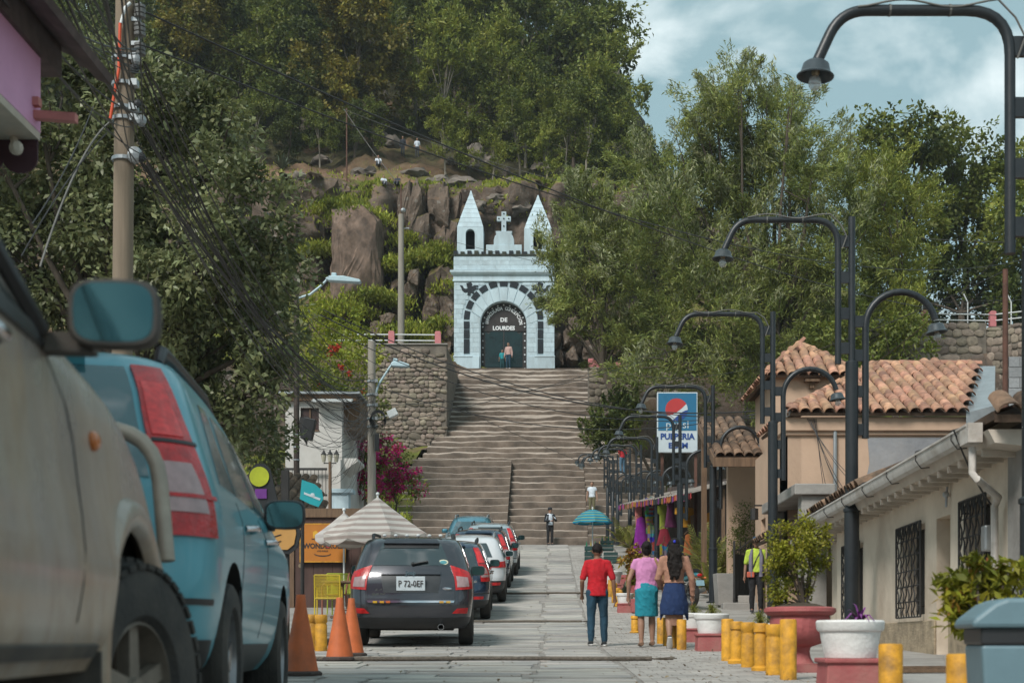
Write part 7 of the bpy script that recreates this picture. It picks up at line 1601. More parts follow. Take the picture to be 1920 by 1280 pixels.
        remesh(mb, 'trousers' if kind == 'trousers' else 'skirt', m, o, vox, 3, .0075)
    mb = MB(); Mh = Matrix.Rotation(J['yaw'], 3, 'Z') @ Matrix.Rotation(J['tilt'], 3, 'X'); P = lambda v: hc + Mh @ (Vector(v) * s * 1.05)
    mb.ball(P((0, -.022, .036)), (.084 * s, .098 * s, .100 * s), 14, 10, Mh)
    if hair == 'bun': mb.ball(P((0, -.10, .05)), .045 * s, 10, 8); mb.ball(P((0, -.04, .0)), (.08 * s, .08 * s, .09 * s), 12, 9)
    if hair == 'long':
        mb.ball(P((0, -.05, -.02)), (.082 * s, .075 * s, .11 * s), 12, 9); rr_ = random.Random(3)
        mb.tube([P((0, -.075, .02)), P((0, -.10, -.12)), P((0, -.125, -.26)), P((0, -.13, -.42))], [(.085 * s, .06 * s), (.10 * s, .055 * s), (.115 * s, .05 * s), (.075 * s, .03 * s)], 14, up=(0, 1, 0))
        for k in range(26):
            x = rr_.uniform(-.10, .10); z = rr_.uniform(-.38, -.02); mb.tube([P((x, -.13, z)), P((x + rr_.uniform(-.02, .02), -.16, z - .05)), P((x + rr_.uniform(-.03, .03), -.145, z - .11))], [.014 * s, .018 * s, .008 * s], 6)
    if hair != 'none': remesh(mb, 'hair', HAIR, o, vox * .9, 2, .009)
    sm = shoes or pm('dark_shoes', (.03, .03, .035), .6)
    for e in 'LR':
        mb = MB(); a = q('ank' + e); fa = J['foot' + e]; Mf = Matrix.Rotation(fa, 3, 'X'); mb.tube([a + Mf @ Vector((0, -.055, -.042)) * s, a + Mf @ Vector((0, -.02, -.032)) * s, a + Mf @ Vector((0, .07, -.045)) * s, a + Mf @ Vector((0, .155, -.058)) * s, a + Mf @ Vector((0, .18, -.062)) * s], [(.030 * s, .026 * s), (.040 * s, .042 * s), (.046 * s, .034 * s), (.044 * s, .024 * s), (.02 * s, .012 * s)], 10, up=(0, 0, 1)); sh = mb.build('shoe', sm, o, smooth=60)
        if J.get('sole'): mb = MB(); mb.tube([a + Mf @ Vector((0, -.06, -.070)) * s, a + Mf @ Vector((0, .06, -.076)) * s, a + Mf @ Vector((0, .175, -.078)) * s], [(.034 * s, .010 * s), (.046 * s, .010 * s), (.03 * s, .008 * s)], 10, up=(0, 0, 1)); mb.build('sole', M_white, sh, smooth=60)
    if extra: extra(o, q, s, H)
    return o
def at(px, d, dz=.02): return Vector(((px - CX) / F * d, d, G(d) + dz))
person(at(1120, 21.6), R(3), 'person in a red t-shirt and dark jeans walking up the street', 1.53, .010, SK, dict(hem=-.045, loose=1.12, wide=1.04, kneeL=(-.062, .0, .285), ankL=(-.066, -.03, .05), kneeR=(.066, .035, .29), ankR=(.072, .03, .045), elL=(-.152, -.03, .63), wrL=(-.148, .05, .50), elR=(.158, -.02, .63), wrR=(.172, .01, .475), sole=True), clothm('red', (.42, .006, .014)), ('trousers', clothm('jeans', (.012, .045, .075))), 'short', pm('dark_trainers', (.025, .03, .035), .6))
def bag_extra(o, q, s, H):
    mb = MB(); M_bag = pm('tan_leather', (.27, .155, .075), .5, var=.15); c = Vector((.195, -.02, .53)) * H
    mb.box(c + Vector((.0, 0, .02)), (.13, .24, .17)); b = mb.build('handbag', M_bag, o, bevel=.03); mb = MB(); mb.box(c + Vector((0, 0, -.12)), (.135, .25, .12)); mb.build('bag_base', pm('black_leather', (.015, .014, .014), .4), b, bevel=.03)
    mb = MB(); mb.tube([c + Vector((-.02, -.10, .1)), q('shR') + Vector((-.03, -.10, .02)), q('shR') + Vector((-.035, 0, .068)), q('shR') + Vector((-.03, .09, .02)), c + Vector((-.02, .10, .1))], [(.018, .006)] * 5, 6); mb.build('bag_strap', M_bag, b)
person(at(1212, 21.4), R(2), 'person in a pink top and turquoise skirt carrying a tan shoulder bag', 1.55, .010, SK2, dict(wide=1.16, hem=.01, skirt_hem=.285, kneeL=(-.052, .0, .285), ankL=(-.05, -.02, .045), kneeR=(.056, .03, .285), ankR=(.062, .04, .05), elL=(-.172, -.02, .63), wrL=(-.172, .02, .48), elR=(.165, .01, .64), wrR=(.14, .10, .58)), clothm('pink', (.52, .21, .40)), ('skirt', clothm('turquoise', (.010, .20, .26))), 'bun', pm('tan_flats', (.24, .14, .09), .6), None, 'cap', bag_extra)
def hairband(o, q, s, H):
    mb = MB(); mb.ball(q('head') + Vector((.0, -.125, .075)) * s, (.02, .015, .022), 8, 6); mb.build('hair_clip', pm('blue_clip', (.02, .03, .45), .4), o)
    mb = MB(); mb.tube([(.0, .0, .20 * H), (0, 0, .30 * H), (0, 0, .42 * H)], [(.125 * s, .095 * s), (.135 * s, .105 * s), (.13 * s, .11 * s)], 18, up=(0, 1, 0)); mb.build('underskirt', clothm('tan_lining', (.28, .15, .10)), o, smooth=60)
person(at(1264, 20.9), R(-2), 'person with long dark hair in a tan top and navy flared skirt', 1.58, .010, SK2, dict(wide=1.02, hem=.06, skirt_hem=.30, kneeL=(-.048, .0, .285), ankL=(-.045, -.07, .085), footL=-.95, kneeR=(.05, .035, .285), ankR=(.05, .03, .045), elR=(.165, -.015, .63), wrR=(.17, .03, .475), elL=(-.15, .0, .63), wrL=(-.12, .08, .57), sole=True), clothm('tan', (.33, .17, .115)), ('flare', clothm('navy', (.008, .025, .085))), 'long', pm('dark_trainers', (.025, .03, .035), .6), None, 'long', hairband)
def vest_extra(o, q, s, H):
    M_vest = clothm('grey_vest', (.16, .15, .20)); mb = MB()
    for e in (-1, 1): mb.tube([Vector((e * .105 * s, .05 * s, .47 * H)), Vector((e * .11 * s, .055 * s, .62 * H)), Vector((e * .11 * s, .05 * s, .74 * H)), Vector((e * .085 * s, .02 * s, .835 * H))], [(.055 * s, .10 * s), (.05 * s, .095 * s), (.05 * s, .10 * s), (.03 * s, .07 * s)], 12)
    mb.build('vest', M_vest, o, smooth=60)
    mb = MB(); mb.box(Vector((.12 * s, .13 * s, .50 * H)), (.16 * s, .03, .12 * s)); mb.build('orange_pocket', clothm('orange_pocket', (.45, .10, .06)), o, bevel=.02)
    hc = q('head'); mb = MB(); mb.ball(hc + Vector((0, -.005, .055)) * s, (.09 * s, .105 * s, .085 * s), 14, 10); mb.tube([hc + Vector((0, .06, .055)) * s, hc + Vector((0, .12, .045)) * s, hc + Vector((0, .17, .03)) * s], [(.075 * s, .012 * s), (.075 * s, .008 * s), (.05 * s, .006 * s)], 10, up=(0, 0, 1)); mb.build('cap', clothm('blue_cap', (.012, .07, .14)), o, smooth=60)
    mb = MB(); mb.tube([Vector((-.08 * s, .10 * s, .80 * H)), Vector((.02 * s, .125 * s, .68 * H)), Vector((.10 * s, .12 * s, .54 * H))], .010, 6); mb.build('bag_strap', M_black, o)
person(at(1418, 32.2, .08), R(172), 'person in a lime shirt, grey vest and blue cap standing by the gate', 1.68, .014, SK, dict(yaw=R(5), tilt=R(-8), wide=1.08), clothm('lime', (.40, .52, .06)), ('trousers', clothm('black', (.012, .012, .014))), 'short', None, None, 'short', vest_extra)
def jacket_extra(o, q, s, H):
    M_j = clothm('black_jacket', (.012, .014, .018)); mb = MB()
    for e in 'LR':
        x = -1 if e == 'L' else 1
        limb(mb, [q('sh' + e), q('el' + e), q('wr' + e).lerp(q('el' + e), .25)], [.062 * s, .056 * s, .046 * s]); mb.tube([Vector((x * .11 * s, .01, .50 * H)), Vector((x * .125 * s, .01, .66 * H)), Vector((x * .10 * s, .01, .82 * H))], [(.035 * s, .10 * s), (.04 * s, .105 * s), (.05 * s, .08 * s)], 10)
    mb.build('jacket', M_j, o, smooth=60)
    hc = q('head'); mb = MB(); mb.lathe([(.125 * s, .05 * s), (.13 * s, .055 * s), (.095 * s, .065 * s), (.092 * s, .13 * s), (.06 * s, .155 * s), (.0, .157 * s)], 18, hc, cap=False); mb.build('hat', M_j, o, smooth=50)
person(at(1031, 63.9, .02), R(200), 'person in a black hat, black jacket and white shirt at the foot of the stairs', 1.64, .02, SK2, dict(elL=(-.17, .02, .66), wrL=(-.06, .16, .70), elR=(.15, .02, .64), wrR=(.03, .15, .64), tilt=R(-18)), clothm('white', (.55, .60, .66)), ('trousers', clothm('black', (.012, .012, .014))), 'short', None, None, 'short', jacket_extra)
def stair_z(d): i = max(0, int((d - D0) / RUN)); return Z0 + RISE * i + RISE * .75
pz = D0 + RUN * 3.6
person(((1110 - CX) / F * pz, pz, stair_z(pz) + .08), R(175), 'person with long hair in a white blouse sitting down the stairs by the blue umbrella', 1.58, .022, SK2, dict(), clothm('white', (.55, .60, .66)), ('trousers', clothm('olive', (.12, .11, .06))), 'short', None, None, 'cap')
bpy.data.objects  # stair figures
o = [p for p in bpy.data.objects if p.name.startswith('person') and p.get('label', '').startswith('person with long hair in a white')][0]; o['label'] = 'person in a white puff sleeve blouse and olive trousers standing on the lower stairs'
pz = D0 + RUN * 9.4
person(((1167 - CX) / F * pz, pz, stair_z(pz) + .1), R(30), 'person in a red top and blue jeans climbing the stairs with a bag', 1.6, .022, SK2, dict(), clothm('red2', (.42, .02, .03)), ('trousers', clothm('blue_jeans', (.08, .16, .24))), 'short', M_white)
person((-2.72, 89.3, 17.53), R(160), 'person in a pale checked blouse and jeans at the chapel door', 1.66, .025, SK2, dict(), clothm('blush', (.45, .30, .27)), ('trousers', clothm('jeans', (.012, .045, .075))), 'short', M_white, None, 'long')
person((-3.12, 89.6, 17.53), R(185), 'child in a turquoise shirt beside the adult at the chapel door', 1.28, .025, SK2, dict(), clothm('turq2', (.02, .25, .28)), ('trousers', clothm('dteal', (.01, .06, .07))), 'short')
sit = dict(hipL=(-.06, 0, .10), hipR=(.06, 0, .10), kneeL=(-.08, .24, .20), kneeR=(.08, .24, .20), ankL=(-.07, .36, .03), ankR=(.08, .34, .03), pel=(0, 0, .10), waist=(0, -.01, .19), chest=(0, .0, .30), shL=(-.112, .0, .385), shR=(.112, .0, .385), neck=(0, .0, .42), head=(0, .02, .495), elL=(-.14, .06, .25), elR=(.14, .06, .25), wrL=(-.06, .2, .22), wrR=(.06, .2, .22), hem=0)
for (px, py, rz, lab, tm, pose, H_) in [(719, 351, R(200), 'person in a white top with dark hair sitting on the cliff edge', clothm('white', (.55, .60, .66)), sit, 1.6), (745, 351, R(170), 'person in dark clothes sitting on the cliff edge beside the white top', clothm('charcoal', (.03, .035, .045)), sit, 1.65), (709, 314, R(190), 'person with a white shirt and black bag sitting higher up the slope', clothm('white', (.55, .60, .66)), sit, 1.65), (755, 293, R(180), 'person in a dark coat walking down from the wood', clothm('charcoal', (.03, .035, .045)), {}, 1.65), (782, 296, R(190), 'person in a white t-shirt walking down from the wood', clothm('white', (.55, .60, .66)), {}, 1.65), (1034, 315, R(180), 'person in navy half hidden among the trees of the hilltop wood', clothm('navy', (.008, .025, .085)), {}, 1.65)]:
    p = hit(px, py); person(p + Vector((0, .1, .05)), rz, lab, H_ * p.y / 112.0 if py > 340 else H_, .028, SK2, dict(pose), tm, ('trousers', clothm('slate', (.04, .045, .055))), 'short', None, 'people on the hillside', 'long' if 'coat' in lab else 'short')
# ================================================================== STREET OBJECTS
# --- yellow bollards
def bollard_mesh(kind):
    mb = MB()
    if kind == 'pipe': mb.lathe([(.075, 0), (.075, .485), (.066, .497), (.0, .5)], 20, cap=False)
    elif kind == 'collar': mb.lathe([(.10, 0), (.102, .035), (.085, .05), (.07, .06), (.07, .37), (.062, .385), (.062, .395), (.078, .41), (.078, .485), (.07, .5), (0, .502)], 20, cap=False)
    else: mb.lathe([(.078, 0), (.076, .36), (.068, .375), (.068, .385), (.08, .40), (.08, .48), (.07, .5), (0, .502)], 20, cap=False)
    return mb
bolly = {k: bollard_mesh(k).mesh('shaft', M_yellow, 40) for k in ('pipe', 'collar', 'ring')}
BL = [(1364, 16.3, 'pipe', 1.05), (1381, 15.5, 'collar', 1.0), (1403, 14.6, 'ring', 1.0), (1427, 13.7, 'collar', 1.0), (1451, 12.9, 'ring', 1.0), (1478, 12.05, 'pipe', 1.12), (1670, 8.4, 'pipe', .88), (1801, 7.2, 'pipe', .84),
      (1240, 22.6, 'pipe', .9), (1252, 21.8, 'pipe', .95), (1278, 20.4, 'pipe', .95), (1264, 21.1, 'ring', .9), (1152, 36.2, 'ring', 1.1), (1158, 35.0, 'collar', 1.0), (1165, 33.9, 'collar', 1.05), (1190, 26.5, 'collar', .7), (1145, 38.2, 'pipe', 1.0)]
BLAB = {0: 'yellow pipe bollard standing by the pink urn, last of the close row', 5: 'tall plain yellow bollard in front of the pink urn', 6: 'plain yellow bollard beside the round white planter', 7: 'plain yellow bollard against the blue-grey bin'}
for i, (px, d, k, s) in enumerate(BL):
    if i in BLAB: lab, grp = BLAB[i], 'yellow bollards along the pavement'
    elif i < 6: lab, grp = 'yellow collared bollard in the close row beside the pink urn', 'close row of yellow bollards'
    elif i < 12: lab, grp = 'yellow bollard behind the legs of the two walking women', 'yellow bollards behind the walkers'
    else: lab, grp = 'small yellow bollard further up the street beside the planters', 'yellow bollards up the street'
    o = empty('bollard', ((px - CX) / F * d, d, G(d) - .0), random.uniform(0, 6), lab, 'bollard', grp, 1.0); inst('shaft', bolly[k], o, (0, 0, 0), (0, 0, 0), (.94, .94, s * .92))
for i, px in enumerate((570, 584, 602)):
    d = 20.2 - .25 * i; o = empty('bollard', ((px - CX) / F * d, d, G(d) + .0), 0, 'yellow bollard in the trio behind the traffic cones', 'bollard', 'trio of yellow bollards behind the cones'); inst('shaft', bolly['ring'], o, (0, 0, 0), (0, 0, 0), (1.1, 1.1, 1.02))
# --- traffic cones
M_cone = pm('faded_orange_plastic', (.50, .115, .03), .6, var=.15, scale=5, bump=.1, dirt=(.16, .08, .05), dirt_amt=.55, rnd=.12)
def cone_mb():
    mb = MB(); mb.lathe([(.155, .03), (.15, .05), (.045, .62), (.04, .69), (.036, .70), (.03, .69), (.03, .6)], 24, cap=False); return mb
cm_ = cone_mb().mesh('cone_body', M_cone, 40); mb = MB(); mb.lathe([(.19, 0), (.19, .025), (.17, .04), (.13, .04)], 8, M=Matrix.Rotation(R(22.5), 4, 'Z')); cb_ = mb.mesh('base', pm('dark_cone_base', (.05, .035, .03), .8))
for (px, d, lab) in [(564, 12.4, 'scuffed orange traffic cone beside the teal car'), (637, 16.0, 'faded orange traffic cone standing on the rope'), (659, 17.4, 'bright orange traffic cone behind the faded cone')]:
    o = empty('traffic_cone', ((px - CX) / F * d, d, G(d) + .022), random.uniform(0, 3), lab, 'traffic cone', 'orange traffic cones'); inst('cone_body', cm_, o); inst('base', cb_, o)
# --- planters
def leaf_tuft(mb, c, n, L_, w, seed, spread=1.0, droop=.5):
    rr = random.Random(seed)
    for k in range(n):
        a = rr.uniform(0, 6.28); e = rr.uniform(.35, 1.4); l = L_ * rr.uniform(.6, 1.1); h = Vector((math.cos(a) * spread, math.sin(a) * spread, 0)); c = Vector(c)
        P = [c, c + h * l * .25 * math.cos(e) + Vector((0, 0, l * .5 * math.sin(e))), c + h * l * .6 * math.cos(e) * 1.2 + Vector((0, 0, l * .8 * math.sin(e))), c + h * l * math.cos(e) * 1.3 + Vector((0, 0, l * (math.sin(e) - droop * math.cos(e))))]
        side = Vector((-math.sin(a), math.cos(a), 0)) * w; vs = []
        for i, p in enumerate(P):
            k_ = (.6, 1, .8, .05)[i]; vs += [p - side * k_, p + side * k_]
        mb.add(vs, [(0, 1, 3, 2), (2, 3, 5, 4), (4, 5, 7, 6)])
    return mb
def puff(name, parent, blobs, sub, per, ll, lw, mat, seed): return inst(name, crown(name, blobs, sub, per, ll, lw, mat, seed), parent)
def white_planter(px, d, label, s=1.0, plant=None, base=True):
    o = empty('planter', ((px - CX) / F * d, d, G(d)), 0, label, 'planter', 'white planters along the pavement')
    hb = .235 * s
    mb = MB(); mb.lathe([(.13 * s, hb), (.185 * s, hb + .01), (.215 * s, hb + .16 * s), (.222 * s, hb + .2 * s), (.235 * s, hb + .205 * s), (.245 * s, hb + .22 * s), (.25 * s, hb + .27 * s), (.24 * s, hb + .285 * s), (.215 * s, hb + .285 * s), (.205 * s, hb + .25 * s), (.0, hb + .24 * s)], 28, cap=False); mb.build('bowl', M_white, o, smooth=35)
    mb = MB(); mb.lathe([(.0, hb + .255 * s), (.205 * s, hb + .25 * s)], 24, cap=False); mb.build('soil', M_soil, o)
    if base: mb = MB(); mb.box((0, 0, .115 * s - .03), (.44 * s, .44 * s, .23 * s + .06), None, .92); mb.build('plinth', M_pinkbase, o, bevel=.012); mb = MB(); mb.box((0, 0, .225 * s), (.45 * s, .45 * s, .035 * s)); mb.build('plinth_rim', M_pinkbase, o, bevel=.01)
    if plant: plant(o, hb + .25 * s)
    return o
def pl_grass(o, z): leaf_tuft(MB(), (0, 0, z), 120, .22, .006, 4, .9, .6).build('spider_plant', LM_palm, o)
def pl_purple(o, z): leaf_tuft(MB(), (.06, -.05, z - .02), 14, .2, .012, 6).build('purple_plant', pm('purple_leaf', (.16, .03, .17), .5), o); leaf_tuft(MB(), (-.02, -.05, z - .02), 12, .1, .014, 8).build('green_sprouts', LM_shrub, o)
def pl_succ(o, z): leaf_tuft(MB(), (0, 0, z), 60, .34, .014, 9, .55, .1).build('succulent', LM_blue, o)
white_planter(1594, 10.5, 'round white planter on a pink plinth beside the tall lamp post', 1.0, pl_purple)
white_planter(1334, 20.0, 'white planter with pale spider plant in front of the motorcycle', 1.0, pl_grass)
white_planter(1424, 17.6, 'white planter half hidden behind the pink urn', .8, pl_grass)
white_planter(1300, 23.2, 'white planter behind the walking women', .9, pl_grass)
white_planter(1146, 38.8, 'white planter of spiky succulents beside the croton plant', 1.25, pl_succ)
white_planter(1172, 33.2, 'small white planter among the yellow bollards up the street', .85, pl_succ)
# --- pink urn with shrub
ur = empty('urn_planter', ((1500 - CX) / F * 13.5, 13.5, G(13.5)), 0, 'large pink fluted urn holding a yellow-green shrub', 'planter')
mb = MB(); n = 56; prof = [(.20, 0), (.20, .08), (.13, .085), (.10, .14), (.09, .20), (.10, .235), (.13, .25)]; mb.lathe(prof, 28); mb.box((0, 0, .035), (.42, .42, .07)); mb.build('foot', M_pinkbase, ur, smooth=35)
mb = MB(); vs = []; pr = [(.12, .245), (.19, .27), (.245, .33), (.272, .41), (.275, .50), (.27, .53)]
for i, (r, z) in enumerate(pr):
    for j in range(n):
        a = 2 * math.pi * j / n; f = 1 + (.035 if 0 < i < 5 else 0) * abs(math.sin(a * 12)) ; vs.append((r * f * math.cos(a), r * f * math.sin(a), z))
mb.add(vs, [(i * n + j, i * n + (j + 1) % n, (i + 1) * n + (j + 1) % n, (i + 1) * n + j) for i in range(len(pr) - 1) for j in range(n)]); mb.build('bowl', M_pinkbase, ur, smooth=30)
mb = MB(); vs = []; pr = [(.27, .53), (.31, .54), (.338, .57), (.335, .60), (.30, .615), (.26, .60), (.0, .60)]
for i, (r, z) in enumerate(pr):
    for j in range(n):
        a = 2 * math.pi * j / n; f = 1 + (.02 if i in (1, 2, 3) else 0) * math.sin(a * 28); vs.append((r * f * math.cos(a), r * f * math.sin(a), z))
mb.add(vs, [(i * n + j, i * n + (j + 1) % n, (i + 1) * n + (j + 1) % n, (i + 1) * n + j) for i in range(len(pr) - 1) for j in range(n)]); mb.build('rim', M_pinkbase, ur, smooth=30)
mb = MB(); mb.lathe([(.0, .66), (.15, .645), (.27, .61)], 20, cap=False); mb.build('soil', M_soil, ur)
ux, uz = ur.location.x, ur.location.z
bl = [(p.x - ux, p.y - 13.5, p.z - uz, r / F * 13.5) for p, r in [(Wp(px, py, 13.5 + dd), r) for px, py, r, dd in ((1462, 1010, 24, 0), (1450, 1045, 26, .08), (1490, 1020, 28, -.1), (1520, 1005, 30, .05), (1545, 1000, 18, 0), (1505, 1050, 32, -.12), (1470, 1075, 28, .1), (1450, 1100, 18, 0), (1530, 1035, 26, .12), (1480, 1105, 18, -.1), (1455, 1130, 12, .1), (1508, 1110, 14, .0), (1512, 985, 16, .0), (1535, 1060, 14, 0))]]
puff('foliage', ur, bl, .075, 62, .034, .020, LM_shrub, 91)
mb = MB(); rr = random.Random(8)
for b in bl: q = Vector(b[:3]); a = Vector((.04, 0, .62)); mb.tube([a, a.lerp(q, .5) + Vector((rr.uniform(-.04, .04), 0, .03)), q], [.016, .009, .004], 6)
mb.build('stems', M_bark, ur)
# --- plant in pot beside the bin
pp = empty('potted_plant', ((1840 - CX) / F * 8.2, 8.2, G(8.2)), 0, 'leafy potted plant with reddish leaves behind the blue-grey bin', 'plant'); ux, uz = pp.location.x, pp.location.z
mb = MB(); mb.lathe([(.14, 0), (.20, .30), (.21, .33), (.18, .33), (.0, .30)], 24, cap=False); mb.build('pot', M_white, pp, smooth=35)
bl = [(p.x - ux, p.y - 8.2, p.z - uz, r / F * 8.2) for p, r in [(Wp(px, py, 8.2 + dd), r) for px, py, r, dd in ((1810, 1110, 26, 0), (1850, 1085, 30, .1), (1890, 1070, 34, 0), (1925, 1060, 34, .1), (1815, 1150, 26, 0), (1790, 1120, 18, 0), (1870, 1115, 34, .1), (1910, 1110, 34, 0), (1830, 1060, 12, 0), (1780, 1095, 8, 0), (1795, 1165, 14, 0))]]
puff('foliage', pp, bl, .08, 24, .085, .036, LM_shrub, 92); puff('red_leaves', pp, [bl[1], bl[5], bl[8], bl[0]], .07, 5, .07, .03, LM_crot, 93)
mb = MB()
for b in bl: q = Vector(b[:3]); a = Vector((0, 0, .3)); mb.tube([a, a.lerp(q, .6) + Vector((0, 0, .03)), q], [.014, .009, .004], 6)
mb.build('stems', M_bark, pp)
# --- rubbish bin
M_bin = pm('blue_grey_bin', (.125, .205, .24), .5, var=.08, scale=4, bump=.05, dirt=(.09, .12, .13), dirt_amt=.4)
bn = empty('rubbish_bin', ((1895 - CX) / F * 6.2, 6.2, G(6.2)), R(-6), 'blue-grey plastic rubbish bin with a pitched lid beside the potted plant', 'bin')
mb = MB(); w, dp, h = .32, .40, .58; mb.prism([(-w / 2 * .86, 0), (w / 2 * .86, 0), (w / 2, h - .12), (-w / 2, h - .12)], -dp / 2, dp / 2); mb.build('body', M_bin, bn, bevel=.015)
mb = MB(); mb.box2((-w / 2 - .004, -dp / 2 - .004, h - .122), (w / 2 + .004, dp / 2 + .004, h - .045)); mb.build('black_band', M_black, bn, bevel=.01)
mb = MB(); mb.prism([(-w / 2 - .045, h - .05), (w / 2 + .045, h - .05), (w / 2 + .04, h - .015), (w / 2 - .05, h + .055), (w * .18, h + .075), (-w * .18, h + .075), (-w / 2 + .05, h + .055), (-w / 2 - .04, h - .015)], -dp / 2 - .03, dp / 2 + .03); mb.build('lid', M_bin, bn, bevel=.02)
mb = MB(); add_text(mb, 'LIMPIO', .05, Matrix.Translation((.03, -dp / 2 - .003, .30)) @ STAND, .001) if False else mb.box((.02, -dp / 2 - .001, .30), (.001, .001, .001)); 
# --- palms, croton and shrubs near the stall
def palm(px, d, H, n, label, seed):
    o = empty('palm_plant', ((px - CX) / F * d, d, G(d) + .1), 0, label, 'palm', 'palm plants in front of the stall'); rr = random.Random(seed); mb = MB(); st_ = MB()
    for k in range(n):
        a = rr.uniform(0, 6.28); e = rr.uniform(.55, 1.45); L_ = H * rr.uniform(.6, 1.0); P = []
        for i in range(9):
            t = i / 8; P.append(Vector((math.cos(a) * L_ * .7 * math.cos(e) * t * (1 + .3 * t), math.sin(a) * L_ * .7 * math.cos(e) * t * (1 + .3 * t), L_ * (math.sin(e) * t - .42 * t * t * (1.3 - e * .5)) + .1)))
        st_.tube(P, [.012 * (1 - .8 * i / 8) for i in range(9)], 4)
        for i in range(2, 9):
            for sgn in (-1, 1):
                for f in (0, .5):
                    p = P[i].lerp(P[i - 1], f); t = (P[i] - P[i - 1]).normalized(); sd_ = t.cross(Vector((0, 0, 1))).normalized() * sgn; v = (sd_ * .8 + t * .7 + Vector((0, 0, -.25))).normalized() * L_ * .22 * (1.15 - i / 9); w_ = t * .020
                    mb.add([p - w_, p + w_, p + v * .6 + w_ * 1.2, p + v, p + v * .6 - w_ * 1.2], [(0, 1, 2, 3, 4)])
    mb.build('fronds', LM_palm, o); st_.build('stems', M_wood, o)
palm(1318, 40.5, 2.4, 34, 'tall areca palm in front of the hanging ochre shirt', 1); palm(1345, 38.5, 2.2, 30, 'areca palm beside the iron gate', 2); palm(1330, 36.8, 1.2, 22, 'low bushy palm behind the motorcycle', 3); palm(1168, 60.5, 1.9, 20, 'small palm beside the last lamp posts', 4); palm(1183, 57.8, 1.5, 18, 'small palm at the far end of the clothing stall', 5)
g_ = G(37) + .1
tree('pale_shrub', ((1393 - CX) / F * 37, 37, g_), PB([(1395, 960, 22), (1385, 990, 26), (1400, 1000, 26), (1378, 1020, 20), (1398, 1035, 24), (1385, 1055, 20)], 37, .2, 3), 'fine leaved pale green shrub behind the iron gate', 'shrub', None, LM_mid, .16, 26, .06, .035, .04, .3, seed=61)
for (px, d, lab, m) in [(1190, 38.2, 'orange and yellow croton plant beside the white succulent planter', LM_crot)]:
    o = empty('croton_plant', ((px - CX) / F * d, d, G(d)), 0, lab, 'plant'); mb = MB(); mb.lathe([(.16, 0), (.22, .3), (.2, .3), (0, .27)], 20, cap=False); mb.build('pot', M_pinkbase, o, smooth=35)
    puff('foliage', o, [(-.15, 0, .95, .24), (.12, 0, .85, .24), (.0, -.1, .6, .24), (.2, 0, 1.1, .18), (-.05, 0, 1.15, .2)], .12, 14, .15, .07, LM_crot, 95); puff('green_leaves', o, [(.15, 0, .7, .24), (-.1, 0, .5, .2), (.2, 0, .95, .18)], .12, 12, .15, .06, LM_shrub, 96)
for (px, d, lab, s) in [(1203, 33.0, 'pink stone planter box beside the walking woman in pink', .8), (1178, 41.0, 'pink stone planter box behind the croton plant', 1.0)]:
    o = empty('planter_box', ((px - CX) / F * d, d, G(d)), 0, lab, 'planter', 'pink planter boxes'); mb = MB(); mb.box((0, 0, .2 * s), (.6 * s, .5 * s, .4 * s), None, 1.08); mb.build('box', M_pinkbase, o, bevel=.02); mb = MB(); mb.box((0, 0, .40 * s), (.55 * s, .45 * s, .02)); mb.build('soil', M_soil, o); leaf_tuft(MB(), (0, 0, .42 * s), 70, .4, .012, 5, .8, .4).build('plants', LM_palm, o)
# --- iron gate and low walls by the hall
ga = empty('iron_gate', ((1376 - CX) / F * 33.6, 33.6, G(33.6) + .1), R(62), 'black iron gate standing open beside the person in the vest', 'gate')
mb = MB(); mb.box2((0, -.02, .05), (.05, .02, 1.55)); mb.box2((1.35, -.02, .05), (1.4, .02, 1.75)); mb.box2((0, -.015, .12), (1.4, .015, .17)); mb.tube([(0, 0, 1.3), (.4, 0, 1.38), (.9, 0, 1.55), (1.38, 0, 1.72)], .02, 6); mb.build('frame', M_iron, ga)
for i in range(13): x = .1 + i * .1; mb = MB(); mb.tube([(x, 0, .15), (x, 0, 1.32 + .3 * (x / 1.4) ** 1.5)], .011, 5); mb.build('bar', M_iron, ga)
mb = MB(); mb.box2((.05, .005, .2), (1.35, .012, 1.25)); mb.build('sheet', M_iron, ga)
gb = empty('iron_gate', ((1388 - CX) / F * 34.6, 34.6, G(34.6) + .1), 0, 'black iron railing at the steps of the tan hall', 'railing')
for i in range(6): x = i * .13; mb = MB(); mb.tube([(x, 0, 0), (x, 0, 1.5)], .014, 5); mb.build('bar', M_iron, gb)
mb = MB(); mb.tube([(0, 0, 1.15), (.65, 0, 1.15)], .018, 6); mb.tube([(0, 0, .35), (.65, 0, .35)], .018, 6); mb.build('rail', M_iron, gb)
gf = empty('iron_fence', ((1335 - CX) / F * 42.5, 42.5, G(42.5) + .1), 0, 'tall black iron fence behind the palms under the porch', 'fence')
for i in range(12): x = i * .13; mb = MB(); mb.tube([(x, 0, .9), (x, 0, 3.0)], .014, 5); mb.build('bar', M_iron, gf)
mb = MB(); mb.tube([(0, 0, 2.5), (1.45, 0, 2.5)], .018, 6); mb.tube([(0, 0, 1.0), (1.45, 0, 1.0)], .018, 6); mb.build('rail', M_iron, gf); mb = MB(); mb.box2((-.1, -.1, 0), (1.55, .1, .95)); mb.build('low_wall', M_tan, gf)
o = empty('concrete_pedestal', ((1357 - CX) / F * 34.0, 34.0, G(34) + .1), R(8), 'grey tapered concrete pedestal beside the iron gate', 'pedestal'); mb = MB(); mb.prism([(-.17, 0), (.17, 0), (.22, .76), (-.22, .76)], -.2, .2); mb.build('block', M_conc, o, bevel=.015)
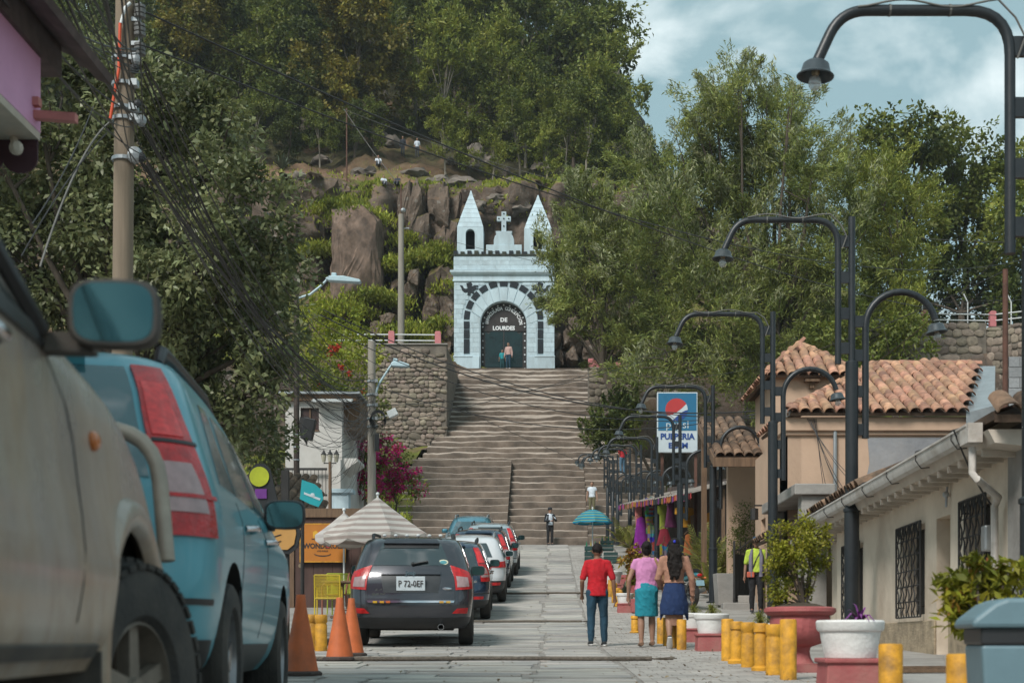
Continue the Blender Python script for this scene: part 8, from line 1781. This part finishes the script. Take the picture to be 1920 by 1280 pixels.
o = empty('concrete_steps', ((1392 - CX) / F * 33.3, 33.3, G(33.3) + .06), 0, 'low concrete steps at the feet of the person in the vest', 'steps'); mb = MB(); mb.box2((-.45, 0, -.1), (.9, 1.2, .16)); mb.build('step', M_conc, o, bevel=.02); mb = MB(); mb.box2((-.05, .35, .16), (.9, 1.2, .34)); mb.build('step', M_conc, o, bevel=.02)
o = empty('timber_planks', ((1735 - CX) / F * 12.0, 12.0, G(12) + .06), R(8), 'old timber planks lying on the pavement below the cream house', 'planks')
for i in range(3): mb = MB(); mb.box((.0 + .03 * i, .12 * i, .02 + .012 * i), (.42, .09, .025), Matrix.Rotation(R(2 * i), 4, 'Z')); mb.build('plank', M_wood, o)
# --- parasols
def stripe_mat(name, a, b, sc, axis='R', c=None):
    m, t, N, Lk, bs = node_mat(name); bs.inputs['Roughness'].default_value = .85; co = N.new('ShaderNodeTexCoord'); sp = N.new('ShaderNodeSeparateXYZ'); Lk(co.outputs['Object'], sp.inputs[0])
    mu = N.new('ShaderNodeMath'); mu.operation = 'MULTIPLY'; mu.inputs[1].default_value = sc; Lk(sp.outputs['Z'], mu.inputs[0]); fr = N.new('ShaderNodeMath'); fr.operation = 'FRACT'; Lk(mu.outputs[0], fr.inputs[0])
    rp_ = N.new('ShaderNodeValToRGB'); rp_.color_ramp.interpolation = 'CONSTANT'; e = rp_.color_ramp.elements; e[0].color = a + (1,); e[0].position = 0; e[1].color = b + (1,); e[1].position = .5
    if c: x = e.new(.75); x.color = c + (1,)
    Lk(fr.outputs[0], rp_.inputs['Fac']); nz = N.new('ShaderNodeTexNoise'); nz.inputs['Scale'].default_value = 3; Lk(co.outputs['Object'], nz.inputs['Vector']); hv = N.new('ShaderNodeHueSaturation'); Lk(rp_.outputs['Color'], hv.inputs['Color']); mr = N.new('ShaderNodeMapRange'); mr.inputs['To Min'].default_value = .8; mr.inputs['To Max'].default_value = 1.15; Lk(nz.outputs['Fac'], mr.inputs['Value']); Lk(mr.outputs['Result'], hv.inputs['Value']); Lk(hv.outputs['Color'], bs.inputs['Base Color'])
    tr = N.new('ShaderNodeBsdfTranslucent'); Lk(hv.outputs['Color'], tr.inputs['Color']); ms = N.new('ShaderNodeMixShader'); ms.inputs['Fac'].default_value = .3; Lk(bs.outputs['BSDF'], ms.inputs[1]); Lk(tr.outputs['BSDF'], ms.inputs[2]); Lk(ms.outputs['Shader'], N['Material Output'].inputs['Surface']); return m
def parasol(px, d, rim_py, top_py, wpx, label, mat, n=8, val=.22, sag=.12, dome=False, g=.16, rot=.2):
    X = (px - CX) / F * d; gz_ = G(d) + g; zr = CAMZ + (CY - rim_py) / F * d - gz_; zt_ = CAMZ + (CY - top_py) / F * d - gz_; Rr = wpx / F * d / 2
    o = empty('parasol', (X, d, gz_), rot, label, 'parasol', 'parasols on the terrace' if g > .12 else None); mb = MB(); K = 6
    for k in range(n):
        a0, a1 = 2 * math.pi * k / n, 2 * math.pi * (k + 1) / n; vs = []; m = 6
        for i in range(K + 1):
            t = i / K; zz = zt_ + (zr - zt_) * (t if not dome else t ** 2.1) - (sag * .15 * math.sin(t * math.pi) if not dome else 0)
            for j in range(m + 1):
                f = j / m; p = Vector((math.cos(a0), math.sin(a0))).lerp(Vector((math.cos(a1), math.sin(a1))), f) * Rr * t; dip = -sag * math.sin(f * math.pi) * t * t * .5; vs.append((p.x, p.y, zz + dip * (1 if not dome else .3)))
        for j in range(m + 1):   # valance
            f = j / m; p = Vector((math.cos(a0), math.sin(a0))).lerp(Vector((math.cos(a1), math.sin(a1))), f) * Rr * .99; vs.append((p.x, p.y, zr - val * (1 + .35 * math.sin(f * math.pi)) - sag * math.sin(f * math.pi) * .5))
        fs = [(i * (m + 1) + j, i * (m + 1) + j + 1, (i + 1) * (m + 1) + j + 1, (i + 1) * (m + 1) + j) for i in range(K + 1) for j in range(m)]
        q = MB(); q.add(vs, fs); q.build('canopy_panel', mat, o, smooth=50)
    mb.tube([(0, 0, 0), (0, 0, zt_ + .06)], .022, 8); mb.ball((0, 0, zt_ + .06), .04, 8, 6); mb.build('pole', M_rail, o, smooth=50)
    for k in range(n): a = 2 * math.pi * k / n; mb = MB(); mb.tube([(0, 0, zt_ - .03), (Rr * .97 * math.cos(a), Rr * .97 * math.sin(a), zr - .01)], .010, 5); mb.build('rib', M_rail, o)
    mb = MB(); mb.lathe([(.25, 0), (.25, .06), (.04, .08), (.04, .3)], 16); mb.build('stand', M_conc, o)
    return o
M_strg = stripe_mat('grey_white_stripes', (.62, .58, .54), (.40, .33, .30), 7.5); M_strb = stripe_mat('blue_stripes', (.02, .30, .42), (.30, .40, .14), 9, c=(.01, .12, .30))
parasol(708, 30.0, 1002, 931, 205, 'large grey and white striped parasol behind the dark grey car', M_strg, 8, .14, .14, rot=.35)
parasol(645, 31.6, 1003, 960, 108, 'lower pale parasol in front of the orange sign', stripe_mat('pale_stripes', (.60, .57, .54), (.50, .46, .44), 6), 6, .12, .1, rot=.1)
parasol(1111, 54.5, 979, 955, 76, 'blue striped beach umbrella over the green crates', M_strb, 8, .03, .05, True, .0, .1)
# --- crates under the umbrella
M_green = pm('dark_green_crate', (.012, .045, .042), .6, var=.2)
for i, (px, py, d, w, h, lab) in enumerate([(1112, 1052, 54.2, 32, 30, 'dark green crate stack directly under the blue umbrella'), (1145, 1058, 53.2, 26, 22, 'dark green crate beside the succulent planter'), (1138, 1040, 54.6, 24, 20, 'upper dark green crate holding bottles')]):
    x = (px - CX) / F * d; s = w / F * d; hh = h / F * d; z0 = G(d) + (.0 if i < 2 else .38); o = empty('crate', (x, d, z0), 0, lab, 'crate', 'green crates under the umbrella')
    for k in range(3): mb = MB(); z = hh * k / 3; mb.box2((-s / 2, -.2, z + .01), (s / 2, -.18, z + hh / 3 - .03)); mb.box2((-s / 2, .18, z + .01), (s / 2, .2, z + hh / 3 - .03)); mb.box2((-s / 2, -.18, z + .01), (-s / 2 + .02, .18, z + hh / 3 - .03)); mb.box2((s / 2 - .02, -.18, z + .01), (s / 2, .18, z + hh / 3 - .03)); mb.build('slat', M_green, o)
    mb = MB(); mb.box2((-s / 2, -.2, 0), (s / 2, .2, .02)); mb.build('floor', M_green, o)
    if i != 1:
        for k in range(4): mb = MB(); xx = -s / 2 + s * (k + .5) / 4; mb.lathe([(.03, hh * .6), (.03, hh + .05), (.012, hh + .12), (.012, hh + .17), (0, hh + .17)], 10, (xx, 0, 0), cap=False); b_ = tag(mb.build('bottle', pm('bottle_%d' % (k % 2), ((.02, .2, .1), (.4, .3, .08))[k % 2], .2), None), 'small drink bottle standing in a green crate under the umbrella', 'bottle', 'bottles in the green crates'); b_.location = o.location
# --- terrace furniture
def metal_chair(px, d, rz, mat, label):
    o = empty('chair', ((px - CX) / F * d, d, G(d) + .16), rz, label, 'chair', 'metal mesh chairs on the terrace')
    for (x, y) in ((-.24, -.24), (.24, -.24)): mb = MB(); mb.tube([(x, y - .06, 0), (x, y, .44), (x, y - .07, .88)], .014, 7); mb.build('leg', mat, o, smooth=50)
    for (x, y) in ((-.24, .24), (.24, .24)): mb = MB(); mb.tube(arc_path([(x, y, 0), (x, y, .66), (x, -.22, .66)], .06), .014, 7); mb.build('leg', mat, o, smooth=50)
    mb = MB(); mb.box2((-.24, -.24, .43), (.24, .24, .445)); mb.tube([(-.24, -.24, .44), (.24, -.24, .44)], .014, 6); mb.tube([(-.24, .24, .44), (.24, .24, .44)], .014, 6); mb.build('seat', mat, o)
    mb = MB(); mb.tube([(-.24, -.31, .88), (.24, -.31, .88)], .014, 6)
    for i in range(22): x = -.23 + .46 * i / 21; mb.tube([(x, -.242, .46), (x, -.31, .87)], .005, 4)
    for i in range(16): t = i / 15; mb.tube([(-.24, -.242 - .068 * t, .46 + .41 * t), (.24, -.242 - .068 * t, .46 + .41 * t)], .005, 4)
    mb.build('backrest_mesh', mat, o)
M_ylw = pm('yellow_chair_paint', (.50, .36, .02), .5, var=.1); M_lime2 = pm('lime_chair_paint', (.34, .40, .04), .5, var=.1); M_red2 = pm('brown_red_chair_paint', (.25, .09, .05), .5, var=.1)
metal_chair(616, 27.6, R(4), M_ylw, 'yellow metal mesh chair with its back to the street'); metal_chair(640, 30.0, R(-160), M_lime2, 'lime metal mesh chair behind the yellow chair'); metal_chair(626, 29.6, R(100), M_red2, 'brown red metal mesh chair behind the yellow chair')
o = empty('table', ((640 - CX) / F * 28.9, 28.9, G(28.9) + .16), 0, 'small wooden table beside the yellow chair', 'table'); mb = MB(); mb.box((0, 0, .72), (.7, .7, .04)); mb.build('tabletop', M_wood, o, bevel=.01); mb = MB(); mb.box((0, 0, .36), (.1, .1, .70)); mb.build('leg', M_wood, o); mb = MB(); mb.box((0, 0, .02), (.4, .4, .04)); mb.build('base', M_wood, o)
# --- cut-out fist sign and teal blade sign
hs_ = empty('cutout_sign', ((532 - CX) / F * 20.0, 20.0, G(20) + .1), R(-4), 'cut-out sign of a yellow fist with a lime disc on a black board', 'sign'); Zs = lambda y: CAMZ + (CY - y) / F * 20.0 - (G(20) + .1); Xs = lambda x: (x - 532) / F * 20.0
fist = [(498, 960), (506, 950), (530, 948), (548, 955), (553, 975), (556, 1000), (552, 1020), (540, 1030), (522, 1030), (508, 1022), (500, 1000)]
blk = [(482, 950), (472, 930), (464, 900), (468, 880), (480, 868), (494, 868), (506, 880), (512, 905), (520, 938), (552, 950), (564, 1000), (558, 1026), (542, 1038), (520, 1037), (500, 1028), (490, 1000)]
mb = MB(); mb.prism([(Xs(x), Zs(y)) for x, y in blk], 0, .04); mb.build('board', M_black, hs_)
M_fist = pm('fist_yellow', (.52, .27, .075), .6, var=.06); mb = MB(); mb.prism([(Xs(x), Zs(y)) for x, y in fist], -.02, 0); ft = mb.build('fist', M_fist, hs_)
for y in (986, 1004, 1016): mb = MB(); mb.tube([(Xs(502), -.024, Zs(y)), (Xs(514), -.024, Zs(y + 2)), (Xs(528), -.024, Zs(y - 2))], .008, 5); mb.build('finger_line', M_ink, ft)
mb = MB(); mb.lathe([(0, 0), (.14, 0)], 24, (Xs(486), -.022, Zs(893)), Matrix.Rotation(R(90), 4, 'X'), cap=False); mb.build('lime_disc', pm('lime_print', (.42, .46, .02), .6), hs_)
mb = MB(); mb.box2((Xs(478), -.02, Zs(934)), (Xs(500), 0, Zs(916))); mb.build('purple_label', pm('purple_print', (.16, .03, .25), .6), hs_)
mb = MB(); mb.box2((-.05, .05, 0), (.05, .13, Zs(880))); mb.build('post', M_iron, hs_)
tf = empty('blade_sign', ((580 - CX) / F * 22.5, 22.5, G(22.5) + .1), 0, 'tilted teal blade sign next to the cut-out fist', 'sign'); Zt = lambda y: CAMZ + (CY - y) / F * 22.5 - (G(22.5) + .1); Xt = lambda x: (x - 580) / F * 22.5
mb = MB(); mb.prism([(Xt(x), Zt(y)) for x, y in ((566, 899), (590, 907), (603, 918), (606, 935), (597, 950), (580, 944), (562, 935))], 0, .03); mb.build('board', pm('teal_sign', (.01, .30, .34), .5, var=.06), tf)
mb = MB(); mb.prism([(Xt(x), Zt(y)) for x, y in ((570, 922), (601, 934), (600, 938), (570, 926))], -.006, -.001); mb.ball((Xt(586), -.006, Zt(928)), (.035, .006, .035), 10, 6); mb.build('print', M_pwhite, tf)
mb = MB(); mb.tube([(Xt(566), .05, 0), (Xt(566), .05, Zt(895))], .03, 8); mb.build('post', M_iron, tf)
# --- triple lantern
ln = empty('street_lantern', ((617 - CX) / F * 45, 45.2, G(45) + .16), 0, 'old triple lantern on a dark post in front of the white house', 'lantern'); Zl = lambda y: CAMZ + (CY - y) / F * 45.2 - (G(45) + .16)
mb = MB(); mb.tube([(0, 0, 0), (0, 0, Zl(864))], [.07, .05], 10); mb.build('post', M_wood, ln)
for x in (-.2, 0, .2):
    mb = MB(); mb.lathe([(.05, Zl(866)), (.08, Zl(856)), (.085, Zl(852))], 8, (x, 0, 0)); g1 = mb.build('glass', pm('lantern_glass', (.40, .38, .30), .3), ln); mb = MB(); mb.lathe([(.10, Zl(852)), (.04, Zl(847)), (.015, Zl(843))], 8, (x, 0, 0)); mb.build('cap', M_iron, g1)
mb = MB(); mb.tube([(-.2, 0, Zl(868)), (.2, 0, Zl(868))], .02, 6); mb.build('crossbar', M_iron, ln)
# ================================================================== CABLES
CABG = 'overhead cables'
def cable(a, b, sag, r, label, mat=None, grp=CABG, n=22):
    a, b = Vector(a), Vector(b); P = [a.lerp(b, i / n) - Vector((0, 0, sag * 4 * (i / n) * (1 - i / n))) for i in range(n + 1)]
    mb = MB(); mb.tube(P, r * .8, 5); return tag(mb.build('cable', mat or M_wire, smooth=60), label, 'cable', grp)
rr = random.Random(21)
# bundle from overhead near the camera to the thick pole, then on to the grey pole
M_wire2 = pm('grey_cable', (.055, .052, .052), .6)
for k in range(24):
    py = (96, 125, 205, 235, 300)[k % 5] + rr.uniform(-12, 12); e = Wp(255 + rr.uniform(-6, 20), py, 17.9)
    s = Wp(-150 + k * 17 + rr.uniform(-20, 20), -160 + rr.uniform(-60, 20) , 7.0 + rr.uniform(-.6, .8))
    cable(s, e, rr.uniform(.05, .3), rr.uniform(.006, .013), 'dark cable running overhead down to the thick weathered pole', M_wire if k % 3 else M_wire2, 'cables in front of the thick pole')
for k in range(22):
    py = (125, 205, 235, 300, 305)[k % 5] + rr.uniform(-10, 10); a = Wp(262 + rr.uniform(-6, 14), py, 18.0); b = Wp(690 + rr.uniform(-5, 10), 700 + rr.uniform(0, 110), 44.9)
    cable(a, b, rr.uniform(.5, 2.0), rr.uniform(.008, .016), 'dark cable sagging from the thick weathered pole to the grey pole', M_wire if k % 3 else M_wire2, 'cables between the thick pole and the grey pole')
# fan of house wires between grey pole, rusty pole and white house
for k in range(26):
    a = Wp(694 + rr.uniform(-6, 8), 735 + rr.uniform(0, 75), 44.8); b = rr.choice([Wp(585 + rr.uniform(-25, 30), 770 + rr.uniform(-25, 40), 43), Wp(615 + rr.uniform(-20, 20), 870 + rr.uniform(-30, 60), 46), Wp(640, 770 + rr.uniform(-20, 60), 51.5), Wp(560, 800 + rr.uniform(-20, 40), 42)])
    cable(a, b, rr.uniform(.3, 1.1), rr.uniform(.006, .011), 'thin house cable looping between the grey pole and the white house', M_wire2, 'thin house cables by the white house')
for k in range(7): a = Wp(655 + 8 * k, 790 + rr.uniform(-20, 40), 44.5); b = Wp(615 + 14 * k, 920 + rr.uniform(-40, 20), 44.7); cable(a, b, .15, .007, 'thin house cable looping between the grey pole and the white house', M_wireg, 'thin house cables by the white house')
# long spans across the valley
for (a, b, sag, r, lab) in [((Wp(255, 15, 18)), Wp(1960, 590, 60), 1.2, .016, 'long cable crossing from the thick pole over the chapel towards the fence'), (Wp(255, 80, 18), Wp(1960, 475, 60), 1.6, .014, 'long cable crossing high over the chapel turrets'), (Wp(700, 722, 45), Wp(1420, 775, 46), .9, .018, 'cable crossing low in front of the stairs'), (Wp(700, 760, 45), Wp(1300, 640, 60), .6, .014, 'cable rising across the stairs to the feathery tree'), (Wp(600, 590, 43), Wp(1420, 770, 46), 1.0, .026, 'thick cable bundle crossing the top of the stairs'), (Wp(605, 580, 43), Wp(1440, 783, 45), .9, .02, 'second thick cable crossing the top of the stairs'), (Wp(590, 600, 43), Wp(1430, 775, 45.5), 1.25, .016, 'lower slack cable crossing the top of the stairs'), (Wp(700, 800, 45), Wp(1230, 660, 62), .2, .012, 'thin cable rising from the grey pole across the stairs'), (Wp(560, 600, 43), Wp(1240, 920, 52), .4, .010, 'thin cable falling across the stairs to the clothing stall'), (Wp(645, 205, 98.8), Wp(1900, 455, 80), 2.0, .02, 'far cable strung from the rusty mast along the wood'), (Wp(645, 205, 98.8), Wp(760, 360, 97.5), .2, .03, 'pale stay cable slanting from the rusty mast to the cliff edge'), (Wp(752, 425, 79), Wp(1960, 560, 70), 1.5, .014, 'thin cable from the pale pole past the turrets'), (Wp(1140, 690, 60), Wp(1890, 505, 24), 1.0, .010, 'cable rising to the rusty mast above the block wall'), (Wp(1449, 775, 44), Wp(1885, 470, 24.2), .5, .010, 'second cable rising to the rusty mast above the block wall')]:
    cable(a, b, sag, r, lab, M_wireg if 'pale stay' in lab else (M_wire2 if 'far' in lab else M_wire), None)
for k in range(7): cable(Wp(1530 - k * 3, 782, 28.9), Wp(1545 + 14 * k + rr.uniform(-6, 6), 925 + rr.uniform(-10, 20), 27.5), .18, .008, 'thin service cable hanging on the tan hall wall', M_wire, 'service cables on the tan hall')
cable(Wp(1788, 805, 13.6), Wp(1858, 945, 14.0), .06, .012, 'black cable hanging from the gutter to the barred window', M_wire, None)
cable(Wp(205, 230, 17.9), Wp(75, 500, 16), -.25, .016, 'pale conduit curving down left of the thick pole', M_wireg, None); cable(Wp(200, 250, 17.9), Wp(40, 480, 15), -.1, .010, 'dark cable falling left of the thick pole', M_wire, None)
cable(Wp(175, 200, 18), Wp(60, 420, 14), .1, .010, 'dark cable falling behind the pink house', M_wire, None)

# dry leaves and grit scattered on the street (uncountable)
g = np.random.default_rng(5); k = 1000; dd_ = 9.5 + g.random(k) ** 1.6 * 50; xx_ = np.where(g.random(k) < .6, g.uniform(.6, 2.9, k), g.uniform(-3.4, 2.6, k)); P_ = np.stack([xx_, dd_, np.array([G(v) for v in dd_]) + .03], 1)
ax_ = g.normal(size=(k, 3)); ax_[:, 2] *= .15; ax_ /= np.linalg.norm(ax_, axis=1, keepdims=True); nr_ = np.tile([0, 0, 1.0], (k, 1)) + g.normal(size=(k, 3)) * .3; ln_ = g.uniform(.015, .06, k)
V_, Q_ = leaf_arrays(P_, ax_, nr_, ln_, ln_ * .5); o = bpy.data.objects.new('leaf_litter', npmesh('leaf_litter', V_, Q_, leafmat('dry_leaf', (.12, .075, .035), (.24, .17, .09), 2, .4))); link(o); tag(o, 'dry leaves and grit scattered over the street', 'litter', kind='stuff')
# ================================================================== AIR
hz_ = MB(); hz_.box2((-190, -60, -1.5), (190, 230, 112)); ho = hz_.build('haze', None); ho.data.materials.clear()
hm = bpy.data.materials.new('haze_air'); hm.use_nodes = True; hm.node_tree.nodes.clear(); ov_ = hm.node_tree.nodes.new('ShaderNodeOutputMaterial'); pv = hm.node_tree.nodes.new('ShaderNodeVolumePrincipled'); pv.inputs['Color'].default_value = (.86, .92, .95, 1); pv.inputs['Density'].default_value = .00028; pv.inputs['Anisotropy'].default_value = .2
hm.node_tree.links.new(pv.outputs['Volume'], ov_.inputs['Volume']); ho.data.materials.append(hm); tag(ho, 'thin pale haze in the air of the valley', 'haze', kind='stuff')
scene.cycles.volume_bounces = 0
